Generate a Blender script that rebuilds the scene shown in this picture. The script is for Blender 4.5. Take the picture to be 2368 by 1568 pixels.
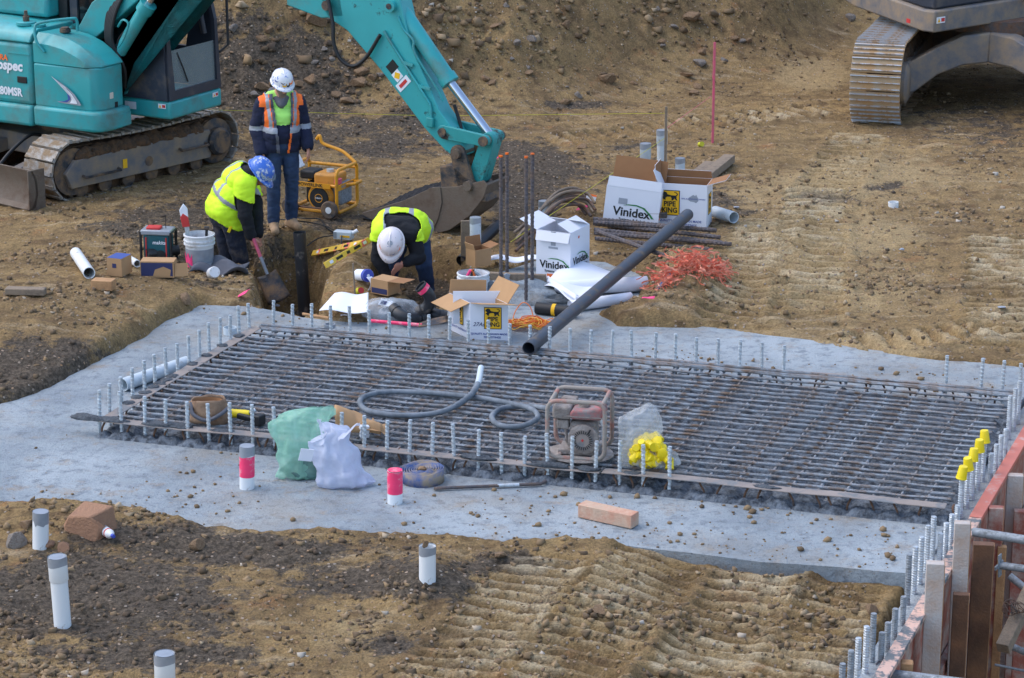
import bpy, bmesh, math, random
import numpy as np
from mathutils import Vector, Matrix, Euler
for o in list(bpy.data.objects): bpy.data.objects.remove(o)
SC = bpy.context.scene
COL = SC.collection
rnd = random.Random(7)
# ------------------------------------------------------------------ camera, sky, sun, exposure
CAM_H = 6.5; TILT = math.atan(1784/6000.0); FOC = 6000.0; PCX = 1183.5; PCY = 784.0
cam = bpy.data.cameras.new('camera'); camo = bpy.data.objects.new('camera', cam); COL.objects.link(camo)
cam.sensor_width = 36.0; cam.lens = 36.0*FOC/2367.0; cam.clip_start = 0.1; cam.clip_end = 2000.0
camo.location = (0, 0, CAM_H); camo.rotation_euler = (math.pi/2-TILT, 0, 0)
SC.camera = camo
SUN_EL = math.radians(55); SUN_AZ = math.radians(282)      # azimuth clockwise from +Y
world = bpy.data.worlds.new('World'); SC.world = world; world.use_nodes = True
wn = world.node_tree.nodes; wl = world.node_tree.links
sky = wn.new('ShaderNodeTexSky'); sky.sky_type = 'NISHITA'; sky.sun_disc = False
sky.sun_elevation = SUN_EL; sky.sun_rotation = SUN_AZ; sky.air_density = 1.0; sky.dust_density = 1.6; sky.ozone_density = 1.0
bg = wn['Background']; bg.inputs['Strength'].default_value = 0.15
wl.new(sky.outputs[0], bg.inputs[0])
sl = bpy.data.lights.new('sun', 'SUN'); sl.energy = 0.65; sl.angle = math.radians(80); sl.color = (1.0, .95, .88)
so = bpy.data.objects.new('sun', sl); COL.objects.link(so)
sd = Vector((math.sin(SUN_AZ)*math.cos(SUN_EL), math.cos(SUN_AZ)*math.cos(SUN_EL), math.sin(SUN_EL)))
so.rotation_euler = sd.to_track_quat('Z', 'Y').to_euler(); so.location = (0, 10, 30)
SC.view_settings.view_transform = 'Standard'; SC.view_settings.look = 'None'
SC.view_settings.exposure = 1.12; SC.view_settings.gamma = 1.0; SC.view_settings.use_curve_mapping = False
SC.render.engine = 'CYCLES'; SC.render.resolution_x = 1024; SC.render.resolution_y = 678

# ------------------------------------------------------------------ surveying: measured points of the site
_c, _s = math.cos(TILT), math.sin(TILT)
def at(x, y, z=0.0):
    dx = (x-PCX)/FOC; dy = (y-PCY)/FOC
    d = (dx, _c-dy*_s, -_s-dy*_c); t = (z-CAM_H)/d[2]
    return Vector((d[0]*t, d[1]*t, z))
def at_y(x, y, Y):
    dx = (x-PCX)/FOC; dy = (y-PCY)/FOC
    d = (dx, _c-dy*_s, -_s-dy*_c); t = Y/d[1]
    return Vector((d[0]*t, Y, CAM_H+d[2]*t))
def np_project(X, Y, Z):
    z = Z-CAM_H; zc = Y*_c-z*_s; yc = Y*_s+z*_c
    return PCX+FOC*X/zc, PCY-FOC*yc/zc

# ------------------------------------------------------------------ helpers
def tag(o, label=None, cat=None, group=None, kind=None):
    if label: o['label'] = label
    if cat: o['category'] = cat
    if group: o['group'] = group
    if kind: o['kind'] = kind
    return o
def thing(name, label, cat, loc=(0, 0, 0), rot=0.0, group=None, scale=1.0):
    o = bpy.data.objects.new(name, None); COL.objects.link(o); o.location = loc
    o.rotation_euler = rot if isinstance(rot, (tuple, list)) else (0, 0, rot)
    o.scale = (scale,)*3; o.empty_display_size = .1
    return tag(o, label, cat, group)
def copy_tree(o, parent=None):
    c = o.copy(); COL.objects.link(c)
    if parent is not None: c.parent = parent
    for ch in list(o.children): copy_tree(ch, c)
    return c
def rotm(R):
    if R is None: return Matrix.Identity(3)
    if isinstance(R, Matrix): return R.to_3x3()
    return Euler(R).to_matrix()
class MB:
    def __init__(s): s.v = []; s.f = []; s.mi = []; s.m = 0
    def add(s, vs, fs):
        o = len(s.v); s.v += [tuple(v) for v in vs]; s.f += [tuple(i+o for i in f) for f in fs]; s.mi += [s.m]*len(fs); return s
    def box(s, c, size, R=None):
        R = rotm(R); c = Vector(c); hx, hy, hz = size[0]/2, size[1]/2, size[2]/2
        vs = [c+R@Vector((x*hx, y*hy, z*hz)) for z in (-1, 1) for y in (-1, 1) for x in (-1, 1)]
        return s.add(vs, [(0, 2, 3, 1), (4, 5, 7, 6), (0, 1, 5, 4), (2, 6, 7, 3), (0, 4, 6, 2), (1, 3, 7, 5)])
    def beam(s, a, b, w, h, up=(0, 0, 1)):
        a = Vector(a); b = Vector(b); x = (b-a).normalized(); u = Vector(up)
        y = u.cross(x)
        if y.length < 1e-4: y = Vector((0, 1, 0)).cross(x)
        y.normalize(); z = x.cross(y)
        R = Matrix((x, y, z)).transposed()
        return s.box((a+b)/2, ((b-a).length, w, h), R)
    def tube(s, pts, r, n=8, cap=True, closed=False):
        pts = [Vector(p) for p in pts]; N = len(pts)
        rs = r if isinstance(r, (list, tuple)) else [r]*N
        vs = []; fs = []; nrm = None
        for i, p in enumerate(pts):
            if closed: t = pts[(i+1) % N]-pts[i-1]
            else: t = pts[min(i+1, N-1)]-pts[max(i-1, 0)]
            if t.length < 1e-9: t = Vector((0, 0, 1))
            t.normalize()
            if nrm is None:
                nrm = t.orthogonal().normalized()
            else:
                nrm = (nrm-t*nrm.dot(t))
                if nrm.length < 1e-6: nrm = t.orthogonal()
                nrm.normalize()
            bn = t.cross(nrm)
            for k in range(n):
                a = 2*math.pi*k/n
                vs.append(p+nrm*(math.cos(a)*rs[i])+bn*(math.sin(a)*rs[i]))
        M_ = N if closed else N-1
        for i in range(M_):
            j = (i+1) % N
            for k in range(n):
                l = (k+1) % n
                fs.append((i*n+k, i*n+l, j*n+l, j*n+k))
        if cap and not closed:
            fs.append(tuple(range(n-1, -1, -1))); fs.append(tuple((N-1)*n+k for k in range(n)))
        return s.add(vs, fs)
    def lathe(s, prof, c=(0, 0, 0), R=None, n=24, sq=(1, 1)):
        R = rotm(R); c = Vector(c); vs = []; fs = []
        for (r, z) in prof:
            for k in range(n):
                a = 2*math.pi*k/n; vs.append(c+R@Vector((r*math.cos(a)*sq[0], r*math.sin(a)*sq[1], z)))
        for i in range(len(prof)-1):
            for k in range(n):
                l = (k+1) % n; fs.append((i*n+k, i*n+l, (i+1)*n+l, (i+1)*n+k))
        if prof[0][0] > 1e-6: fs.append(tuple(range(n-1, -1, -1)))
        if prof[-1][0] > 1e-6: fs.append(tuple((len(prof)-1)*n+k for k in range(n)))
        return s.add(vs, fs)
    def ring(s, ro, ri, z0, z1, c=(0, 0, 0), R=None, n=24):       # open pipe: outer and inner wall
        return s.lathe_open([(ri, z0), (ro, z0), (ro, z1), (ri, z1), (ri, z0)], c, R, n)
    def lathe_open(s, prof, c=(0, 0, 0), R=None, n=24):
        R = rotm(R); c = Vector(c); vs = []; fs = []
        for (r, z) in prof:
            for k in range(n):
                a = 2*math.pi*k/n; vs.append(c+R@Vector((r*math.cos(a), r*math.sin(a), z)))
        for i in range(len(prof)-1):
            for k in range(n):
                l = (k+1) % n; fs.append((i*n+k, i*n+l, (i+1)*n+l, (i+1)*n+k))
        return s.add(vs, fs)
    def prism(s, poly, y0, y1, R=None, c=(0, 0, 0)):              # poly in local xz, extruded along y
        R = rotm(R); c = Vector(c); n = len(poly)
        vs = [c+R@Vector((p[0], y0, p[1])) for p in poly]+[c+R@Vector((p[0], y1, p[1])) for p in poly]
        ar = sum(poly[i][0]*poly[(i+1) % n][1]-poly[(i+1) % n][0]*poly[i][1] for i in range(n))
        f0 = tuple(range(n)); f1 = tuple(range(2*n-1, n-1, -1))
        fs = [f0, f1]+[(i, i+n, (i+1) % n+n, (i+1) % n) for i in range(n)]
        if (ar > 0) != (y1 > y0): fs = [tuple(reversed(f)) for f in fs]
        return s.add(vs, fs)
    def ball(s, c, r, n=12, m=8, R=None):
        R = rotm(R); c = Vector(c); rx, ry, rz = r if isinstance(r, (tuple, list)) else (r, r, r)
        vs = [c+R@Vector((0, 0, -rz))]; fs = []
        for i in range(1, m):
            p = -math.pi/2+math.pi*i/m
            for k in range(n):
                a = 2*math.pi*k/n; vs.append(c+R@Vector((rx*math.cos(p)*math.cos(a), ry*math.cos(p)*math.sin(a), rz*math.sin(p))))
        vs.append(c+R@Vector((0, 0, rz))); L = len(vs)-1
        for k in range(n): fs.append((0, 1+(k+1) % n, 1+k)); fs.append((L, 1+(m-2)*n+k, 1+(m-2)*n+(k+1) % n))
        for i in range(m-2):
            for k in range(n):
                a = 1+i*n+k; b = 1+i*n+(k+1) % n; fs.append((a, b, b+n, a+n))
        return s.add(vs, fs)
    def grid(s, fn, nu, nv, cu=False):
        vs = [fn(i/nu, j/nv) for j in range(nv+1) for i in range(nu+(0 if cu else 1))]
        w = nu if cu else nu+1; fs = []
        for j in range(nv):
            for i in range(nu):
                a = j*w+i; b = j*w+(i+1) % w if cu else a+1
                fs.append((a, b, b+w, a+w))
        return s.add(vs, fs)
    def mesh(s, name, mats, smooth=None):
        me = bpy.data.meshes.new(name); me.from_pydata(s.v, [], s.f)
        for m in (mats if isinstance(mats, (list, tuple)) else [mats]): me.materials.append(m)
        if max(s.mi or [0]) > 0: me.polygons.foreach_set('material_index', s.mi)
        if smooth is not None:
            me.polygons.foreach_set('use_smooth', [True]*len(me.polygons)); me.set_sharp_from_angle(angle=math.radians(smooth))
        me.update(); return me
    def build(s, name, mats, parent=None, smooth=None, bevel=0, sub=0, solid=0, loc=None, rot=None, seg=2):
        me = s.mesh(name, mats, smooth if smooth is not None else (40 if bevel else None))
        o = bpy.data.objects.new(name, me); COL.objects.link(o)
        if parent is not None: o.parent = parent
        if loc is not None: o.location = loc
        if rot is not None: o.rotation_euler = rot
        if solid: m = o.modifiers.new('solid', 'SOLIDIFY'); m.thickness = solid; m.offset = 0
        if sub: m = o.modifiers.new('sub', 'SUBSURF'); m.levels = sub; m.render_levels = sub
        if bevel:
            m = o.modifiers.new('bevel', 'BEVEL'); m.width = bevel; m.segments = seg; m.limit_method = 'ANGLE'; m.angle_limit = math.radians(35)
        return o
def inst(me, name, parent=None, loc=(0, 0, 0), rot=(0, 0, 0), scale=(1, 1, 1)):
    o = bpy.data.objects.new(name, me); COL.objects.link(o)
    if parent is not None: o.parent = parent
    o.location = loc; o.rotation_euler = rot; o.scale = scale
    return o
def text(word, size, mat, parent, loc, rot, bold=0.0, sx=1.0, align='CENTER', name='lettering', shear=0.0, sp=1.0):
    cu = bpy.data.curves.new('t', 'FONT'); cu.body = word; cu.size = size; cu.align_x = align; cu.align_y = 'CENTER'
    cu.offset = bold; cu.extrude = 0.0; cu.shear = shear; cu.space_character = sp; cu.resolution_u = 3
    tmp = bpy.data.objects.new('t', cu); COL.objects.link(tmp)
    me = bpy.data.meshes.new_from_object(tmp); bpy.data.objects.remove(tmp); bpy.data.curves.remove(cu)
    me.materials.clear(); me.materials.append(mat)
    o = inst(me, name, parent, loc, rot, (sx, 1, 1)); return o
def flat(pts, mat, parent, name, loc=(0, 0, 0), rot=(0, 0, 0)):    # thin printed patch, local xy
    me = bpy.data.meshes.new(name); me.from_pydata([(p[0], p[1], 0) for p in pts], [], [tuple(range(len(pts)))])
    me.materials.append(mat); return inst(me, name, parent, loc, rot)
def catmull(pts, k=6, closed=False):
    P = [Vector(p) for p in pts]; out = []; N = len(P)
    for i in range(N if closed else N-1):
        p0 = P[(i-1) % N] if (closed or i > 0) else P[0]*2-P[1]; p1 = P[i]; p2 = P[(i+1) % N]
        p3 = P[(i+2) % N] if (closed or i < N-2) else P[-1]*2-P[-2]
        for j in range(k):
            t = j/k; out.append(.5*((2*p1)+(p2-p0)*t+(2*p0-5*p1+4*p2-p3)*t*t+(3*p1-p0-3*p2+p3)*t**3))
    if not closed: out.append(P[-1])
    return out
# ---- numpy noise
def _hash(ix, iy, seed):
    h = (ix*374761393+iy*668265263+seed*974711) & 0x7fffffff
    h = ((h ^ (h >> 13))*1274126177) & 0x7fffffff
    return ((h ^ (h >> 16)) & 0xffff)/65535.0
def vnoise(x, y, seed=0):
    x = np.asarray(x, float); y = np.asarray(y, float)
    ix = np.floor(x).astype(np.int64); iy = np.floor(y).astype(np.int64); fx = x-ix; fy = y-iy
    fx = fx*fx*(3-2*fx); fy = fy*fy*(3-2*fy)
    a = _hash(ix, iy, seed); b = _hash(ix+1, iy, seed); c = _hash(ix, iy+1, seed); d = _hash(ix+1, iy+1, seed)
    return (a*(1-fx)+b*fx)*(1-fy)+(c*(1-fx)+d*fx)*fy
def fbm(x, y, f, octv=4, seed=0, gain=.5):
    t = 0; a = 1; n = 0
    for i in range(octv):
        t = t+a*(vnoise(np.asarray(x)*f+i*17.3, np.asarray(y)*f-i*9.1, seed+i)-.5); n += a; a *= gain; f *= 2.03
    return t/n*2
def sstep(a, b, x):
    t = np.clip((x-a)/(b-a), 0, 1); return t*t*(3-2*t)
# ---- materials
def lin(c):
    return tuple(((v/255.0)/12.92 if v/255.0 <= .04045 else ((v/255.0+.055)/1.055)**2.4) for v in c[:3])+(1.0,)
def M(name, col, rough=.6, metal=0.0, var=.12, vs=6.0, dirt=None, da=.4, ds=5.0, dsoft=.12, bump=0.0, bs=60.0, trans=0.0, alpha=1.0, spec=.5, coat=0.0, sss=0.0):
    m = bpy.data.materials.new(name); m.use_nodes = True; nt = m.node_tree; N = nt.nodes; L = nt.links
    b = N['Principled BSDF']; b.inputs['Roughness'].default_value = rough; b.inputs['Metallic'].default_value = metal
    b.inputs['Specular IOR Level'].default_value = spec
    if coat: b.inputs['Coat Weight'].default_value = coat; b.inputs['Coat Roughness'].default_value = .2
    if trans: b.inputs['Transmission Weight'].default_value = trans
    if alpha < 1: b.inputs['Alpha'].default_value = alpha
    tc = N.new('ShaderNodeTexCoord'); c = lin(col)
    n1 = N.new('ShaderNodeTexNoise'); n1.inputs['Scale'].default_value = vs; n1.inputs['Detail'].default_value = 5
    L.new(tc.outputs['Object'], n1.inputs['Vector'])
    mx = N.new('ShaderNodeMix'); mx.data_type = 'RGBA'
    mx.inputs[6].default_value = tuple(v*(1-var) for v in c[:3])+(1,); mx.inputs[7].default_value = tuple(min(1, v*(1+var)) for v in c[:3])+(1,)
    rp = N.new('ShaderNodeMapRange'); rp.inputs[1].default_value = .3; rp.inputs[2].default_value = .7
    L.new(n1.outputs['Fac'], rp.inputs[0]); L.new(rp.outputs[0], mx.inputs[0]); out = mx.outputs[2]
    if dirt is not None:
        n2 = N.new('ShaderNodeTexNoise'); n2.inputs['Scale'].default_value = ds; n2.inputs['Detail'].default_value = 8; n2.inputs['Roughness'].default_value = .68
        L.new(tc.outputs['Object'], n2.inputs['Vector'])
        r2 = N.new('ShaderNodeMapRange'); th = .5+(.5-da)*.45
        r2.inputs[1].default_value = th-dsoft/2; r2.inputs[2].default_value = th+dsoft/2; L.new(n2.outputs['Fac'], r2.inputs[0])
        m2 = N.new('ShaderNodeMix'); m2.data_type = 'RGBA'; m2.inputs[7].default_value = lin(dirt)
        L.new(r2.outputs[0], m2.inputs[0]); L.new(out, m2.inputs[6]); out = m2.outputs[2]
        rr = N.new('ShaderNodeMapRange'); rr.inputs[3].default_value = rough; rr.inputs[4].default_value = .9
        L.new(r2.outputs[0], rr.inputs[0]); L.new(rr.outputs[0], b.inputs['Roughness'])
        if metal:
            rm = N.new('ShaderNodeMapRange'); rm.inputs[3].default_value = metal; rm.inputs[4].default_value = 0
            L.new(r2.outputs[0], rm.inputs[0]); L.new(rm.outputs[0], b.inputs['Metallic'])
    L.new(out, b.inputs['Base Color'])
    if bump:
        n3 = N.new('ShaderNodeTexNoise'); n3.inputs['Scale'].default_value = bs; n3.inputs['Detail'].default_value = 4
        L.new(tc.outputs['Object'], n3.inputs['Vector'])
        bp = N.new('ShaderNodeBump'); bp.inputs['Strength'].default_value = bump; bp.inputs['Distance'].default_value = .02
        L.new(n3.outputs['Fac'], bp.inputs['Height']); L.new(bp.outputs[0], b.inputs['Normal'])
    return m
MUD = (128, 102, 76)
K = dict(
 teal=M('teal paint', (50, 160, 163), .38, 0, .08, 2, (96, 118, 110), .24, 3.0, .3, coat=.15),
 teal_arm=M('greasy teal paint', (50, 160, 163), .4, 0, .08, 3, (40, 62, 60), .16, 6.0, .1, coat=.1),
 teal_dirty=M('worn teal paint', (44, 148, 148), .45, 0, .12, 5, (60, 54, 48), .34, 5, .12, bump=.15),
 dark_cab=M('charcoal cab paint', (50, 56, 68), .45, 0, .1, 3, (110, 98, 84), .14, 3, .25),
 black=M('black rubber', (24, 25, 28), .55, 0, .2, 8),
 dark_steel=M('dark steel', (62, 66, 72), .55, .4, .2, 6, MUD, .5, 6, .2, bump=.3),
 track_steel=M('worn track steel', (158, 156, 152), .5, .35, .15, 5, (136, 114, 88), .55, 7, .2, bump=.5, bs=40),
 rust_mud=M('packed mud', (104, 76, 52), .95, 0, .35, 9, (70, 56, 44), .5, 14, .2, bump=1.0, bs=35),
 frame_paint=M('track frame paint', (96, 102, 112), .6, .1, .12, 4, (146, 128, 106), .58, 4, .3, bump=.2),
 bucket_steel=M('bucket steel', (120, 108, 96), .6, .3, .2, 5, (92, 74, 60), .45, 5, .3, bump=.3),
 chrome=M('polished rod', (205, 210, 218), .18, .95, .02),
 galv=M('galvanised steel', (200, 208, 214), .36, .6, .1, 30, (150, 150, 146), .3, 25, .3),
 galv_dirty=M('splashed galvanised steel', (172, 180, 188), .5, .55, .2, 30, (112, 116, 118), .55, 30, .3),
 rebar=M('mortar splashed rebar', (120, 98, 80), .8, .1, .25, 9, (146, 154, 162), .56, 7, .2, bump=.8, bs=90),
 rebar_rust=M('rusty rebar', (112, 82, 62), .8, .1, .3, 14, (84, 78, 76), .45, 12, .2, bump=.6, bs=90),
 rebar_dark=M('dark rebar', (92, 88, 92), .62, .3, .2, 12, (112, 92, 76), .35, 10, .25, bump=.5, bs=80),
 strip=M('flat steel strip', (150, 138, 130), .7, .1, .14, 4, (120, 122, 124), .42, 6, .12, bump=.2),
 mortar=M('wet mortar', (92, 98, 104), .9, 0, .25, 18, (70, 74, 80), .5, 30, .2, bump=1.0, bs=60),
 pvc=M('white pvc', (228, 231, 232), .4, 0, .03, 3, (150, 128, 104), .16, 9, .1),
 pvc_grey=M('grey pvc', (196, 206, 212), .4, 0, .04, 3, (140, 124, 104), .2, 8, .12),
 tape=M('grey duct tape', (152, 158, 166), .4, .2, .12, 14),
 pink=M('pink spray paint', (250, 60, 110), .6, 0, .1, 12, (206, 200, 198), .22, 14, .2),
 blackpipe=M('black poly pipe', (38, 40, 44), .42, 0, .15, 5, (120, 110, 100), .24, 6, .12),
 greypipe=M('charcoal pipe', (62, 67, 76), .42, 0, .08, 4, (120, 108, 94), .2, 7, .15),
 card=M('brown cardboard', (178, 140, 100), .85, 0, .06, 8),
 card_in=M('cardboard inside', (150, 108, 72), .9, 0, .05, 8),
 boxwhite=M('white printed card', (222, 224, 232), .6, 0, .03, 4),
 print_navy=M('navy print', (44, 50, 92), .7, 0, .03),
 print_blue=M('blue print', (60, 82, 150), .7, 0, .05),
 print_black=M('black print', (26, 30, 28), .7, 0, .03),
 print_green=M('green print', (40, 120, 60), .7, 0, .05),
 print_yellow=M('yellow print', (240, 184, 22), .65, 0, .03),
 print_orange=M('orange sticker', (246, 120, 50), .65, 0, .05),
 print_grey=M('grey print', (150, 156, 166), .6, 0, .05),
 print_white=M('white print', (226, 230, 236), .5, 0, .03),
 red=M('red print', (196, 54, 52), .6, 0, .1),
 paper=M('white paper', (232, 235, 244), .7, 0, .02, 3),
 timber=M('grey timber', (150, 132, 112), .85, 0, .2, 10, (104, 92, 80), .4, 10, .3, bump=.4),
 timber_new=M('fresh timber', (190, 146, 102), .8, 0, .14, 8, (140, 104, 72), .35, 8, .3, bump=.3),
 ply_red=M('red form ply', (156, 88, 72), .6, 0, .18, 5, (176, 160, 148), .44, 6, .2, bump=.2),
 ply_dirty=M('washed out form ply', (186, 164, 148), .75, 0, .16, 5, (186, 182, 178), .5, 6, .25, bump=.3),
 ply_brown=M('brown form ply', (120, 82, 56), .55, 0, .3, 4, (74, 56, 46), .45, 3, .3, bump=.2),
 plate_red=M('red painted plate', (200, 116, 98), .55, 0, .12, 4, (190, 176, 168), .25, 8, .15),
 plate_mud=M('cement spattered plate', (214, 176, 158), .7, 0, .12, 5, (112, 116, 118), .46, 10, .08, bump=.4),
 yellow_frame=M('yellow powder coat', (222, 152, 34), .4, 0, .08, 6, (150, 110, 60), .2, 9, .2),
 yellow_cap=M('yellow plastic', (240, 212, 20), .4, 0, .05, 12),
 red_frame=M('red frame caked in cement', (178, 108, 92), .6, 0, .15, 6, (150, 142, 134), .72, 9, .2, bump=.3),
 engine_grey=M('cement caked engine', (158, 150, 144), .85, 0, .2, 14, (126, 116, 110), .45, 20, .3, bump=.6),
 engine_red=M('faded red tank', (176, 100, 98), .6, 0, .18, 8, (128, 126, 126), .5, 14, .25),
 hose=M('cement dusted hose', (124, 132, 140), .7, 0, .15, 6, (84, 92, 100), .42, 8, .3),
 blue_hose=M('blue lay-flat hose', (72, 98, 150), .65, 0, .15, 8, (156, 142, 124), .52, 9, .2),
 leather=M('brown leather', (164, 134, 108), .8, 0, .2, 6, (96, 70, 52), .4, 6, .3, bump=.3),
 orange_net=M('orange netting', (228, 110, 84), .6, 0, .2, 8, (222, 176, 150), .36, 9, .3),
 orange_cord=M('orange cable', (226, 118, 40), .5, 0, .1, 8),
 yellow_cord=M('yellow cable', (232, 176, 60), .5, 0, .1, 8),
 bucket_white=M('white plastic', (216, 218, 220), .4, 0, .05, 4, (160, 150, 140), .25, 8, .2),
 tool_teal=M('teal tool plastic', (22, 88, 98), .5, 0, .12, 6, (90, 80, 70), .2, 8, .2),
 level_yellow=M('yellow level', (230, 190, 70), .45, 0, .12, 7, (236, 96, 110), .34, 5, .1),
 cloth_grey=M('grey cloth', (96, 98, 106), .95, 0, .12, 8, bump=.3, bs=120),
 blue_plastic=M('blue plastic', (50, 70, 170), .4, 0, .08, 6),
 navy=M('navy fleece', (26, 32, 58), .95, 0, .18, 9, bump=.35, bs=30),
 blackcloth=M('black fleece', (24, 26, 32), .95, 0, .2, 9, bump=.35, bs=30),
 jeans=M('blue denim', (44, 62, 92), .9, 0, .22, 7, bump=.5, bs=22),
 workpants=M('navy work trousers', (32, 38, 54), .9, 0, .2, 7, (104, 92, 80), .16, 6, .3, bump=.5, bs=22),
 hivis=M('hi-vis yellow', (208, 250, 40), .75, 0, .05, 6, bump=.25, bs=18),
 hivis_green=M('lime panel', (180, 246, 120), .8, 0, .05, 6, bump=.2, bs=18),
 hivis_orange=M('hi-vis orange', (255, 116, 40), .75, 0, .05, 6, bump=.25, bs=18),
 reflect=M('reflective tape', (150, 154, 164), .5, .1, .06, 8),
 plaid=M('plaid lining', (92, 92, 104), .95, 0, .5, 16),
 skin=M('skin', (196, 138, 116), .55, 0, .08, 12),
 beard=M('greying beard', (128, 112, 102), .9, 0, .2, 60),
 hair=M('dark hair', (44, 38, 34), .8, 0, .2, 40),
 boot=M('tan boots', (176, 146, 116), .85, 0, .15, 8, (140, 112, 84), .4, 8, .3),
 helmet_white=M('white helmet', (226, 226, 230), .35, 0, .03, 4, (70, 110, 190), .30, 22, .06, coat=.2),
 helmet_clean=M('off-white helmet', (226, 218, 220), .4, 0, .04, 4, (170, 150, 140), .18, 16, .1, coat=.2),
 helmet_blue=M('blue helmet', (58, 108, 200), .35, 0, .06, 4, (206, 214, 224), .34, 24, .08, coat=.2),
 white_glass=M('glass', (200, 214, 214), .05, 0, .02, 2, trans=.0, alpha=.2),
 dark_glass=M('dark glass', (22, 28, 32), .08, 0, .1, 2),
 brickstone=M('red brown stone', (164, 124, 96), .9, 0, .14, 9, (140, 104, 82), .4, 9, .3, bump=.5),
 rock=M('sandstone', (158, 132, 102), .95, 0, .2, 8, (118, 88, 62), .45, 7, .3, bump=.7),
 rock_grey=M('grey rock', (150, 144, 138), .95, 0, .2, 8, (118, 100, 82), .42, 7, .3, bump=.7),
 lamp=M('lamp lens', (220, 210, 196), .2, 0, .05),
 amber=M('amber lens', (240, 110, 20), .3, 0, .05),
 string_yellow=M('yellow string', (196, 190, 50), .8, 0, .1),
 pink_plastic=M('pink ribbon', (250, 70, 130), .6, 0, .1),
 pink_stake=M('pink painted stake', (214, 96, 120), .7, 0, .15, 6, (160, 110, 100), .3, 12, .2),
 gravel_black=M('black gravel', (52, 52, 56), .95, 0, .4, 40, (30, 30, 34), .5, 60, .2, bump=1.0, bs=90),
)
def film(name, col, alpha, rough=.35, bump=.4, bs=14):
    m = bpy.data.materials.new(name); m.use_nodes = True; nt = m.node_tree; N = nt.nodes; L = nt.links
    b = N['Principled BSDF']; b.inputs['Base Color'].default_value = lin(col); b.inputs['Roughness'].default_value = rough
    tr = N.new('ShaderNodeBsdfTransparent'); tl = N.new('ShaderNodeBsdfTranslucent'); tl.inputs['Color'].default_value = lin(col)
    mx = N.new('ShaderNodeMixShader'); mx.inputs[0].default_value = .35
    L.new(b.outputs[0], mx.inputs[1]); L.new(tl.outputs[0], mx.inputs[2])
    tc = N.new('ShaderNodeTexCoord'); n = N.new('ShaderNodeTexNoise'); n.inputs['Scale'].default_value = bs; n.inputs['Detail'].default_value = 5
    L.new(tc.outputs['Object'], n.inputs['Vector'])
    rp = N.new('ShaderNodeMapRange'); rp.inputs[1].default_value = .3; rp.inputs[2].default_value = .7; rp.inputs[3].default_value = max(0, alpha-.15); rp.inputs[4].default_value = min(1, alpha+.15)
    L.new(n.outputs['Fac'], rp.inputs[0])
    m2 = N.new('ShaderNodeMixShader'); L.new(rp.outputs[0], m2.inputs[0]); L.new(tr.outputs[0], m2.inputs[1]); L.new(mx.outputs[0], m2.inputs[2])
    bp = N.new('ShaderNodeBump'); bp.inputs['Strength'].default_value = bump; bp.inputs['Distance'].default_value = .02
    L.new(n.outputs['Fac'], bp.inputs['Height']); L.new(bp.outputs[0], b.inputs['Normal'])
    L.new(m2.outputs[0], N['Material Output'].inputs['Surface']); return m
K['film_green'] = film('green plastic film', (170, 226, 202), .55, .22, .8, 9)
K['wet'] = M('wet rubbish', (84, 120, 112), .7, 0, .3, 12)
K['film_white'] = film('white plastic film', (212, 218, 236), .9, .3, .9, 8)
K['film_clear'] = film('clear plastic film', (214, 220, 226), .34, .25)
# ------------------------------------------------------------------ the ground
def gpoly(pts, z=0.0): return [at(x, y, z).xy for x, y in pts]
SLAB_D = [(-320, 1010), (0, 938), (130, 874), (300, 784), (452, 702), (590, 708), (700, 734), (800, 744), (900, 748), (1010, 724), (1080, 690), (1105, 650), (1240, 600), (1400, 604), (1500, 640), (1480, 690), (1405, 726), (1440, 750), (1630, 754), (1850, 785), (2100, 822), (2420, 852)]
SLAB_F = [(2118, 1344), (1760, 1299), (1395, 1255), (1200, 1262), (980, 1252), (640, 1246), (500, 1232), (330, 1200), (0, 1176), (-320, 1150)]
WALL0 = at(2036, 1543, 0).xy; WALL1 = at(2367, 992, 0).xy
WD = (WALL1-WALL0).normalized(); WN = Vector((WD.y, -WD.x))           # WN points away from the slab
def wall_pt(t, off=0.0): return WALL0+WD*t+WN*off
wall_end = wall_pt(7.2, -.125)
SLAB_XY = gpoly(SLAB_D)+[wall_end, wall_pt(1.62, -.125)]+gpoly(SLAB_F[1:])
def poly_sd(X, Y, poly):
    d = np.full(X.shape, 1e9); ins = np.zeros(X.shape, bool); n = len(poly)
    for i in range(n):
        ax, ay = poly[i]; bx, by = poly[(i+1) % n]; ex, ey = bx-ax, by-ay
        t = np.clip(((X-ax)*ex+(Y-ay)*ey)/(ex*ex+ey*ey), 0, 1)
        d = np.minimum(d, np.hypot(X-ax-t*ex, Y-ay-t*ey))
        if abs(by-ay) > 1e-9:
            c = (ay > Y) != (by > Y); xi = ax+(Y-ay)/(by-ay)*ex; ins ^= (c & (X < xi))
    return np.where(ins, -d, d)
PIT_A = gpoly([(588, 600), (640, 560), (720, 552), (760, 580), (752, 640), (742, 726), (610, 722), (600, 660)])
PIT_C = gpoly([(474, 572), (500, 552), (590, 545), (612, 580), (606, 604), (560, 612), (478, 608)])
PIT_B = gpoly([(862, 645), (880, 590), (960, 570), (1060, 590), (1090, 612), (1080, 650), (1045, 690), (1000, 722), (965, 722), (944, 704), (936, 668), (895, 655)])
def blob(qx, qy, cx, cy, rx, ry, p=1.0):
    return np.exp(-(((qx-cx)/rx)**2+((qy-cy)/ry)**2)*p)
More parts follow.
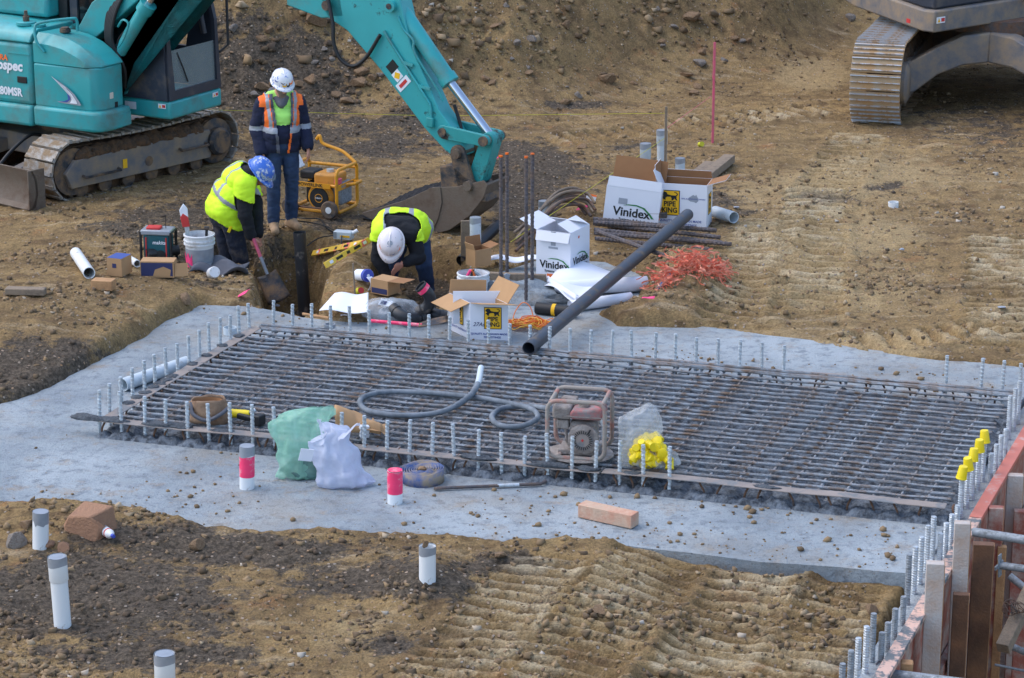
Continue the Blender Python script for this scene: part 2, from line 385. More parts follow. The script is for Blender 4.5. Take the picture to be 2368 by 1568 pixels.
def lane(X, Y, a, b, w, pitch, seed):
    a = Vector(a); b = Vector(b); d = (b-a); L = d.length; d.normalize()
    u = (X-a.x)*d.x+(Y-a.y)*d.y; v = (X-a.x)*d.y-(Y-a.y)*d.x
    m = sstep(w/2+.05, w/2-.05, np.abs(v))*sstep(-.3, .1, u)*sstep(L+.3, L-.1, u)
    k = fbm(X, Y, 1.6, 3, seed); ph = u/pitch+.35*fbm(X, Y, 2.5, 2, seed+5)
    c = np.abs((ph-np.floor(ph))*2-1); prof = sstep(.22, .62, c)
    berm = np.exp(-((np.abs(v)-w/2-.05)/.07)**2)*sstep(-.3, .1, u)*sstep(L+.3, L-.1, u)
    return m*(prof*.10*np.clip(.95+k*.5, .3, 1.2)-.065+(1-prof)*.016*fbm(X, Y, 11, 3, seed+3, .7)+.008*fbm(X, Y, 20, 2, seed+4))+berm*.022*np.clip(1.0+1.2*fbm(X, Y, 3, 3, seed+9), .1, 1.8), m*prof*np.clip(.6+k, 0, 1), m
MAT_A = math.radians(-17.6); MU = Vector((math.cos(MAT_A), math.sin(MAT_A))); MV = Vector((-MU.y, MU.x))
LANES = []
for px, py, l0, l1, w in ((1130, 1480, -3, 1.3, .62), (1385, 1480, -3, 1.9, .62), (1660, 1480, -3, 1.9, .62), (1880, 1480, -3, 1.4, .5)):
    p = at(px, py).xy; LANES.append((p+MV*l0, p+MV*l1, w, .165))
for a_, b_, w_, p_ in (((1700, 752), (1785, 520), .68, .20), ((1868, 742), (1884, 450), .64, .21), ((1905, 455), (1990, 318), .64, .21), ((2335, 800), (2325, 560), .75, .21), ((1985, 800), (2260, 775), .55, .2), ((1300, 330), (1900, 262), .6, .2)):
    LANES.append((at(*a_).xy, at(*b_).xy, w_, p_))
def terrain_h(X, Y, detail=True):
    X = np.asarray(X, float); Y = np.asarray(Y, float)
    qx, qy = np_project(X, np.maximum(Y, 3.0), np.zeros_like(X))
    h = .05*fbm(X, Y, .35, 3, 3)+.02
    h += .25*blob(qx, qy, 60, 760, 330, 110)+.12*blob(qx, qy, 330, 690, 160, 45)        # heaps left of the slab
    h += .16*blob(qx, qy, 985, 1365, 90, 55)                                              # mound round the pipe
    h += .10*blob(qx, qy, 120, 1215, 190, 40)+.03*blob(qx, qy, 830, 1235, 300, 26)
    h += .30*blob(qx, qy, 1580, 665, 75, 60)+.16*blob(qx, qy, 1500, 735, 90, 26)          # spoil ridge beside the slab
    h += .12*blob(qx, qy, 810, 640, 60, 40)+.14*blob(qx, qy, 250, 560, 160, 30)
    h += .12*blob(qx, qy, 1250, 420, 160, 50)+.15*blob(qx, qy, 690, 235, 300, 25)
    # spoil bank at the back
    bx = np.interp(X, [-60, -12, -6, -3.2, 0, 3, 4.6, 6.5, 9, 60], [29.2, 29.4, 30.6, 30.0, 31.2, 33.8, 36.6, 38.4, 38.8, 40.0])
    bx = bx+1.0*fbm(X, Y*0, .5, 3, 21)
    d = Y-bx; bank = np.where(d > 0, d, 0); bank = np.where(d > -1.2, np.maximum(bank, .5*(np.clip(d+1.2, 0, 2.4)**2)/2.4*.85), bank)
    bank = np.minimum(bank*.66, 9.0+.3*fbm(X, Y, .2, 3, 4)*3)
    h += bank*(1+.10*fbm(X, Y, .8, 3, 12)); bk = sstep(.0, .8, bank)
    pd = np.zeros_like(h); lm = np.zeros_like(h)
    for i, (a, b, w, pt) in enumerate(LANES):
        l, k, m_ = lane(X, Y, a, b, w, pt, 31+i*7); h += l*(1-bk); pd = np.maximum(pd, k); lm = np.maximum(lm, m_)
    # coarse clods
    if detail:
        cl = np.maximum(0, fbm(X, Y, 3.2, 4, 8, .6)); q_ = 1-.72*np.clip(lm, 0, 1); h += cl*.045*(1+2.2*bk)*q_
        ridg = 1-np.abs(fbm(X, Y, 7.0, 3, 40, .6)); h += (ridg-.7)*.035*(1+.6*bk)*q_
        h += .02*fbm(X, Y, 13, 3, 60, .7)*(1+.7*bk)*q_
    # front right: soil lies below the slab edge
    low = sstep(.3, 1.6, X)*sstep(17.6, 17.1, Y+X*.33-.3)
    h -= .13*sstep(.45, 1.4, X)*sstep(19, 17.9, Y)
    # pits
    for P, dep in ((PIT_A, .75), (PIT_C, .5), (PIT_B, .38)):
        s_ = poly_sd(X, Y, P)+.10*fbm(X, Y, 3.5, 4, 77, .6); h = h+.06*fbm(X, Y, 5, 4, 79, .65)*np.exp(-(s_/.22)**2)
        h = np.minimum(h+.01*np.exp(-((s_-.22)/.18)**2), h*(1-sstep(.10, -.16, s_))-dep*sstep(.10, -.16, s_)+.05)
    s_ = poly_sd(X, Y, SLAB_XY)+.10*fbm(X, Y, 2.2, 4, 90)
    edge = sstep(.02, -.24, s_)
    h = h*(1-edge)+(-.34)*edge
    # deep excavation beyond the form wall
    o = (X-WALL0.x)*WN.x+(Y-WALL0.y)*WN.y
    drop = sstep(-.02, .05, o)*sstep(26.5, 25.0, Y)
    h = h*(1-drop)+(-2.6+.1*fbm(X, Y, .8, 3, 5))*drop
    inw = sstep(-.22, -.14, o)*(1-drop)*sstep(26.5, 25.0, Y)
    h = h-inw*.35
    return h, bk, pd, s_
def axis(lo, hi, step, far, growth=1.35):
    c = list(np.arange(lo, hi, step)); a = []; s_ = step; x = lo
    while x > -far: s_ *= growth; x -= s_; a.append(x)
    b = []; s_ = step; x = c[-1]
    while x < far: s_ *= growth; x += s_; b.append(x)
    return np.array(a[::-1]+c+b)
xs = axis(-7.4, 7.6, .036, 160)
ys = [13.6]
while ys[-1] < 38.5: ys.append(ys[-1]+.019*(ys[-1]/14.0)**.9)
s_ = .2; 
while ys[-1] < 200: ys.append(ys[-1]+s_); s_ *= 1.3
pre = [13.6]; s_ = .06
while pre[-1] > -60: pre.append(pre[-1]-s_); s_ *= 1.4
ys = np.array(pre[:0:-1]+ys)
GX, GY = np.meshgrid(xs, ys)
GH, GBK, GPD, GSD = terrain_h(GX, GY)
def gh(x, y):
    i = min(max(int(np.searchsorted(xs, x))-1, 0), len(xs)-2); j = min(max(int(np.searchsorted(ys, y))-1, 0), len(ys)-2)
    u = (x-xs[i])/(xs[i+1]-xs[i]); v = (y-ys[j])/(ys[j+1]-ys[j])
    return float((GH[j, i]*(1-u)+GH[j, i+1]*u)*(1-v)+(GH[j+1, i]*(1-u)+GH[j+1, i+1]*u)*v)
def gat(x, y):                                # first ground met along a sight line
    p = at_y(x, y, 13.7); Y_ = 13.7
    while Y_ < 60:
        q = at_y(x, y, Y_)
        if q.z <= gh(q.x, q.y): break
        Y_ += .04
    return Vector((q.x, q.y, gh(q.x, q.y)))
me = bpy.data.meshes.new('terrain'); nx, ny = len(xs), len(ys)
co = np.stack([GX, GY, GH], -1).reshape(-1, 3)
idx = np.arange(nx*ny).reshape(ny, nx)
quads = np.stack([idx[:-1, :-1], idx[:-1, 1:], idx[1:, 1:], idx[1:, :-1]], -1).reshape(-1, 4)
me.vertices.add(len(co)); me.vertices.foreach_set('co', co.ravel())
me.loops.add(quads.size); me.loops.foreach_set('vertex_index', quads.ravel())
me.polygons.add(len(quads)); me.polygons.foreach_set('loop_start', np.arange(0, quads.size, 4)); me.polygons.foreach_set('loop_total', np.full(len(quads), 4))
me.polygons.foreach_set('use_smooth', np.ones(len(quads), bool))
me.update(); me.validate()
qx, qy = np_project(GX, np.maximum(GY, 3), GH)
wob = 90*fbm(GX, GY, .7, 3, 50); qxw = qx+wob; qyw = qy+.5*wob
def soil_dark(qx, qy):
    d = 0
    for cx, cy, rx, ry, w in ((200, 1380, 330, 110, 1.0), (480, 1250, 340, 45, .9), (860, 1320, 260, 60, .9), (330, 1500, 300, 45, .7), (1150, 1290, 120, 40, .7), (1240, 1380, 60, 50, .5), (860, 1480, 130, 30, .6),
        (60, 850, 260, 90, .75), (480, 565, 210, 60, .75), (330, 520, 200, 40, .6), (640, 190, 190, 120, 1.1), (600, 330, 130, 40, .6), (900, 345, 200, 30, .6), (420, 490, 220, 40, .6), (1120, 370, 90, 40, .7), (1450, 330, 100, 20, .5), (560, 60, 120, 60, .5), (1000, 150, 60, 90, .45), (1960, 480, 60, 20, .8), (2100, 455, 60, 16, .7), (760, 300, 280, 60, .6), (930, 270, 150, 30, .6), (1250, 400, 140, 60, .9), (1210, 480, 120, 50, .9), (1080, 330, 120, 30, .5),
        (800, 520, 120, 30, .6), (1680, 480, 90, 60, .45), (2300, 300, 260, 60, .35), (450, 640, 40, 30, .4), (1950, 1490, 60, 60, .5), (700, 120, 200, 80, .5), (1340, 250, 130, 16, .6)):
        d = np.maximum(d, w*blob(qx, qy, cx, cy, rx, ry, 1.2))
    return d
dark = soil_dark(qxw, qyw)
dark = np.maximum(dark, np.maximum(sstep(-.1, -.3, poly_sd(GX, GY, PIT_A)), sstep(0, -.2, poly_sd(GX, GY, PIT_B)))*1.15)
pale = .55*blob(qxw, qyw, 1880, 560, 300, 220)+2.2*blob(qx, qy, 1880, 172, 75, 30)+.6*blob(qxw, qyw, 2050, 420, 280, 60)+.35*blob(qxw, qyw, 1500, 1450, 500, 140)+.5*blob(qxw, qyw, 780, 1460, 120, 60)+.9*blob(qxw, qyw, 2050, 560, 90, 30)+.75*blob(qxw, qyw, 2000, 800, 260, 22)+.4*blob(qxw, qyw, 2000, 700, 260, 50)
pale = pale+.3*GPD  # cleat tops tinted paler too, painting in light on the relief
for nm, arr in (('dark', dark), ('pale', pale), ('bank', GBK), ('lit_clay_bar', GPD)):
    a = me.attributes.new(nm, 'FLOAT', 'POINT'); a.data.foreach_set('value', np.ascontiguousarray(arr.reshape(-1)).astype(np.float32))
def ground_mat():
    m = bpy.data.materials.new('excavated clay and gravel'); m.use_nodes = True; nt = m.node_tree; N = nt.nodes; L = nt.links; b = N['Principled BSDF']
    b.inputs['Roughness'].default_value = .96; b.inputs['Specular IOR Level'].default_value = .2
    tc = N.new('ShaderNodeTexCoord'); V = tc.outputs['Object']
    def noise(s, d=6, r=.62, dim='3D'):
        n = N.new('ShaderNodeTexNoise'); n.inputs['Scale'].default_value = s; n.inputs['Detail'].default_value = d; n.inputs['Roughness'].default_value = r; L.new(V, n.inputs['Vector']); return n.outputs['Fac']
    def rng(x, a, c, lo=0, hi=1):
        n = N.new('ShaderNodeMapRange'); n.inputs[1].default_value = a; n.inputs[2].default_value = c; n.inputs[3].default_value = lo; n.inputs[4].default_value = hi; L.new(x, n.inputs[0]); return n.outputs[0]
    def mix(f, a, c):
        n = N.new('ShaderNodeMix'); n.data_type = 'RGBA'
        if isinstance(f, float): n.inputs[0].default_value = f
        else: L.new(f, n.inputs[0])
        for k, v in ((6, a), (7, c)):
            if isinstance(v, tuple): n.inputs[k].default_value = lin(v)
            else: L.new(v, n.inputs[k])
        return n.outputs[2]
    def math_(op, a, c):
        n = N.new('ShaderNodeMath'); n.operation = op
        for k, v in ((0, a), (1, c)):
            if isinstance(v, float): n.inputs[k].default_value = v
            else: L.new(v, n.inputs[k])
        return n.outputs[0]
    def att(nm):
        n = N.new('ShaderNodeAttribute'); n.attribute_name = nm; return n.outputs['Fac']
    col = mix(rng(noise(1.3), .35, .65), (127, 105, 74), (158, 132, 91))
    col = mix(rng(noise(5, 8), .5, .68), col, (104, 84, 60))
    col = mix(rng(noise(2.2, 8), .60, .70, 0, .55), col, (160, 112, 74))
    mpn = N.new('ShaderNodeMapping'); mpn.inputs['Scale'].default_value = (.45, 2.2, 1); mpn.inputs['Rotation'].default_value = (0, 0, .12); L.new(V, mpn.inputs['Vector'])
    sn = N.new('ShaderNodeTexNoise'); sn.inputs['Scale'].default_value = 2.4; sn.inputs['Detail'].default_value = 7; sn.inputs['Roughness'].default_value = .66; L.new(mpn.outputs[0], sn.inputs['Vector'])
    flatm = rng(att('bank'), .0, .3, 1, .15)
    col = mix(math_('MULTIPLY', rng(sn.outputs['Fac'], .56, .68, 0, .6), flatm), col, (184, 164, 134))
    col = mix(math_('MULTIPLY', rng(sn.outputs['Fac'], .44, .34, 0, .7), flatm), col, (100, 80, 62))
    pl = math_('ADD', att('pale'), math_('MULTIPLY', math_('SUBTRACT', noise(3.5, 8, .7), .5), 1.5))
    col = mix(rng(pl, .25, .75, 0, .62), col, (180, 157, 117))
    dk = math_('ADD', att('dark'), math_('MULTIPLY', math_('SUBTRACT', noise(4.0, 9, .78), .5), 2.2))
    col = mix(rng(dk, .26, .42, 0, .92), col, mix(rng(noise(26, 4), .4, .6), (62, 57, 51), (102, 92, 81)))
    col = mix(math_('MULTIPLY', rng(att('lit_clay_bar'), .35, .8, 0, .75), rng(noise(6, 6, .7), .36, .52)), col, mix(rng(noise(3, 6), .45, .6), (180, 158, 122), (198, 182, 152)))  # pale clay on cleat tops, also painting relief contrast that soft light loses
    # small stones in the soil
    vo = N.new('ShaderNodeTexVoronoi'); vo.inputs['Scale'].default_value = 26; L.new(V, vo.inputs['Vector'])
    sel = N.new('ShaderNodeSeparateColor'); L.new(vo.outputs['Color'], sel.inputs[0])
    st = math_('MULTIPLY', rng(vo.outputs['Distance'], .36, .26), rng(sel.outputs[0], .80, .84))
    col = mix(st, col, mix(sel.outputs[1], (166, 132, 98), (172, 162, 150)))
    vo2 = N.new('ShaderNodeTexVoronoi'); vo2.inputs['Scale'].default_value = 70; L.new(V, vo2.inputs['Vector'])
    se2 = N.new('ShaderNodeSeparateColor'); L.new(vo2.outputs['Color'], se2.inputs[0])
    gm = N.new('ShaderNodeMix'); gm.data_type = 'RGBA'; gm.blend_type = 'MULTIPLY'; gm.inputs[0].default_value = 1.0; L.new(col, gm.inputs[6]); L.new(rng(se2.outputs[0], 0, 1, .76, 1.24), gm.inputs[7]); gm.clamp_result = False; col = gm.outputs[2]
    L.new(col, b.inputs['Base Color'])
    hgt = math_('ADD', math_('MULTIPLY', noise(16, 10, .78), .036), math_('ADD', math_('MULTIPLY', math_('SUBTRACT', 1.0, vo2.outputs['Distance']), .008), math_('MULTIPLY', st, .02)))
    bp = N.new('ShaderNodeBump'); bp.inputs['Strength'].default_value = .9; bp.inputs['Distance'].default_value = 1.0
    L.new(hgt, bp.inputs['Height']); L.new(bp.outputs[0], b.inputs['Normal'])
    return m
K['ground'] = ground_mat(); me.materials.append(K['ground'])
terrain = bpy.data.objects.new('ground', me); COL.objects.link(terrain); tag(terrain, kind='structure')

# loose stones and clods: far too many to count
def scatter():
    rs = np.random.RandomState(5)
    bm = bmesh.new(); bmesh.ops.create_cube(bm, size=1.5); bmesh.ops.bisect_plane(bm, geom=bm.verts[:]+bm.edges[:]+bm.faces[:], plane_co=(.5, .3, .45), plane_no=(.6, .4, .7), clear_outer=True); bmesh.ops.holes_fill(bm, edges=bm.edges[:]); bmesh.ops.bisect_plane(bm, geom=bm.verts[:]+bm.edges[:]+bm.faces[:], plane_co=(-.5, -.3, .4), plane_no=(-.7, -.5, .6), clear_outer=True); bmesh.ops.holes_fill(bm, edges=bm.edges[:]); bmesh.ops.triangulate(bm, faces=bm.faces[:]); bm.verts.index_update(); bv = np.array([v.co[:] for v in bm.verts]); bf = np.array([[v.index for v in f.verts] for f in bm.faces]); bm.free()
    n = 150000; px = rs.uniform(-60, 2430, n); py = rs.uniform(-60, 1640, n)
    # spread evenly over the ground in view, denser where the bank stands
    X = []; Y = []
    dx = (px-PCX)/FOC; dy = (py-PCY)/FOC; dz = -_s-dy*_c; t = -CAM_H/dz; X = dx*t; Y = (_c-dy*_s)*t
    keep = (Y > 13.8) & (Y < 40.5) & (np.abs(X) < 9); X = X[keep]; Y = Y[keep]
    X += rs.normal(0, .05, len(X)); Y += rs.normal(0, .05, len(Y))
    h, bk, pd, sd_ = terrain_h(X, Y)
    clus = fbm(X, Y, 1.1, 3, 99)
    o = (X-WALL0.x)*WN.x+(Y-WALL0.y)*WN.y
    p = np.clip(.08+.34*bk+.6*np.maximum(clus-.05, 0), 0, 1)
    ok = (rs.rand(len(X)) < p) & ((sd_ > .05)) & ((o < -.4) | (Y > 26))
    X, Y, h, bk, clus = X[ok], Y[ok], h[ok], bk[ok], clus[ok]; n = len(X)
    r = np.exp(rs.normal(math.log(.0095), .65, n))*(1+.75*bk)*(1+.3*(clus > .2)); r = np.clip(r, .005, .026+.06*bk)
    V = []; Fc = []
    jit = 1+rs.uniform(-.4, .4, (n, len(bv)))
    ang = rs.uniform(0, 6.28, n); ca, sa = np.cos(ang), np.sin(ang); sq = rs.uniform(.5, .9, n); st = rs.uniform(.75, 1.35, n)
    lx = bv[None, :, 0]*jit*r[:, None]*st[:, None]; ly = bv[None, :, 1]*jit*r[:, None]; lz = bv[None, :, 2]*jit*r[:, None]*sq[:, None]
    wx = lx*ca[:, None]-ly*sa[:, None]+X[:, None]; wy = lx*sa[:, None]+ly*ca[:, None]+Y[:, None]; wz = lz+h[:, None]+(r*.25)[:, None]
    co = np.stack([wx, wy, wz], -1).reshape(-1, 3); nv = len(bv)
    fc = (bf[None]+np.arange(n)[:, None, None]*nv).reshape(-1, 3)
    qx, qy = np_project(X, Y, h); dk = soil_dark(qx+90*fbm(X, Y, .7, 3, 50), qy)
    tone = np.where(rs.rand(n) < .1, rs.uniform(.8, 1, n), rs.uniform(.25, .75, n)); tone = np.where((dk > .3) & (rs.rand(n) < .8), tone*.5, tone)
    return co, fc, np.repeat(tone, nv)
def np_mesh(name, co, fc, attr=None):
    me = bpy.data.meshes.new(name); k = fc.shape[1]
    me.vertices.add(len(co)); me.vertices.foreach_set('co', co.ravel()); me.loops.add(fc.size); me.loops.foreach_set('vertex_index', fc.ravel())
    me.polygons.add(len(fc)); me.polygons.foreach_set('loop_start', np.arange(0, fc.size, k)); me.polygons.foreach_set('loop_total', np.full(len(fc), k))
    if attr is not None:
        a = me.attributes.new('tone', 'FLOAT', 'POINT'); a.data.foreach_set('value', attr.astype(np.float32))
    me.update(); return me
def stone_mat():
    m = bpy.data.materials.new('loose stone'); m.use_nodes = True; N = m.node_tree.nodes; L = m.node_tree.links; b = N['Principled BSDF']; b.inputs['Roughness'].default_value = .95
    a = N.new('ShaderNodeAttribute'); a.attribute_name = 'tone'; r = N.new('ShaderNodeValToRGB'); e = r.color_ramp.elements
    e[0].position = 0; e[0].color = lin((64, 56, 52)); e[1].position = 1; e[1].color = lin((180, 172, 160))
    for p, c in ((.3, (102, 84, 64)), (.55, (132, 110, 82)), (.8, (150, 126, 94)), (.93, (168, 148, 120))): x = r.color_ramp.elements.new(p); x.color = lin(c)
    L.new(a.outputs['Fac'], r.inputs[0])
    tc = N.new('ShaderNodeTexCoord'); n = N.new('ShaderNodeTexNoise'); n.inputs['Scale'].default_value = 30; L.new(tc.outputs['Object'], n.inputs['Vector'])
    mm = N.new('ShaderNodeMix'); mm.data_type = 'RGBA'; mm.blend_type = 'MULTIPLY'; mm.inputs[0].default_value = .6; L.new(r.outputs[0], mm.inputs[6]); L.new(n.outputs['Color'], mm.inputs[7])
    mp = N.new('ShaderNodeMix'); mp.data_type = 'RGBA'; mp.inputs[0].default_value = .55; L.new(r.outputs[0], mp.inputs[6]); L.new(mm.outputs[2], mp.inputs[7])
    L.new(r.outputs[0], b.inputs['Base Color']); return m
K['stone'] = stone_mat()
co, fc, tn = scatter(); sm = np_mesh('loose_stones', co, fc, tn); sm.materials.append(K['stone'])
tag(inst(sm, 'loose_stones'), 'loose stones and clods strewn over the excavated ground', 'stones', kind='stuff')
STONE_N = len(fc)

# ------------------------------------------------------------------ concrete slab
def concrete_mat():
    m = bpy.data.materials.new('blinding concrete'); m.use_nodes = True; nt = m.node_tree; N = nt.nodes; L = nt.links; b = N['Principled BSDF']; b.inputs['Roughness'].default_value = .9
    tc = N.new('ShaderNodeTexCoord'); V = tc.outputs['Object']
    def noise(s, d=6, r=.6):
        n = N.new('ShaderNodeTexNoise'); n.inputs['Scale'].default_value = s; n.inputs['Detail'].default_value = d; n.inputs['Roughness'].default_value = r; L.new(V, n.inputs['Vector']); return n.outputs['Fac']
    def mixc(f, a, c, lo, hi, mxv=1):
        r = N.new('ShaderNodeMapRange'); r.inputs[1].default_value = lo; r.inputs[2].default_value = hi; r.inputs[4].default_value = mxv; L.new(f, r.inputs[0])
        n = N.new('ShaderNodeMix'); n.data_type = 'RGBA'; L.new(r.outputs[0], n.inputs[0])
        for k, v in ((6, a), (7, c)):
            if isinstance(v, tuple): n.inputs[k].default_value = lin(v)
            else: L.new(v, n.inputs[k])
        return n.outputs[2]
    c = mixc(noise(.9, 6), (138, 148, 155), (168, 177, 182), .38, .62)
    c = mixc(noise(9, 9, .72), c, (108, 117, 125), .5, .64, .75)
    c = mixc(noise(3.2, 9, .75), c, (156, 138, 116), .54, .66, .65)
    c = mixc(noise(.7, 8, .7), c, (150, 138, 120), .5, .68, .55)
    c = mixc(noise(95, 3, .6), c, (96, 98, 102), .6, .68, .6)
    c = mixc(noise(22, 6, .7), c, (150, 126, 100), .62, .67, .75)
    c = mixc(noise(48, 4, .6), c, (84, 86, 92), .62, .69, .7)
    L.new(c, b.inputs['Base Color'])
    n = noise(30, 8, .7); bp = N.new('ShaderNodeBump'); bp.inputs['Strength'].default_value = .8; bp.inputs['Distance'].default_value = .03; L.new(n, bp.inputs['Height']); L.new(bp.outputs[0], b.inputs['Normal'])
    return m
K['concrete'] = concrete_mat()
pl = []
for i, p in enumerate(SLAB_XY):
    q = SLAB_XY[(i+1) % len(SLAB_XY)]; n = max(1, int((q-p).length/.25))
    for k in range(n):
        r = p.lerp(q, k/n); j = .012 if p.y < 18 else .03
        pl.append((r.x+rnd.uniform(-j, j), r.y+rnd.uniform(-j, j)))
bm = bmesh.new(); tv = [bm.verts.new((x, y, 0)) for x, y in pl]; bv_ = [bm.verts.new((x, y, -.42)) for x, y in pl]
bm.faces.new(tv).normal_update(); n = len(pl)
for i in range(n): bm.faces.new((tv[i], bv_[i], bv_[(i+1) % n], tv[(i+1) % n]))
bmesh.ops.recalc_face_normals(bm, faces=bm.faces); bmesh.ops.triangulate(bm, faces=[f for f in bm.faces if len(f.verts) > 4])
me = bpy.data.meshes.new('concrete_slab'); bm.to_mesh(me); bm.free(); me.materials.append(K['concrete'])
slab = inst(me, 'concrete_slab'); tag(slab, kind='structure')

ORD = ['first', 'second', 'third', 'fourth', 'fifth', 'sixth', 'seventh', 'eighth', 'ninth', 'tenth', 'eleventh', 'twelfth', 'thirteenth', 'fourteenth', 'fifteenth', 'sixteenth', 'seventeenth', 'eighteenth', 'nineteenth', 'twentieth', 'twenty-first', 'twenty-second', 'twenty-third', 'twenty-fourth', 'twenty-fifth', 'twenty-sixth', 'twenty-seventh']
# ------------------------------------------------------------------ reinforcing mat on the slab
MZ = .125
F0 = at(262, 968, MZ).xy; E1 = at(2222, 1168, MZ).xy; E2 = at(606, 757, MZ).xy
MU = (E1-F0).normalized(); MV = Vector((-MU.y, MU.x)); ML = (E1-F0).length; MW = (E2-F0).dot(MV); MSK = (E2-F0).dot(MU)
def mp(u, v, z=0.0):
    p = F0+MU*u+MV*v; return Vector((p.x, p.y, z))
def umax(v, off=-.15):
    a = mp(0, v).xy-WALL0; return (off-a.dot(WN))/MU.dot(WN)
MLEN = ML+.35
def rebar_mesh(L, r, pitch=None, n=6, wob=.0, seed=0, rib=.0016):
    mb = MB(); rr = random.Random(seed); k = max(2, int(L/.16)); pts = [Vector((L*i/k, rr.uniform(-wob, wob), rr.uniform(-wob, wob)*.6)) for i in range(k+1)]
    mb.tube(pts, [r*(1+rr.uniform(-.14, .22)) for _ in pts], n); return mb
# rough concrete bed between the bars
def bed():
    nu, nv = 340, 150
    U, Vv = np.meshgrid(np.linspace(0, 1, nu), np.linspace(-.16, MW+.05, nv)); UM = np.vectorize(lambda v: umax(v, -.13))(Vv[:, :1]); U = -.12+U*(UM+.12)
    X = F0.x+MU.x*U+MV.x*Vv; Y = F0.y+MU.y*U+MV.y*Vv
    su = (U/.20); sv = (Vv/.155)
    cell = np.minimum(np.abs(su-np.round(su))*.20, np.abs(sv-np.round(sv))*.155)
    Z = .03+.026*fbm(X, Y, 7, 4, 200, .65)+.016*fbm(X, Y, 22, 2, 210)+.028*sstep(.008, .04, cell)-.012+.02*fbm(X, Y, 1.2, 3, 220)
    ed = np.minimum(np.minimum(U+.12, 9), np.minimum(Vv+.16, MW+.05-Vv)); Z = Z*sstep(0, .07, ed)-.03*(1-sstep(0, .05, ed))
    idx = np.arange(nu*nv).reshape(nv, nu); q = np.stack([idx[:-1, :-1], idx[:-1, 1:], idx[1:, 1:], idx[1:, :-1]], -1).reshape(-1, 4)
    me = np_mesh('rough_concrete', np.stack([X, Y, Z], -1).reshape(-1, 3), q); me.polygons.foreach_set('use_smooth', np.ones(len(q), bool))
    m = M('rough fresh concrete', (112, 120, 129), .9, 0, .2, 7, (54, 59, 66), .48, 16, .2, bump=.9, bs=55); me.materials.append(m)
    o = inst(me, 'rough_concrete', slab); return o
bed()
mat = thing('reinforcing_mat', 'wide mat of mortar splashed steel bars tied in a grid over the concrete slab', 'steel mat', mp(0, 0, 0), math.atan2(MU.y, MU.x))
long_me = [rebar_mesh(6.3, .0125, wob=.007, seed=i).mesh('long_bar', K['rebar'], 60) for i in range(4)]
nlong = 22
def mskew(v): return MSK*v/MW
for i in range(nlong):
    v = .10+(MW-.13)*i/(nlong-1)
    o = inst(long_me[i % 4], 'long_bar', mat, (mskew(v)+rnd.uniform(-.03, .03), v+rnd.uniform(-.008, .008), .116+rnd.uniform(-.004, .006)), (0, 0, rnd.uniform(-.0015, .0015)), ((umax(v)-mskew(v)-.02)/6.3, 1, 1))
for j in range(2):
    inst(long_me[j], 'long_bar', mat, (mskew(MW)-.02, MW-.02+.055*j, .128+.01*j), (0, 0, 0), ((umax(MW)-MSK)/6.3, 1, 1))
cl = math.hypot(MW, MSK); ca = math.atan2(MW, MSK)
cross_me = [rebar_mesh(cl+.02, .011, wob=.003, seed=40+i).mesh('cross_bar', K['rebar'], 60) for i in range(4)]
ncr = 40
for i in range(ncr):
    if .14+i*.20 > umax(0)-.03: break
    inst(cross_me[i % 4], 'cross_bar', mat, (.14+i*.20+rnd.uniform(-.015, .015), .0, .095), (rnd.uniform(0, 6)*0, 0, ca+rnd.uniform(-.004, .004)))
# flat steel strips round the edge
def strip(a, b, w, nm='edge_strip', z=MZ, mt='strip'):
    mb = MB(); n = max(2, int((b-a).length/.35)); d = (b-a).normalized(); nrm = Vector((-d.y, d.x)); vs = []; fs = []
    for i in range(n+1):
        p = a.lerp(b, i/n); dz = rnd.uniform(-.006, .006)
        for s in (-1, 1):
            for t in (0, .006): vs.append((p.x+nrm.x*s*w/2, p.y+nrm.y*s*w/2, z+dz+t))
    for i in range(n):
        o = i*4; fs += [(o+1, o+5, o+7, o+3), (o, o+2, o+6, o+4), (o, o+4, o+5, o+1), (o+2, o+3, o+7, o+6)]
    fs += [(0, 1, 3, 2), (n*4, n*4+2, n*4+3, n*4+1)]
    return mb.add(vs, fs).build(nm, K[mt], mat)
V2 = lambda u, v: Vector((u, v))
fu = [0.0-.14, ML*.47, ML*.985]
strip(V2(-.16, -.045), V2(ML*.28, -.05), .105); strip(V2(ML*.283, -.05), V2(ML*.60, -.045), .105, z=MZ-.008); strip(V2(ML*.603, -.045), V2(umax(-.05), -.055), .105)
lx = Vector((MSK, MW)).normalized(); ln = Vector((-lx.y, lx.x))
strip(lx*.02+ln*.05, lx*(cl-.02)+ln*.05, .10)
strip(V2(MSK-.02, MW+.05), V2(MSK+ML*.42, MW+.055), .10); strip(V2(MSK+ML*.423, MW+.055), V2(umax(MW+.05), MW+.05), .10)
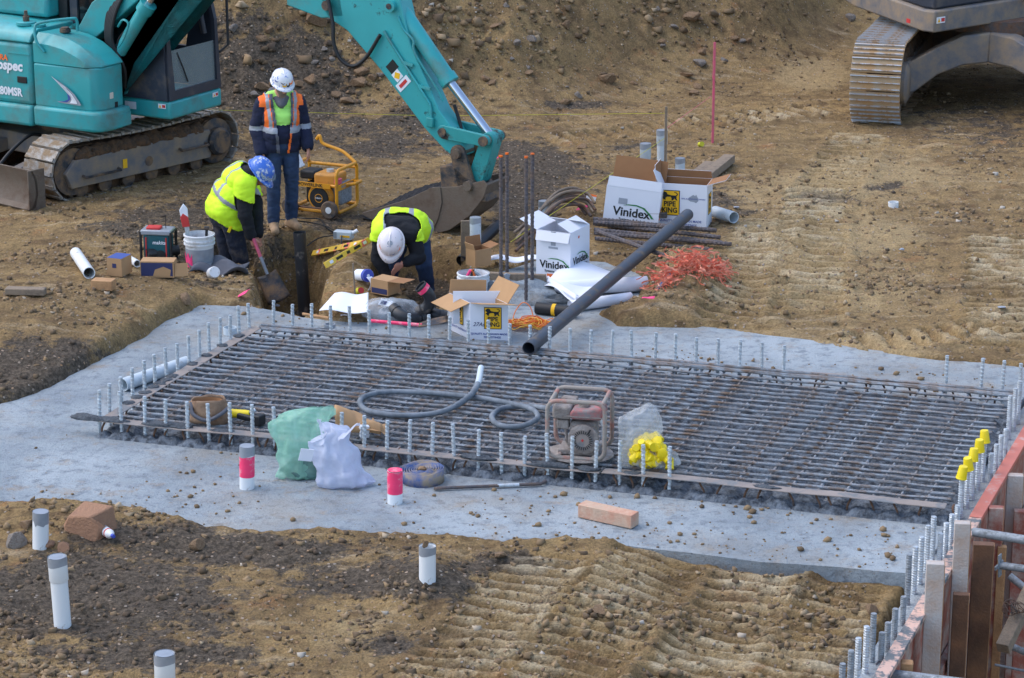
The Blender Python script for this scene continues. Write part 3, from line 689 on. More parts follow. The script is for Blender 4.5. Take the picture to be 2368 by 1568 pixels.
# hooked bar ends under the strips
def hook_mesh(seed):
    rr = random.Random(seed); mb = MB(); b = rr.uniform(-.05, .05); pts = catmull([(0, .05, .115), (0, .0, .112), (b*.3, -.028, .09), (b*.8, -.034, .05), (b, -.02, -.03)], 3)
    return mb.tube(pts, .0085, 6).mesh('hook', K['rebar_rust'], 60)
hk = [hook_mesh(i) for i in range(5)]
u = -.05
while u < ML-.02:
    inst(hk[rnd.randrange(5)], 'hook', mat, (u, -.03, 0), (0, 0, rnd.uniform(-.2, .2))); u += rnd.choice((.09, .13, .17, .2, .22))
u = 0.0
while u < umax(MW)-MSK-.05:
    inst(hk[rnd.randrange(5)], 'hook', mat, (MSK+u, MW+.03, 0), (0, 0, math.pi+rnd.uniform(-.2, .2))); u += rnd.choice((.13, .17, .2, .22))
u = .1
while u < cl-.05:
    p = lx*u+ln*.03; inst(hk[rnd.randrange(5)], 'hook', mat, (p.x, p.y, 0), (0, 0, math.atan2(lx.y, lx.x)+math.pi+rnd.uniform(-.2, .2))); u += rnd.choice((.15, .2, .25))
# mortar lumps on strips and bars
def lump(c, rx, ry, rz, seed, mt='mortar', nm='mortar_lump', parent=None):
    bm = bmesh.new(); bmesh.ops.create_icosphere(bm, subdivisions=3, radius=1); P = np.array([v.co[:] for v in bm.verts]); nz = 1+.55*fbm(P[:, 0]+seed*3.1, P[:, 1]*1.0+P[:, 2], 2.2, 4, seed, .65)
    for v, k in zip(bm.verts, nz): v.co = Vector((v.co.x*rx*k, v.co.y*ry*k, max(-.2, v.co.z)*rz*k))
    me = bpy.data.meshes.new(nm); bm.to_mesh(me); bm.free(); me.materials.append(K[mt]); me.polygons.foreach_set('use_smooth', [True]*len(me.polygons))
    return inst(me, nm, parent, c, (0, 0, rnd.uniform(0, 6)) if rx == ry else (0, 0, 0))
for u, v, a, b, c in ((.0, -.04, .16, .05, .02), (.42, -.05, .16, .045, .028), (.56, -.03, .12, .05, .02), (.95, -.04, .10, .04, .015), (-.2, -.06, .16, .05, .03), (3.0, -.05, .16, .05, .02), (3.55, -.06, .15, .035, .03), (3.85, -.05, .1, .04, .018), (1.5, -.05, .06, .04, .012), (4.2, -.05, .07, .04, .015), (5.2, -.05, .1, .04, .012), (MSK+.55, MW+.06, .08, .05, .015), (MSK+1.6, MW+.07, .08, .05, .015), (MSK+2.2, MW+.07, .08, .04, .012)):
    lump((u, v, MZ+.004), a, b, c, int(abs(u)*10)+3, parent=mat)
for t in (.28, .42, .55, .7, .8, .9, 1.0, 1.35, 1.6, 1.9, 2.2):
    p = lx*(t*cl/2.6+.1)+ln*.075; lump((p.x, p.y, MZ+.004), .05, .05, .012, int(t*100), parent=mat)
# galvanised ribbed bars standing round the mat
def ribbed(L, r, mt, turns=.032, nm='ribbed_bar'):
    mb = MB(); n = 8; nz = max(4, int(L/.0085)); vs = []; fs = []
    for i in range(nz+1):
        z = L*i/nz
        for k in range(n):
            a = 2*math.pi*k/n; s = math.sin(2*math.pi*(z/turns)+a*1.0); rr = r*(1.0+.22*(s > .3)); vs.append((rr*math.cos(a), rr*math.sin(a), z))
    for i in range(nz):
        for k in range(n): l = (k+1) % n; fs.append((i*n+k, i*n+l, (i+1)*n+l, (i+1)*n+k))
    fs.append(tuple(nz*n+k for k in range(n)))
    return mb.add(vs, fs).mesh(nm, K[mt])
GB = [ribbed(.375, .0138, 'galv'), ribbed(.375, .0138, 'galv_dirty')]
def gbar(p, label, group, me=None, z0=-.02, sc=1.0, tilt=.03):
    o = inst(me or GB[0], 'ribbed_bar', None, (p[0], p[1], z0), (rnd.uniform(-tilt, tilt), rnd.uniform(-tilt, tilt), rnd.uniform(0, 6)), (1, 1, sc*rnd.uniform(.95, 1.06)))
    tag(o, label, 'steel bar', group); return o
FRONT = [280, 333, 381, 432, 482, 532, 583, 634, 686, 738, 789, 841, 893, 945, 998, 1051, 1105, 1160, 1212, 1267, 1322, 1376, 1432, 1488, 1548]
def line_at_px(x, z, v, lo=-1, hi=8):
    for _ in range(40):
        m = (lo+hi)/2; p = mp(m, v, z)
        if np_project(p.x, p.y, p.z)[0] < x: lo = m
        else: hi = m
    return mp(lo, v, z)
for i_, x in enumerate(FRONT):
    gbar(line_at_px(x, MZ+.12, -.05), 'galvanised ribbed bar, %s from the left in the front row of the steel mat' % ORD[i_], 'ribbed bars of the front row')
LEFT = [(229, 965), (252, 949), (281, 932), (306, 916), (334, 898), (359, 884), (386, 868), (411, 854), (437, 840), (462, 825), (484, 812), (508, 799), (531, 784), (554, 771), (577, 758)]
for i_, (x, y) in enumerate(LEFT):
    p = at(x, y, MZ); gbar(p, 'galvanised ribbed bar, %s from the front in the left row of the steel mat' % ORD[i_], 'ribbed bars of the left row')
BACK = [630, 675, 719, 765, 810, 855, 899, 945, 991, 1038, 1083, 1131, 1177, 1225, 1270, 1317, 1365, 1413, 1462, 1514, 1560, 1609, 1660, 1709, 1761, 1812]
for i_, x in enumerate(BACK):
    gbar(line_at_px(x, MZ+.12, MW+.055), 'galvanised ribbed bar, %s from the left in the back row behind the mat' % ORD[i_], 'ribbed bars of the back row')
for i_, x in enumerate((2188, 2268, 2318, 2360)):
    gbar(line_at_px(x, MZ+.1, MW+.16), 'galvanised ribbed bar, %s from the left behind the far right corner of the mat' % ORD[i_], 'ribbed bars at the far right corner')
# ------------------------------------------------------------------ wall, starter bars and formwork
wl_ = MB(); A0, A1 = wall_pt(-4.0, -.13), wall_pt(9.0, -.13)
def wall_box(mb, t0, t1, o0, o1, z0, z1):
    P = [wall_pt(t0, o0), wall_pt(t1, o0), wall_pt(t1, o1), wall_pt(t0, o1)]
    vs = [(p.x, p.y, z) for z in (z0, z1) for p in P]
    return mb.add(vs, [(0, 1, 2, 3), (4, 7, 6, 5), (0, 4, 5, 1), (1, 5, 6, 2), (2, 6, 7, 3), (3, 7, 4, 0)])
o = wall_box(MB(), -4, 9, -.122, .0, -2.8, -.03).build('concrete_wall', K['concrete']); tag(o, 'concrete retaining wall cast between the slab edge and the form ply', 'wall')
fw = thing('wall_formwork', 'red and brown plywood wall formwork braced with timber studs at the right edge', 'formwork', (0, 0, 0))
wall_box(MB(), -4, 9, .004, .022, -2.8, -.004).build('ply_sheet', K['ply_red'], fw)
wall_box(MB(), 2.75, 9, .0, .09, 0.0, .035).build('top_plate', K['plate_red'], fw, bevel=.004).__setitem__('label', 'red painted top plate')
wall_box(MB(), -4, 2.745, .0, .09, -.004, .031).build('top_plate', K['plate_mud'], fw, bevel=.004).__setitem__('label', 'cement spattered pale top plate')
for z in (-.75, -1.5, -2.2): wall_box(MB(), -4, 9, .03, .08, z, z+.10).build('waler', K['ply_red'], fw, bevel=.003)
def on_wall(x, y, off):
    lo, hi = -2.5, 2.0
    for _ in range(50):
        m = (lo+hi)/2; p = at(x, y, m); d = (p.xy-WALL0).dot(WN)-off
        # lifting the point brings it closer to the camera
        q = at(x, y, m+.01); dd = (q.xy-WALL0).dot(WN)-off
        if (dd-d) < 0:
            if d > 0: lo = m
            else: hi = m
        else:
            if d > 0: hi = m
            else: lo = m
    p = at(x, y, lo); return p, (p.xy-WALL0).dot(WD)
def stud(x0, x1, ytop, off, mt, dep=.075, zb=-2.55, pr='timber_new'):
    p, t = on_wall((x0+x1)/2, ytop, off); w = (x1-x0)/(FOC/math.hypot(p.y, CAM_H-p.z))*.96
    mb = MB(); H_ = p.z-zb; mb.box((0, 0, zb+H_/2), (w, dep, H_))
    o = mb.build('stud', [K[mt]], fw, bevel=.004, loc=(p.x, p.y, 0), rot=(0, 0, -.14)); 
    lam = MB().box((w/2+.002, 0, zb+H_/2-.002), (.004, dep*.9, H_-.006)).build('ply_edge', K[pr], o)
    return o, p
stud(2141, 2184, 1300, .13, 'ply_dirty'); stud(2206, 2244, 1207, .14, 'ply_dirty'); stud(2249, 2298, 1256, .24, 'ply_brown')
stud(2285, 2320, 1172, .14, 'ply_red'); stud(2328, 2366, 1097, .14, 'ply_dirty'); stud(2203, 2240, 1372, .20, 'ply_brown', .06); stud(2306, 2326, 1262, .2, 'timber_new', .06); stud(2082, 2110, 1530, .12, 'timber_new')
stud(2344, 2380, 1180, .22, 'ply_red'); stud(2346, 2386, 1420, .42, 'ply_red')
def prop(a, b, r, label, plate=None):
    t = thing('prop_tube', label, 'steel tube', (0, 0, 0))
    MB().tube([a, b], r, 14).build('tube', K['galv_dirty'], t, smooth=50)
    if plate is not None:
        d = (Vector(b)-Vector(a)).normalized(); q = d.to_track_quat('Z', 'Y').to_euler()
        MB().box((0, 0, 0), (.16, .03+.0, .012)).box((0, 0, 0.007), (.06, .16, .01)).build('end_plate', K['galv_dirty'], t, bevel=.003, loc=a, rot=q)
    return t
p, _ = on_wall(2250, 1230, .10); q = at_y(2420, 1256, p.y-.3); prop(p, q, .032, 'thick grey steel tube reaching right from the tall stud')
p, _ = on_wall(2309, 1307, .30); q = at_y(2440, 1325, p.y-.2); prop(p, q, .027, 'grey steel tube with a square end plate beside the brown stud', 1)
p, _ = on_wall(2334, 1332, .34); q = at_y(2420, 1400, p.y-.2); prop(p, q, .026, 'grey steel tube slanting down to the right edge')
p, _ = on_wall(2026, 1556, -.05); q = at_y(2420, 1606, p.y-.5); prop(p, q, .036, 'thick cement spattered tube crossing the bottom right corner', 1)
p, _ = on_wall(2340, 1495, .45); q = at_y(2420, 1530, p.y-.2); prop(p, q, .024, 'short grey tube low in the bottom right corner')
p, _ = on_wall(2300, 1537, .35); q = at_y(2420, 1562, p.y-.2); prop(p, q, .009, 'thin threaded tie rod at the foot of the brown stud')
tb = thing('timber_brace', 'pale timber brace leaning on the formwork beside coiled wire', 'timber', (0, 0, 0))
p, _ = on_wall(2318, 1500, .45); q = at_y(2400, 1330, p.y+.5); MB().beam(p, q, .09, .09).build('beam', K['timber'], tb, bevel=.004)
wc = MB(); p = at_y(2345, 1405, p.y+.15)
for k in range(9):
    r1 = rnd.uniform(.05, .08); ax = Euler((rnd.uniform(.6, 1.6), rnd.uniform(-.5, .5), rnd.uniform(0, 3))).to_matrix(); wc.tube([p+ax@Vector((r1*math.cos(a/12*6.283), r1*.7*math.sin(a/12*6.283), rnd.uniform(-.006, .006)))+Vector((.01*k-.04, 0, 0)) for a in range(12)], .003, 5, closed=True)
tag(wc.build('wire_coil', K['rebar_rust'], None, smooth=60), 'rusty coil of tie wire hung on the timber brace', 'wire')
TALL = [(1948, 1534), (1968, 1504), (1985, 1475), (2004, 1448), (2020, 1418), (2102, 1282), (2117, 1264), (2131, 1241), (2146, 1215), (2159, 1194), (2224, 1096), (2238, 1076), (2250, 1055), (2264, 1034), (2276, 1013), (2336, 915), (2348, 898), (2358, 881)]
SHORT = [(2039, 1462), (2053, 1439), (2070, 1407), (2089, 1379), (2175, 1233), (2188, 1209), (2201, 1189), (2214, 1168), (2292, 1048), (2304, 1027), (2315, 1006), (2326, 991)]
WB = [ribbed(1.0, .0175, 'galv', nm='starter_bar'), ribbed(1.0, .0175, 'galv_dirty', nm='starter_bar')]
def starter(x, y, off, lab, grp, far=True):
    p, t = on_wall(x, y, off); L_ = p.z+.25
    o = inst(WB[0 if (far or rnd.random() < .4) else 1], 'starter_bar', None, (p.x, p.y, -.25), (0, 0, rnd.uniform(0, 6)), (1, 1, L_)); tag(o, lab, 'steel bar', grp); return p
for i, (x, y) in enumerate(TALL):
    cap = 10 <= i < 15
    if i < 5: lab, g = 'tall dull starter bar in the nearest cluster', 'nearest tall starter bars'
    elif i < 10: lab, g = 'tall starter bar where the bare slab meets the wall', 'corner tall starter bars'
    elif cap: lab, g = 'tall starter bar under a yellow plastic cap', 'capped starter bars'
    else: lab, g = 'tall starter bar at the right edge beyond the capped bars', 'far tall starter bars'
    p = starter(x, y, -.085, lab+', %s from the near end' % ORD[i-(0 if i < 5 else 5 if i < 10 else 10 if i < 15 else 15)], g, i >= 7)
    if cap:
        mb = MB().lathe([(0, .05), (.024, .05), (.026, .045), (.032, -.02), (.034, -.022), (.0345, -.028), (.030, -.03), (.0, -.03)], n=16)
        c = mb.build('bar_cap', K['yellow_cap'], None, smooth=35, loc=p, rot=(rnd.uniform(-.12, .12), rnd.uniform(-.15, .15), 0)); c.scale = (1.2,)*3
        tag(c, ('yellow plastic bar cap, %s of the five along the form wall' % ('nearest', 'second nearest', 'middle', 'second farthest', 'farthest')[i-10]), 'bar cap', 'yellow bar caps')
for i, (x, y) in enumerate(SHORT):
    g = i//4; w = ('short starter bar beside the nearest cluster of tall bars', 'short starter bar between slab corner and capped bars', 'short starter bar just beyond the capped bars')[g]
    starter(x, y, -.035, w+', %s from the near end' % ORD[i % 4], 'short starter bars '+('near', 'middle', 'far')[g], i >= 4)
# ------------------------------------------------------------------ tracks
K['shoe_edge'] = M('worn bright grousers', (178, 182, 188), .4, .4, .1, 9, (150, 122, 90), .42, 8, .15)
def shoe_mesh(w, pitch, t, kind, mt):
    mb = MB(); mb.box((0, 0, 0), (pitch*.93, w, t)); mb.m = 1 if kind == 3 else 0
    if kind == 3:
        for x in (-.36, .0, .36): mb.box((x*pitch, 0, t*.5+.011), (.012, w*.99, .024))
    else:
        mb.box((-.30*pitch, 0, t*.5+.006), (.30*pitch, w*.96, .014)); mb.box((.42*pitch, 0, -.004), (.05*pitch, w, t*1.2))
    return mb.mesh('shoe', [mt, K['shoe_edge']])
def track_path(L, H, n, sag=.02):
    r = H/2; st = L-H; P = 2*st+2*math.pi*r; out = []
    for i in range(n):
        s = P*i/n
        if s < st: x, z, a = -st/2+s, H-sag*math.sin(math.pi*s/st), math.cos(math.pi*s/st)*sag*3.0/st
        elif s < st+math.pi*r: t = (s-st)/r; x, z, a = st/2+r*math.sin(t), r+r*math.cos(t), t
        elif s < 2*st+math.pi*r: x, z, a = st/2-(s-st-math.pi*r), 0.0, math.pi
        else: t = (s-2*st-math.pi*r)/r; x, z, a = -st/2-r*math.sin(t), r-r*math.cos(t), math.pi+t
        out.append((x, z, a))
    return out
def track(root, L, H, w, n, ctr, rz, kind, mats, near=-1):
    P = (2*(L-H)+math.pi*H)/n
    fr = MB(); st = L-H
    fr.prism([(-st/2-.06, .14*H/.6), (st/2-.12, .14*H/.6), (st/2-.05, .28*H/.6), (st/2-.12, .44*H/.6), (-st/2, .42*H/.6), (-st/2-.14, .30*H/.6)], near*w*.36, near*w*.50)
    f = fr.build('track_frame', mats['frame'], root, bevel=.008, loc=(ctr[0], ctr[1], 0), rot=(0, 0, rz))
    me_ = shoe_mesh(w, P, .022, kind, mats['shoe'])
    for x, z, a in track_path(L, H, n, .03): inst(me_, 'shoe', f, (x, 0, z+.012), (0, a, 0), (1, rnd.uniform(.99, 1.0), rnd.uniform(.9, 1.15)))
    core = MB(); core.prism([(x*.985, .02+z*.94) for x, z, a in track_path(L-.06, H-.05, 28, .03)], -w*.20, w*.20); core.build('chain', mats['chain'], f)
    # packed mud on the frame ledge
    for k in range(9):
        x = -st/2+.2+k*(st-.5)/8; lump((x, near*w*.30, .44*H/.6), .17, .10, .09*H/.6, 300+k+int(H*100), 'rust_mud', 'mud', f)
    for sx, rr in ((st/2, H*.40), (-st/2, H*.40)):
        wh = MB(); R = (math.pi/2*(-near), 0, 0)
        wh.lathe([(0, .0), (rr, .0), (rr, .05), (rr*.62, .07), (rr*.62, .13), (rr*.5, .16), (0, .16)] if sx > 0 else [(0, 0), (rr, 0), (rr, .04), (0, .05)], (sx, near*w*.30, H/2), R, 22)
        wh.build('drive_wheel' if sx > 0 else 'idler', mats['wheel'], f, smooth=35)
    for k in range(6):
        x = -st/2+.12+k*(st-.4)/5; MB().lathe([(0, 0), (.07*H/.6, 0), (.085*H/.6, .03), (.085*H/.6, .07), (.04, .09), (0, .09)], (x, near*w*.22, .105*H/.6), (math.pi/2*(-near), 0, 0), 14).build('roller', mats['wheel'], f, smooth=35)
    return f
TM = dict(frame=K['frame_paint'], shoe=K['track_steel'], chain=K['rust_mud'], wheel=K['dark_steel'])
# ------------------------------------------------------------------ teal excavator
EXC = Vector((-4.81, 28.5, 0)); UH = math.radians(-30); TH_ = math.radians(50)
ex = thing('excavator', 'teal tracked excavator digging at the left with its arm reaching right', 'excavator', EXC)
def tof(off): return (-math.sin(TH_)*off, math.cos(TH_)*off)
ft = track(ex, 2.72, .64, .46, 42, tof(-.86), TH_, 1, TM, -1)
track(ex, 2.72, .64, .46, 42, tof(.86), TH_, 1, TM, 1)
# frame fittings on the near track: steps and badge
MB().tube([(-.95, -.235, .27), (-.95, -.285, .255), (-.45, -.285, .255), (-.45, -.235, .27)], .016, 6).build('step_bar', K['dark_steel'], ft, smooth=50)
MB().tube([(.45, -.235, .33), (.45, -.285, .315), (.85, -.285, .315), (.85, -.235, .33)], .016, 6).build('step_bar', K['dark_steel'], ft, smooth=50)
MB().box((-.35, -.236, .30), (.06, .004, .10)).build('label_plate', K['print_yellow'], ft)
MB().lathe([(.05, 0), (.055, .004), (.04, .004)], (0, -.232, .27), (math.pi/2, 0, 0), 16).build('badge', K['dark_steel'], ft)
cb = MB(); cb.box((0, 0, .42), (1.5, 1.5, .22)); cb.box((0, .45, .36), (.5, 1.0, .16), (.0, 0, .35)); cb.box((0, -.45, .36), (.5, 1.0, .16), (0, 0, -.35)); cb.build('carbody', K['frame_paint'], ex, bevel=.02, rot=(0, 0, TH_))
MB().lathe([(0, .5), (.48, .5), (.48, .70), (0, .70)], n=28).build('slew_ring', K['dark_steel'], ex, smooth=40)
# dozer blade
bl = MB(); prof = [(.10, .02), (.02, .06), (-.02, .2), (-.01, .36), (.05, .46), (.08, .46), (.03, .34), (.02, .2), (.06, .09), (.13, .05)]
bl.prism([(-x-1.62, z) for x, z in prof], -1.14, 1.14); bl.box((-1.62, -1.13, .24), (.22, .02, .44)).box((-1.62, 1.13, .24), (.22, .02, .44))
bl.build('dozer_blade', K['bucket_steel'], ex, bevel=.005, rot=(0, 0, TH_))
for s in (-1, 1): MB().beam((-.6, s*.42, .40), (-1.58, s*.55, .25), .12, .14).build('blade_arm', K['frame_paint'], ex, bevel=.01, rot=(0, 0, TH_))
MB().tube(catmull([(-.75, -.3, .55), (-1.0, -.33, .62), (-1.3, -.36, .5), (-1.5, -.36, .35)], 5), .02, 7).build('blade_hose', K['black'], ex, smooth=60, rot=(0, 0, TH_))
U = (0, 0, UH)
# upper body: right-hand house
def hull(sec, name, mt, bev=.03, sub=0):
    mb = MB(); n = len(sec[0]); vs = []; fs = []
    for s_ in sec: vs += s_
    for i in range(len(sec)-1):
        for k in range(n): fs.append((i*n+k, i*n+(k+1) % n, (i+1)*n+(k+1) % n, (i+1)*n+k))
    fs.append(tuple(range(n-1, -1, -1))); fs.append(tuple((len(sec)-1)*n+k for k in range(n)))
    mb.add(vs, fs); return mb.build(name, mt, ex, bevel=bev, rot=U, seg=3)
def sec(x, y0, y1, z0, z1, r=.0): return [(x, y0, z0), (x, y1, z0), (x, y1, z1), (x, y0, z1)]
sk = MB()                                            # lower skirt band wrapping the body
pl_ = [(1.17, -.50), (1.20, -.95), (1.13, -1.06), (1.0, -1.10), (.24, -1.11)]
def skirt(pts, z0, z1, name, mt, bev):
    mb = MB(); n = len(pts); mb.add([(x, y, z0) for x, y in pts]+[(x, y, z1) for x, y in pts], [tuple(range(n)), tuple(range(2*n-1, n-1, -1))]+[(i, i+n, (i+1) % n+n, (i+1) % n) for i in range(n)]); return mb.build(name, mt, ex, bevel=bev, rot=U, seg=3)
skirt([(1.15, -.55), (1.17, -.90), (1.13, -1.03), (1.04, -1.09), (.245, -1.10), (.245, -.55)], .74, .96, 'skirt', K['teal'], .035)
skirt([(.225, -.2), (.225, -1.10), (-.5, -1.10), (-1.0, -.95), (-1.3, -.55), (-1.36, .0), (-1.36, .3), (0, .3)], .72, .95, 'counterweight', K['teal'], .04)
skirt([(1.07, -.58), (1.09, -.88), (1.06, -.97), (.99, -1.03), (.25, -1.06), (.25, -.58)], .955, 1.42, 'tank_panel', K['teal'], .02)
skirt([(.22, -.4), (.22, -1.06), (-.5, -1.06), (-.98, -.92), (-1.27, -.52), (-1.32, 0), (-1.32, .3), (.1, .3)], .945, 1.62, 'engine_panel', K['teal'], .05)
# sloping tank cover (front) 
xs_ = [.255, .45, .65, .82, .95, 1.05, 1.085]; zt = [1.735, 1.73, 1.70, 1.64, 1.565, 1.48, 1.44]; secs = []
for x, z in zip(xs_, zt):
    yr = -1.055 if x < .95 else -1.055+(x-.95)*.9; d = max(.01, min(.10, (z-1.425)*.6))
    secs.append([(x, yr, 1.425), (x, -.58, 1.425), (x, -.58, z-.01), (x, yr+d, z), (x, yr, z-d)])
hull(secs, 'tank_cover', K['teal'], .02)
secs = []
for x, z in zip([-1.25, -.9, -.5, -.1, .215], [1.76, 1.79, 1.79, 1.775, 1.76]):
    yr = -1.06 if x > -.5 else -1.06+(-.5-x)*.55; secs.append([(x, yr, 1.625), (x, .28, 1.625), (x, .28, z), (x, yr+.16, z), (x, yr+.05, z-.045), (x, yr, z-.12)])
hull(secs, 'engine_hood', K['teal'], .025)
MB().box((-.62, -.10, 1.93), (1.3, .85, .26)).build('rear_hood', K['teal'], ex, bevel=.05, rot=U, seg=3)
MB().box((-.6, -.30, 2.075), (.9, .03, .02)).build('hood_groove', K['black'], ex, rot=U)
MB().box((.10, -.10, 1.90), (.12, .5, .22)).build('hood_grille', K['black'], ex, bevel=.01, rot=U)
# small things on the hood
h_ = MB().lathe([(0, 0), (.11, 0), (.11, .03), (.10, .035), (0, .035)], (-.02, -.82, 1.775), None, 22).build('filler_flange', K['teal'], ex, smooth=40, rot=U)
MB().lathe([(0, .03), (.035, .03), (.035, .09), (.022, .09), (.018, .15), (0, .15)], (-.02, -.82, 1.775), None, 14).build('antenna_bolt', K['dark_steel'], h_, smooth=40)
MB().lathe([(0, 0), (.08, 0), (.08, .022), (0, .022)], (.13, -.80, 1.768), None, 18).build('filler_flange', K['teal'], ex, smooth=40, rot=U)
MB().lathe([(0, 0), (.06, 0), (.06, .035), (.045, .035), (.045, .05), (0, .05)], (.48, -.78, 1.73), None, 20).build('fuel_cap', K['dark_steel'], ex, smooth=40, rot=U)
MB().tube(catmull([(.42, -1.07, 1.55), (.34, -1.09, 1.66), (.30, -1.06, 1.80), (.34, -1.0, 1.85), (.56, -.78, 1.88), (.60, -.73, 1.86), (.60, -.72, 1.74)], 6), .016, 8).build('grab_rail', K['teal'], ex, smooth=60, rot=U)
MB().lathe([(0, 0), (.03, 0), (.03, .01), (0, .01)], (-.7, .1, 2.07), None, 12).build('hood_bolt', K['dark_steel'], ex, rot=U)
# marks on the side panels
SP = (math.pi/2, 0, 0)
def on_side(o, x, z, y=-1.064):
    o.location = Matrix.Rotation(UH, 3, 'Z')@Vector((x, y, z)); o.rotation_euler = (math.pi/2, 0, UH); return o
sw = [(.43, 1.30), (.55, 1.235), (.70, 1.16), (.80, 1.09), (.86, 1.02), (.885, .985), (.87, .975), (.60, .982), (.56, .992), (.66, 1.005), (.72, 1.03), (.71, 1.09), (.66, 1.155), (.56, 1.23)]
on_side(flat([(x-.7, z-1.1) for x, z in sw], K['print_grey'], ex, 'swoosh_mark'), .7, 1.14, -1.0605-.006)
sw2 = [(.56, 1.235), (.67, 1.16), (.735, 1.09), (.745, 1.03), (.70, .997), (.58, .986), (.66, 1.005), (.715, 1.03), (.705, 1.09), (.655, 1.155)]
on_side(flat([(x-.7, z-1.1) for x, z in sw2], K['print_blue'], ex, 'swoosh_mark'), .7, 1.14, -1.0605-.010)
sw3 = [(.50, 1.262), (.66, 1.175), (.77, 1.09), (.83, 1.02), (.84, .992), (.74, .992), (.765, 1.03), (.75, 1.09), (.69, 1.16)]
on_side(flat([(x-.7, z-1.1) for x, z in sw3], K['print_white'], ex, 'swoosh_mark'), .7, 1.14, -1.0605-.014)
def side_text(w, size, mt, x, z, b=.004, sh=.0, sx=1.0, y=-1.067): return on_side(text(w, size, mt, ex, (0, 0, 0), (0, 0, 0), b, sx, 'RIGHT', shear=sh), x, z, y)
side_text('ACERA', .085, K['print_orange'], -.10, 1.44, .003, .1); side_text('Geospec', .15, K['print_white'], .10, 1.36, .006, .15); side_text('SK80MSR', .12, K['print_white'], .08, 1.075, .005, 0, .9)
MB().box((.09, -1.066, 1.22), (.13, .012, .07)).build('door_latch', K['black'], ex, bevel=.01, rot=U); MB().box((.06, -1.065, 1.50), (.3, .01, .006)).build('panel_crease', K['teal'], ex, rot=U)
MB().box((1.082, -.80, 1.10), (.01, .07, .07)).build('head_lamp', K['lamp'], ex, bevel=.01, rot=U); MB().box((1.082, -.72, .99), (.01, .05, .06)).build('vent', K['black'], ex, bevel=.01, rot=U)
MB().box((1.16, -.72, .83), (.01, .28, .14)).build('step_panel', K['teal'], ex, bevel=.004, rot=U)
# cab
cx0, cx1, cy0, cy1 = .18, 1.46, -.30, .62; cz = .99
MB().box(((cx0+cx1)/2+.01, (cy0+cy1)/2, .885), (cx1-cx0+.03, cy1-cy0+.02, .20)).build('cab_base', K['teal'], ex, bevel=.03, rot=U, seg=3)
cabm = MB()
# right side wall with window opening, front with windscreen opening, posts and roof
def wallq(pts_o, pts_i): 
    n = len(pts_o); cabm.add(list(pts_o)+list(pts_i), [(i, (i+1) % n, n+(i+1) % n, n+i) for i in range(n)])
ZT = 2.62
def side(y, d):
    o = [(cx0, y, cz), (cx1, y, cz), (cx1-.03, y, 1.75), (cx1-.22, y, ZT), (cx0, y, ZT)]
    i = [(cx0+.10, y, 1.42), (cx1-.42, y, 1.42), (cx1-.36, y, 1.75), (cx1-.36, y, ZT-.12), (cx0+.10, y, ZT-.12)]
    if d: o = o[::-1]; i = i[::-1]
    wallq(o, i)
side(cy0, 0); side(cy1, 1)
fo = [(cx1, cy0, cz), (cx1, cy1, cz), (cx1-.03, cy1, 1.75), (cx1-.22, cy1, ZT), (cx1-.22, cy0, ZT), (cx1-.03, cy0, 1.75)]
fi = [(cx1, cy0+.09, cz+.10), (cx1, cy1-.07, cz+.10), (cx1-.03, cy1-.05, 1.75), (cx1-.20, cy1-.07, ZT-.10), (cx1-.20, cy0+.07, ZT-.10), (cx1-.03, cy0+.06, 1.75)]
wallq(fo, fi)
cabm.add([(cx0, cy0, cz), (cx0, cy1, cz), (cx0, cy1, ZT), (cx0, cy0, ZT)], [(0, 3, 2, 1)])
cabm.add([(cx0, cy0, ZT), (cx1-.22, cy0, ZT), (cx1-.22, cy1, ZT), (cx0, cy1, ZT)], [(0, 1, 2, 3)])
cab = cabm.build('cab', K['dark_cab'], ex, rot=U, solid=.05)
MB().add([(cx1-.004, cy0+.08, cz+.09), (cx1-.004, cy1-.06, cz+.09), (cx1-.022, cy1-.05, 1.52), (cx1-.022, cy0+.06, 1.52)], [(0, 1, 2, 3)]).build('windscreen', K['white_glass'], cab, solid=.006)
MB().add([(cx0+.10, cy0+.002, 1.42), (cx1-.42, cy0+.002, 1.42), (cx1-.36, cy0+.002, 1.75), (cx1-.36, cy0+.002, ZT-.12), (cx0+.10, cy0+.002, ZT-.12)], [(0, 1, 2, 3, 4)]).build('side_window', K['dark_glass'], cab, solid=.006)
for z in (1.10, 1.17, 1.24, 1.31): MB().box((.72, cy0-.027, z), (.75, .006, .012)).build('panel_rib', K['dark_cab'], cab)
MB().box((cx0+.55, .16, 1.35), (.45, .5, .5)).box((cx0+.36, .16, 1.75), (.12, .5, .6)).build('seat', K['black'], cab, bevel=.05)
MB().tube([(cx1-.02, cy0+.2, cz+.5), (cx1+.01, cy0+.25, cz+.35), (cx1+.01, cy0+.34, cz+.16)], .008, 5).build('wiper', K['black'], cab)
MB().tube([(cx1-.03, cy1+.0, 2.5), (cx1+.04, cy1+.13, 2.35), (cx1+.04, cy1+.13, 1.45), (cx1-.0, cy1+.02, 1.38)], .016, 8).build('grab_rail', K['black'], cab, smooth=60)
MB().tube(catmull([(cx1-.2, cy1-.12, 2.4), (cx1-.12, cy1-.1, 2.1), (cx1-.13, cy1-.13, 1.85), (cx1-.10, cy1-.11, 1.6)], 4), .035, 7).build('door_post', K['dark_cab'], cab, smooth=60)
MB().box((.25, -.45, 2.15), (.04, .04, .12)).build('beacon_lamp', K['amber'], ex, bevel=.01, rot=U)
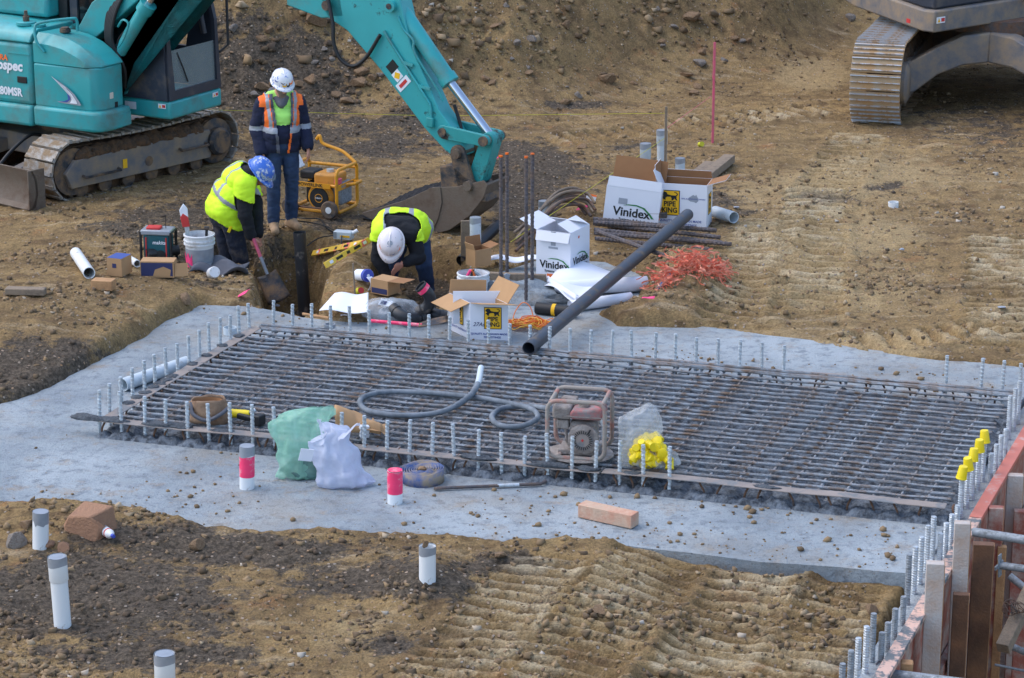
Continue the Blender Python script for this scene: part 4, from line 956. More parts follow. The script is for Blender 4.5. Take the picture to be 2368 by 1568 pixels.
# warning labels
def warn(p, rz, sc=1.0, par=ex):
    a = MB().box((0, 0, 0), (.10*sc, .004, .05*sc)).build('warning_label', K['print_white'], par, loc=p, rot=(0, 0, rz))
    MB().add([(-.042*sc, -.004, -.017*sc), (-.006*sc, -.004, -.017*sc), (-.024*sc, -.004, .017*sc)], [(0, 1, 2)]).build('warning_sign', K['print_yellow'], a); MB().box((.024*sc, -.003, 0), (.04*sc, .002, .03*sc)).build('warning_print', K['red'], a)
RU = Matrix.Rotation(UH, 3, 'Z')
warn(RU@Vector((cx1-.08, cy0-.016, .93)), UH); warn(RU@Vector((cx1+.03, cy1-.12, .93)), UH+math.pi/2)
MB().box((.95, cy0-.014, .90), (.15, .004, .08)).build('data_plate', K['print_white'], ex, rot=U)
# boom: two plates rising out of the picture, then the arm
def plate(poly, y0, y1, name, mt, bev=.012): return MB().prism(poly, y0, y1).build(name, mt, ex, bevel=bev, rot=U)
plate([(.70, 1.02), (.92, 1.02), (1.10, 1.40), (1.72, 2.12), (2.25, 2.9), (2.75, 3.2), (3.2, 2.98), (3.75, 2.36), (3.80, 2.16), (3.62, 2.10), (3.2, 2.15), (2.96, 2.62), (2.7, 2.82), (2.45, 2.7), (1.98, 2.2), (1.36, 2.16), (.78, 1.30)][0:4]+[(2.35, 2.85), (2.8, 3.12), (3.2, 2.9), (3.78, 2.36), (3.82, 2.12), (3.55, 2.08), (3.12, 2.18), (3.12, 2.3), (2.9, 2.74), (2.72, 2.82), (2.5, 2.68), (1.95, 2.62), (1.40, 2.16), (.80, 1.30)], -.42, -.14, 'boom', K['teal'])
plate([(.36, 1.62), (.56, 1.55), (1.25, 2.08), (1.7, 2.5), (1.5, 2.65), (.64, 2.02)], -.52, -.32, 'boom_link', K['teal'])
MB().tube([Vector((.33, -.42, 1.58)), Vector((.40, -.42, 1.64))], .15, 16).build('link_collar', K['teal_dirty'], ex, smooth=40, rot=U)
MB().tube([(.98, -.50, 1.52), (1.36, -.50, 2.02)], .075, 16).build('boom_cylinder', K['teal'], ex, smooth=40, rot=U)
MB().tube([(1.33, -.50, 1.985), (1.40, -.50, 2.07)], .095, 16).build('cylinder_gland', K['teal'], ex, smooth=40, rot=U); MB().tube([(1.36, -.50, 2.02), (1.85, -.50, 2.66)], .04, 12).build('cylinder_rod', K['chrome'], ex, smooth=40, rot=U)
for k in range(6):
    o_ = .03*k; MB().tube(catmull([(1.0+o_, -.40-.02*k, 2.25), (.86+o_, -.50-.015*k, 1.95), (.84+o_*.8, -.54-.01*k, 1.65), (.90+o_, -.52, 1.35), (1.0, -.46, 1.12)], 6), .021, 7).build('hose', K['black'], ex, smooth=60, rot=U)
MB().tube(catmull([(1.12, -.53, 1.78), (1.02, -.56, 1.65), (.99, -.55, 1.45), (.92, -.5, 1.2)], 5), .016, 6).build('hose', K['black'], ex, smooth=60, rot=U)
MB().tube(catmull([(1.02, -.56, 1.80), (1.10, -.57, 1.88), (1.17, -.57, 1.84), (1.10, -.57, 1.68), (1.02, -.57, 1.58)], 5), .014, 6).build('oil_line', K['teal'], ex, smooth=60, rot=U)
# arm (stick)
plate([(3.52, 2.33), (3.62, 2.10), (3.86, 1.98), (4.25, 1.62), (4.78, 1.06), (5.02, .86), (5.16, .79), (5.24, .83), (5.23, .93), (5.06, 1.15), (4.95, 1.27), (4.62, 1.90), (4.50, 2.35), (4.42, 2.55), (3.8, 2.6)], -.42, -.20, 'arm', K['teal_arm'])
def pin(x, z, r, y0=-.46, y1=-.16, mt='dark_steel'): return MB().lathe([(0, y0), (r, y0), (r, y1), (0, y1)], (x, 0, z), (math.pi/2, 0, 0), 18).build('pin', K[mt], ex, bevel=.004, rot=U)
def pinx(x, z, r, y0, y1, mt='dark_steel'): return MB().tube([(x, y0, z), (x, y1, z)], r, 18).build('pin', K[mt], ex, smooth=40, rot=U)
pinx(3.62, 2.22, .05, -.45, -.17); pinx(4.40, 2.28, .06, -.47, -.15, 'teal'); pinx(4.40, 2.28, .03, -.48, -.14)
MB().tube([(4.40, -.31, 2.28), (5.0, -.31, 1.56)], .085, 18).build('bucket_cylinder', K['teal'], ex, smooth=40, rot=U); MB().tube([(4.965, -.31, 1.60), (5.02, -.31, 1.535)], .10, 18).build('cylinder_gland', K['teal'], ex, smooth=40, rot=U)
MB().tube([(5.0, -.31, 1.56), (5.47, -.31, 1.06)], .046, 16).build('cylinder_rod', K['chrome'], ex, smooth=40, rot=U)
# oil lines along the arm
MB().tube(catmull([(4.32, -.44, 2.02), (4.42, -.44, 1.88), (4.80, -.44, 1.40), (4.86, -.44, 1.30), (4.87, -.44, 1.18)], 5), .014, 6).build('oil_line', K['teal'], ex, smooth=60, rot=U)
MB().tube(catmull([(4.48, -.43, 2.18), (4.55, -.43, 2.05), (4.66, -.43, 1.95), (4.68, -.43, 1.82), (4.92, -.40, 1.48), (4.98, -.38, 1.36)], 5), .013, 6).build('oil_line', K['teal'], ex, smooth=60, rot=U)
for a_, b_ in (((4.55, 1.72), (4.66, 1.70)), ((4.72, 1.50), (4.86, 1.48))): MB().beam((a_[0], -.44, a_[1]), (b_[0], -.44, b_[1]), .02, .03).build('line_clamp', K['teal'], ex, rot=U)
MB().box((4.86, -.44, 1.14), (.08, .05, .10)).build('valve_block', K['teal_dirty'], ex, bevel=.01, rot=U)
MB().tube(catmull([(3.66, -.46, 2.30), (3.74, -.50, 2.05), (3.76, -.52, 1.86), (3.84, -.52, 1.70), (3.98, -.50, 1.64), (4.12, -.47, 1.74), (4.28, -.45, 1.98)], 6), .02, 8).build('hose', K['black'], ex, smooth=60, rot=U)
MB().tube(catmull([(5.02, -.24, 1.30), (5.10, -.26, 1.12), (5.16, -.3, .98), (5.2, -.3, .86)], 5), .018, 7).build('hose', K['black'], ex, smooth=60, rot=U)
def arm_lab(x, z, w, h, mt, ang, nm='warning_label', dy=0.0):
    o = MB().box((0, 0, 0), (w, .003, h)).build(nm, K[mt], ex); o.location = RU@Vector((x, -.423-dy, z)); o.rotation_euler = (Matrix.Rotation(UH, 3, 'Z')@Matrix.Rotation(ang, 3, 'Y')).to_euler(); return o
arm_lab(4.40, 1.66, .10, .12, 'print_black', .78); arm_lab(4.46, 1.575, .10, .10, 'print_white', .78); arm_lab(4.46, 1.575, .06, .06, 'print_yellow', .2, dy=.003); arm_lab(4.53, 1.50, .18, .085, 'print_white', -.78+.0); arm_lab(4.53, 1.50, .11, .035, 'red', -.78, dy=.003)
# linkage and bucket
def link(a, b, r0, r1, y0, y1, name, mt):
    a = Vector((a[0], a[1])); b = Vector((b[0], b[1])); d = (b-a).normalized(); n = Vector((-d.y, d.x)); pts = []
    A = math.atan2(n.y, n.x)
    for k in range(7): t = A+math.pi*k/6; pts.append((a.x+r0*math.cos(t), a.y+r0*math.sin(t)))
    for k in range(7): t = A+math.pi+math.pi*k/6; pts.append((b.x+r1*math.cos(t), b.y+r1*math.sin(t)))
    return plate(pts, y0, y1, name, mt, .006)
link((5.02, 1.06), (5.50, 1.02), .07, .06, -.47, -.425, 'link', K['teal_dirty']); link((5.02, 1.06), (5.50, 1.02), .07, .06, -.195, -.15, 'link', K['teal_dirty'])
link((5.50, 1.02), (5.36, .62), .075, .085, -.40, -.22, 'link', K['teal_dirty']); pinx(5.50, 1.02, .05, -.5, -.12); pinx(5.02, 1.06, .045, -.49, -.13)
link((5.19, .86), (5.30, .50), .085, .10, -.47, -.425, 'bucket_ear', K['dark_steel']); link((5.19, .86), (5.30, .50), .085, .10, -.195, -.15, 'bucket_ear', K['dark_steel']); pinx(5.19, .86, .05, -.52, -.10, 'bucket_steel'); pinx(5.33, .55, .05, -.52, -.10, 'bucket_steel')
plate([(4.98, .70), (5.12, .74), (5.50, .50), (5.54, .40), (5.2, .36), (5.0, .42)], -.47, -.15, 'coupler', K['dark_steel'])
B0, B1 = -.47, -.02
bp_ = [(4.05, .09), (4.25, .02), (4.55, -.04), (4.82, -.04), (5.10, .06), (5.34, .24), (5.50, .44), (5.55, .58)]
shell = MB(); inner = [(x-.012, z+.018) for x, z in bp_]; shell.prism(bp_+inner[::-1], B0, B1); shell.build('bucket_shell', K['bucket_steel'], ex, rot=U)
top_edge = [(5.50, .62), (5.18, .52), (4.90, .48), (4.55, .30), (4.05, .11)]
for y in (B0-.012, B1-.006): plate(bp_+top_edge, y, y+.02, 'bucket_side', K['bucket_steel'], .004)
plate([(4.86, .47), (5.0, .50), (5.02, .34), (4.97, .16), (4.90, .02), (4.80, -.05), (4.72, -.045), (4.86, .12), (4.90, .28)], B0-.024, B0-.013, 'wear_plate', K['bucket_steel'], .003)
MB().prism([(3.99, .07), (4.06, .10), (4.16, .075), (4.14, .045)], B0-.01, B1+.01).build('cutting_edge', K['dark_steel'], ex, rot=U)
gr = MB(); gr.grid(lambda u, v: Vector((4.12+1.25*u, B0+.02+(B1-B0-.04)*v, .12+.40*u+.12*math.sin(u*3.1)*(.4+.6*math.sin(v*3.14))+.02*math.sin(u*40)*math.sin(v*31))), 40, 20)
g_ = gr.build('gravel_load', K['gravel_black'], None, smooth=60, loc=EXC, rot=U); tag(g_, 'black gravel heaped in the bucket of the teal excavator', 'gravel', kind='stuff')

# ------------------------------------------------------------------ second excavator at the top right
H2 = math.radians(74); D2 = Vector((math.cos(H2), math.sin(H2))); R2 = Vector((D2.y, -D2.x))
P2 = at(2021, 297).xy; L2, HH2 = 4.3, .98
C2 = P2+D2*(L2/2-.10)
ex2 = thing('excavator', 'large muddy excavator cut off by the top right corner, wide steel track nearest', 'excavator', (C2.x, C2.y, 0))
TM2 = dict(frame=K['frame_paint'], shoe=M('muddy track shoes', (168, 150, 124), .8, .0, .15, 5, (170, 134, 92), .55, 5, .25, bump=.4), chain=K['rust_mud'], wheel=K['frame_paint'])
track(ex2, L2, HH2, .61, 46, (0, 0), H2+math.pi, 3, TM2, 1)
track(ex2, L2, HH2, .61, 46, R2*2.39, H2+math.pi, 3, TM2, -1)
def e2(u, r, z): p = D2*u+R2*r; return (p.x, p.y, z)
# X shaped carbody legs
def leg(u0, u1):
    mb = MB(); S = []
    for t, z0, z1, w in ((.20, .30, .66, .55), (.38, .34, .74, .50), (.62, .52, .86, .46), (.9, .62, .98, .55), (1.2, .64, 1.0, .7)):
        u = u0+(u1-u0)*(t-.2); S.append([e2(u-w/2, t, z0), e2(u+w/2, t, z0), e2(u+w/2-.05, t, z1), e2(u-w/2+.05, t, z1)])
    vs = [v for s in S for v in s]; fs = [(3, 2, 1, 0)]
    for i in range(4):
        for k in range(4): fs.append((i*4+k, i*4+(k+1) % 4, i*4+4+(k+1) % 4, i*4+4+k))
    fs.append((16, 17, 18, 19)); mb.add(vs, fs); return mb.build('carbody_leg', K['frame_paint'], ex2, bevel=.02)
leg(-1.25, -.45); leg(1.25, .45)
def legr(u0, u1):
    mb = MB(); S = []
    for t, z0, z1, w in ((1.19, .64, 1.0, .7), (1.5, .62, .98, .55), (1.78, .52, .86, .46), (2.0, .34, .74, .50), (2.2, .30, .66, .55)):
        u = u1+(u0-u1)*(t-1.2); S.append([e2(u-w/2, t, z0), e2(u+w/2, t, z0), e2(u+w/2-.05, t, z1), e2(u-w/2+.05, t, z1)])
    vs = [v for s in S for v in s]; fs = [(3, 2, 1, 0)]
    for i in range(4):
        for k in range(4): fs.append((i*4+k, i*4+(k+1) % 4, i*4+4+(k+1) % 4, i*4+4+k))
    fs.append((16, 17, 18, 19)); mb.add(vs, fs); return mb.build('carbody_leg', K['frame_paint'], ex2, bevel=.02)
legr(-1.25, -.45); legr(1.25, .45)
MB().lathe([(0, .96), (.66, .96), (.66, 1.12), (0, 1.12)], e2(0, 1.2, 0), None, 30).build('slew_ring', K['rebar_rust'], ex2, smooth=40)
dk = [at(1975, -6, 1.22), at(2131, 50, 1.22), at(2160, 54, 1.22), at(2400, 16, 1.22)]
dk = [Vector((p.x-C2.x, p.y-C2.y, 0)) for p in dk]; bk_ = [dk[3]+Vector((.9, 1.8, 0)), dk[3]+Vector((-.9, 3.4, 0)), dk[0]+Vector((-.2, 1.6, 0))]
def deck(pts, z0, z1, name, mt, bev=.02):
    mb = MB(); n = len(pts); mb.add([(p.x, p.y, z0) for p in pts]+[(p.x, p.y, z1) for p in pts], [tuple(range(n-1, -1, -1)), tuple(range(n, 2*n))]+[(i, (i+1) % n, (i+1) % n+n, i+n) for i in range(n)]); return mb.build(name, mt, ex2, bevel=bev)
deck(dk+bk_, 1.10, 1.36, 'deck_skirt', K['frame_paint'])
cc = sum(dk+bk_, Vector((0, 0, 0)))/7; deck([p.lerp(cc, .06) for p in dk+bk_], 1.362, 1.62, 'platform', K['dark_cab'], .03); deck([p.lerp(cc, .25) for p in dk+bk_], 1.62, 2.9, 'house', K['dark_cab'], .08)
q = at(2105, 40, 1.30); MB().box((0, 0, 0), (.08, .006, .05)).build('label_plate', K['red'], ex2, loc=(q.x-C2.x-.03, q.y-C2.y-.03, 1.26), rot=(0, 0, -1.15))
q = dk[2].lerp(dk[3], .06); warn((q.x-.005, q.y-.02, 1.25), math.atan2(dk[3].y-dk[2].y, dk[3].x-dk[2].x), 1.5, ex2)
q = dk[2].lerp(dk[3], .95); MB().lathe([(0, 0), (.13, 0), (.13, .1), (0, .1)], (q.x, q.y-.1, 1.45), (math.pi/2, 0, 0), 18).build('boom_foot', K['red'], ex2, smooth=40)
# ------------------------------------------------------------------ people
def cap_mesh(mb, a, b, ra, rb, n=12):
    a = Vector(a); b = Vector(b); d = b-a
    if d.length < 1e-5: d = Vector((0, 0, 1e-4))
    u = d.normalized(); pts = []; rs = []
    for k in range(4): t = math.pi/2*(1-k/4.0); pts.append(a-u*ra*math.sin(t)); rs.append(max(.0008, ra*math.cos(t)))
    pts.append(a); rs.append(ra); pts.append(b); rs.append(rb)
    for k in range(1, 5): t = math.pi/2*k/4.0; pts.append(b+u*rb*math.sin(t)); rs.append(max(.0008, rb*math.cos(t)))
    mb.tube(pts, rs, n)
def hand(pr, w, d, side, curl=.6, sc=1.0, nrm=None):
    """palm and five fingers from wrist w along d; side = towards the thumb, curl folds the fingers along nrm"""
    w = Vector(w); d = Vector(d).normalized(); side = Vector(side); side = (side-d*side.dot(d)).normalized(); n = d.cross(side) if nrm is None else Vector(nrm).normalized()
    p1 = w+d*.085*sc
    for k in (-1, 0, 1): pr.append((w+side*.014*k*sc, p1+side*.026*k*sc, .017*sc, .0145*sc, 'skin'))
    for k, L in ((-1.5, .062), (-.5, .078), (.5, .084), (1.5, .074)):
        f0 = p1+side*.0185*k*sc; f1 = f0+(d*math.cos(curl*.6)+n*math.sin(curl*.6)).normalized()*L*.5*sc; f2 = f1+(d*math.cos(curl*1.7)+n*math.sin(curl*1.7)).normalized()*L*.5*sc
        pr.append((f0, f1, .0095*sc, .009*sc, 'skin')); pr.append((f1, f2, .009*sc, .0075*sc, 'skin'))
    t0 = w+d*.025*sc+side*.02*sc; t1 = t0+(d*.6+side*.75).normalized()*.042*sc; t2 = t1+(d*.95+side*.1+n*.3).normalized()*.034*sc
    pr.append((t0, t1, .0125*sc, .011*sc, 'skin')); pr.append((t1, t2, .0105*sc, .009*sc, 'skin'))
def head(pr, c, f, up, sc=1.0, beard=False, hood=None):
    c = Vector(c); f = Vector(f).normalized(); up = Vector(up); up = (up-f*up.dot(f)).normalized(); r = f.cross(up)
    S = lambda a, b, ra, rb, t: pr.append((c+f*a[0]*sc+r*a[1]*sc+up*a[2]*sc, c+f*b[0]*sc+r*b[1]*sc+up*b[2]*sc, ra*sc, rb*sc, t))
    S((.0, 0, .03), (-.025, 0, .035), .088, .085, 'skin'); S((.03, 0, -.03), (.035, 0, -.075), .066, .045, 'beard' if beard else 'skin')
    S((.09, 0, .015), (.108, 0, -.02), .011, .017, 'skin'); S((.085, .03, .03), (.085, -.03, .03), .014, .014, 'skin')
    for s in (-1, 1): S((-.005, s*.083, .01), (-.012, s*.088, -.025), .016, .012, 'skin')
    S((.082, .022, -.052), (.082, -.022, -.052), .009, .009, 'lip' if not beard else 'beard')
    S((-.05, 0, .0), (-.06, 0, -.03), .07, .06, 'hair')
    return f, r, up
TAGM = dict(skin='skin', beard='beard', hair='hair', lip='red')
def person(label, loc, prims, mats, voxel=.011, it=5):
    t = thing('person', label, 'person', loc); L0 = Vector(loc)
    P = [(Vector(a)-L0, Vector(b)-L0, ra, rb, tg) for a, b, ra, rb, tg in prims]
    mb = MB()
    for a, b, ra, rb, tg in P: cap_mesh(mb, a, b, ra, rb)
    o = mb.build('tmp', K['skin']); m = o.modifiers.new('r', 'REMESH'); m.mode = 'VOXEL'; m.voxel_size = voxel; s = o.modifiers.new('s', 'SMOOTH'); s.factor = .5; s.iterations = it
    dg = bpy.context.evaluated_depsgraph_get(); me = bpy.data.meshes.new_from_object(o.evaluated_get(dg)); bpy.data.objects.remove(o)
    tags = sorted(set(p[4] for p in P)); me.materials.clear()
    for tg in tags: me.materials.append(K[mats.get(tg, TAGM.get(tg, tg))])
    n = len(me.polygons); c = np.zeros(n*3); me.polygons.foreach_get('center', c); c = c.reshape(-1, 3); best = np.full(n, 1e9); ti = np.zeros(n, int)
    for a, b, ra, rb, tg in P:
        a_ = np.array(a); d = np.array(b)-a_; k = np.clip(((c-a_)@d)/max(1e-9, d@d), 0, 1); ds = np.linalg.norm(c-a_-k[:, None]*d, axis=1)-(ra+(rb-ra)*k); w = ds < best; best[w] = ds[w]; ti[w] = tags.index(tg)
    from mathutils import noise as nz
    sk = set(i for i, tg in enumerate(tags) if tg in ('skin', 'beard', 'lip', 'hair', 'boot')); cloth = np.zeros(len(me.vertices), bool)
    pv = [list(p_.vertices) for p_ in me.polygons]
    for v_, i_ in zip(pv, ti):
        if i_ not in sk: cloth[v_] = True
    for v_, i_ in zip(pv, ti):
        if i_ in sk: cloth[v_] = False
    vc = np.zeros(len(cloth)*3); vn = np.zeros(len(cloth)*3); me.vertices.foreach_get('co', vc); me.vertices.foreach_get('normal', vn); vc = vc.reshape(-1, 3); vn = vn.reshape(-1, 3)
    for i_ in np.nonzero(cloth)[0]:
        q = vc[i_]; vc[i_] = q+vn[i_]*(.007*nz.noise(Vector((q[0]*11, q[1]*11, q[2]*15)))+.009*(.45-abs(nz.noise(Vector((q[0]*9+5, q[1]*9, q[2]*22))))))
    me.vertices.foreach_set('co', vc.ravel())
    me.polygons.foreach_set('material_index', ti.astype(np.int32)); me.polygons.foreach_set('use_smooth', np.ones(n, bool)); me.update()
    body = inst(me, 'body', t); return t, body, c, np.array([tags[i] for i in ti])
def shell_from(body, sel, off, name, parent, mat_fn, mats, solid=.006):
    """a garment: the chosen skin faces lifted off the body"""
    me = body.data; bm = bmesh.new(); bm.from_mesh(me); bm.faces.ensure_lookup_table(); bm.normal_update()
    keep = set(np.nonzero(sel)[0].tolist()); bmesh.ops.delete(bm, geom=[f for f in bm.faces if f.index not in keep], context='FACES')
    bm.normal_update(); nn = [v.normal.copy() for v in bm.verts]
    from mathutils import noise as nz
    for v, nv in zip(bm.verts, nn):
        q = v.co; v.co += nv*(off+.007*nz.noise(Vector((q.x*9, q.y*9, q.z*16)))+.006*(.5-abs(nz.noise(Vector((q.x*16+3, q.y*16, q.z*26))))))
    for f in bm.faces: f.material_index = mat_fn(f.calc_center_median()); f.smooth = True
    m2 = bpy.data.meshes.new(name); bm.to_mesh(m2); bm.free()
    for m in mats: m2.materials.append(K[m])
    o = inst(m2, name, parent); md = o.modifiers.new('s', 'SMOOTH'); md.factor = .4; md.iterations = 2; md = o.modifiers.new('t', 'SOLIDIFY'); md.thickness = solid; md.offset = 1; return o
def helmet(parent, c, f, up, mt, stick=(), goggles=False):
    """c, f, up in the person's frame"""
    f = Vector(f).normalized(); up = Vector(up); up = (up-f*up.dot(f)).normalized(); r = f.cross(up); R = Matrix((f, -r, up)).transposed()
    mb = MB(); n = 28; prof = [(.128, .0), (.129, .03), (.122, .065), (.105, .098), (.075, .122), (.038, .134), (.0005, .138)]
    mb.lathe(prof, (0, 0, 0), None, n, (1.08, .92))
    h = mb.build('helmet', K[mt], parent, smooth=60); h.location = Vector(c); h.rotation_euler = R.to_euler()
    br = MB(); vs = []; fs = []
    for k in range(n):
        a = 2*math.pi*k/n; e = .014+.055*max(0, math.cos(a))**2; vs += [(1.08*.126*math.cos(a), .92*.126*math.sin(a), .006), ((1.08*.126+e)*math.cos(a), (.92*.126+.014+.02*max(0, math.cos(a)))*math.sin(a), -.006-.012*max(0, math.cos(a)))]
    for k in range(n): j = (k+1) % n; fs.append((2*k, 2*k+1, 2*j+1, 2*j))
    br.add(vs, fs).build('brim', K[mt], h, solid=.005, smooth=60)
    MB().tube([(.13*math.cos(t)*1.09, 0, .139*math.sin(t)) for t in [math.pi*(.12+.76*i/10) for i in range(11)]], .008, 6).build('ridge', K[mt], h, smooth=60)
    for az, el, s, m_ in stick:
        p = Vector((math.cos(az)*math.cos(el)*.138, math.sin(az)*math.cos(el)*.12, .136*math.sin(el)+.004)); nn = Vector((math.cos(az)*math.cos(el)/1.1, math.sin(az)*math.cos(el), math.sin(el)))
        MB().lathe([(0, 0), (s, 0), (s, .002), (0, .002)], p, nn.to_track_quat('Z', 'Y').to_matrix(), 10).build('sticker', K[m_], h)
    if goggles: MB().tube([(.13*math.cos(t)*1.1+.012, .128*math.sin(t), .045) for t in [-1.1+2.2*i/10 for i in range(11)]], .014, 6).build('goggles', K['white_glass'], h, smooth=60)
    return h
def boot(pr, ank, toe, tg='boot'):
    ank = Vector(ank); toe = Vector(toe); heel = ank+Vector(((ank.x-toe.x)*.35, (ank.y-toe.y)*.35, toe.z-ank.z))
    pr.append((ank+Vector((0, 0, .07)), ank, .062, .060, tg)); pr.append((heel, toe, .048, .046, tg)); pr.append((ank, heel.lerp(toe, .75), .058, .046, tg))
# --- standing man
base = gat(655, 531); g0 = base.copy(); yaw = math.radians(14); RY = Matrix.Rotation(yaw, 3, 'Z')
W = lambda x, y, z: g0+RY@Vector((x, y, z))
pr = []
for s, fx, fy in ((-1, -.115, -.09), (1, .10, .03)):
    pr += [(W(s*.095, 0, .93), W(s*.105, -.015+fy*.4, .50), .105, .076, 'jeans'), (W(s*.105, -.015+fy*.4, .50), W(fx, fy+.03, .13), .076, .068, 'jeans')]
    boot(pr, W(fx, fy+.03, .09), W(fx+s*.03+.02, fy-.15, .045))
pr += [(W(-.07, 0, .97), W(.07, 0, .97), .135, .135, 'jeans'), (W(-.04, -.03, 1.10), W(.04, -.03, 1.10), .15, .15, 'torso'), (W(-.06, -.015, 1.27), W(.06, -.015, 1.27), .143, .143, 'torso'), (W(-.11, 0, 1.42), W(.11, 0, 1.42), .095, .095, 'torso'), (W(0, 0, 1.46), W(0, -.03, 1.55), .07, .06, 'skin'),
       (W(-.10, 0, 1.49), W(.10, 0, 1.49), .07, .07, 'torso'), (W(-.06, .05, 1.52), W(.06, .05, 1.52), .07, .07, 'hood'), (W(-.07, -.03, 1.49), W(.0, -.12, 1.42), .04, .035, 'hood'), (W(.07, -.03, 1.49), W(.0, -.12, 1.42), .04, .035, 'hood')]
pr += [(W(-.185, 0, 1.41), W(-.25, .05, 1.15), .075, .066, 'sleeve'), (W(-.25, .05, 1.15), W(-.225, -.06, .91), .066, .052, 'sleeve'), (W(.185, 0, 1.41), W(.25, .05, 1.16), .075, .066, 'sleeve'), (W(.25, .05, 1.16), W(.275, -.09, .95), .066, .050, 'sleeve')]
hand(pr, W(-.220, -.085, .875), RY@Vector((.06, -.12, -1)), RY@Vector((.35, -.9, 0)), .55, 1.05, RY@Vector((.9, .3, 0)))
hand(pr, W(.28, -.115, .915), RY@Vector((-.02, -.15, -1)), RY@Vector((-.35, -.9, 0)), .7, 1.05, RY@Vector((-.9, .3, 0)))
hc = W(.015, -.065, 1.615); hf = RY@Vector((.10, -.93, -.34)); hu = RY@Vector((.05, -.3, .95))
F_, R_, U_ = head(pr, hc, hf, hu, 1.0, True)
man, body, C_, TG = person('man standing in jeans, open navy and orange jacket and stickered white helmet, looking down', g0, pr, dict(jeans='jeans', torso='navy', hood='cloth_grey', sleeve='navy', boot='boot'))
RYi = RY.transposed(); loc_ = np.array([list(RYi@Vector(c)) for c in C_])
jx, jy, jz = loc_[:, 0], loc_[:, 1], loc_[:, 2]
# body torso front shows the jumper: lime panel above, navy below
body.data.materials.append(K['hivis_green']); ig = len(body.data.materials)-1; mi = np.zeros(len(body.data.polygons), np.int32); body.data.polygons.foreach_get('material_index', mi); mi[(TG == 'torso') & (jz > 1.20) & (jy < 0)] = ig; body.data.polygons.foreach_set('material_index', mi)
sel = ((TG == 'torso') | (TG == 'sleeve') | ((TG == 'jeans') & (jz > .86) & (np.abs(jx) < .26))) & ~((jy < -.02) & (np.abs(jx-.005) < .035+.06*np.clip((jz-.85)/.6, 0, 1)) & (TG != 'sleeve')) & (jz < 1.53)
sel &= ~((TG == 'jeans') & (jz < .90))
def jacket_mat(c):
    q = RYi@c; ax = abs(q.x); fr = q.y < .02
    if (ax > .185 and q.z < 1.40) or (ax > .165 and q.z < 1.12) or ax > .235:                       # sleeves
        return 2 if 1.13 < q.z < 1.185 else 0
    if q.z > 1.115 and q.z < 1.175: return 2
    if q.z >= 1.175:
        e = .045+.06*min(1, max(0, (q.z-.85)/.6))
        if fr and ax < e+.022: return 3
        if e+.03 < ax < e+.062: return 2
        return 1
    e = .045+.06*min(1, max(0, (q.z-.85)/.6))
    if fr and ax < e+.02: return 3 if q.x < 0 else 1
    return 0
shell_from(body, sel, .013, 'jacket', man, jacket_mat, ['navy', 'hivis_orange', 'reflect', 'plaid'], .008)
loc3 = lambda v: Vector(v)-g0
hcl = loc3(hc)
man.scale = (.92,)*3
helmet(man, hcl+U_*.055-F_*.01, F_, U_, 'helmet_white', ((.6, .35, .03, 'print_orange'), (-.25, .45, .028, 'print_navy'), (.25, .2, .024, 'print_black'), (-.1, .18, .024, 'print_yellow'), (-.9, .5, .03, 'print_blue'), (1.1, .6, .03, 'print_blue'), (.5, .8, .028, 'print_blue'), (-.5, .9, .03, 'print_grey'), (1.4, .3, .026, 'print_blue')))
for s in (-1, 1): MB().ball(hcl+F_*.088+R_*s*.032+U_*.012, .011, 8, 6).build('eye', K['print_black'], man, smooth=60)
# --- shovelling worker bending to the right
WY = at(540, 588).y; A = lambda x, y, d=0.0: at_y(x, y, WY+d)
w0 = Vector((at(535, 588).x, WY, -.52)); pr = []
pr += [(A(512, 506, .13), A(528, 600, .10), .10, .078, 'trousers'), (A(528, 600, .10), w0+Vector((.0, .12, .12)), .075, .062, 'trousers'), (A(535, 512, -.08), A(556, 600, -.06), .105, .082, 'trousers'), (A(556, 600, -.06), w0+Vector((.13, -.04, .12)), .078, .062, 'trousers')]
boot(pr, w0+Vector((0, .12, .09)), w0+Vector((.17, .10, .045))); boot(pr, w0+Vector((.13, -.04, .09)), w0+Vector((.30, -.06, .045)))
pr += [(A(515, 498, .10), A(533, 502, -.06), .135, .135, 'trousers'), (A(512, 478, .10), A(528, 485, -.08), .14, .14, 'torso'), (A(528, 448, .11), A(545, 455, -.10), .15, .15, 'torso'), (A(545, 414, .12), A(560, 422, -.12), .125, .125, 'torso'), (A(556, 400, .12), A(570, 410, -.12), .095, .095, 'torso'), (A(568, 400, 0), A(588, 398, -.02), .075, .065, 'collar')]
pr += [(A(564, 428, -.22), A(566, 498, -.27), .082, .072, 'sleeve'), (A(566, 498, -.27), A(580, 543, -.25), .072, .054, 'sleeve'), (A(562, 400, .22), A(592, 470, .14), .080, .070, 'sleeve'), (A(592, 470, .14), A(598, 540, -.04), .066, .05, 'sleeve')]
hand(pr, A(582, 549, -.25), (.35, .05, -1), (.9, -.3, .3), 1.2, 1.0, (.7, .5, .1)); hand(pr, A(598, 546, -.05), (.0, -.1, -1), (-.5, -.6, .2), 1.0, 1.0, (-.6, -.2, -.1))
hc = A(595, 404, -.04); hf = Vector((.62, -.28, -.72)); hu = Vector((.60, -.22, .72)); F_, R_, U_ = head(pr, hc, hf, hu)
wk, body, C_, TG = person('worker bending over a shovel in a lime hi-vis vest, black sleeves and blue helmet', w0, pr, dict(trousers='workpants', torso='blackcloth', collar='blackcloth', sleeve='blackcloth', boot='boot'))
spa = np.array((A(520, 490)-w0)); spb = np.array((A(568, 402)-w0)); ax_ = spb-spa; Ls = np.linalg.norm(ax_); ax_ = ax_/Ls
sp = (C_-spa)@ax_/Ls; yy = C_[:, 1]
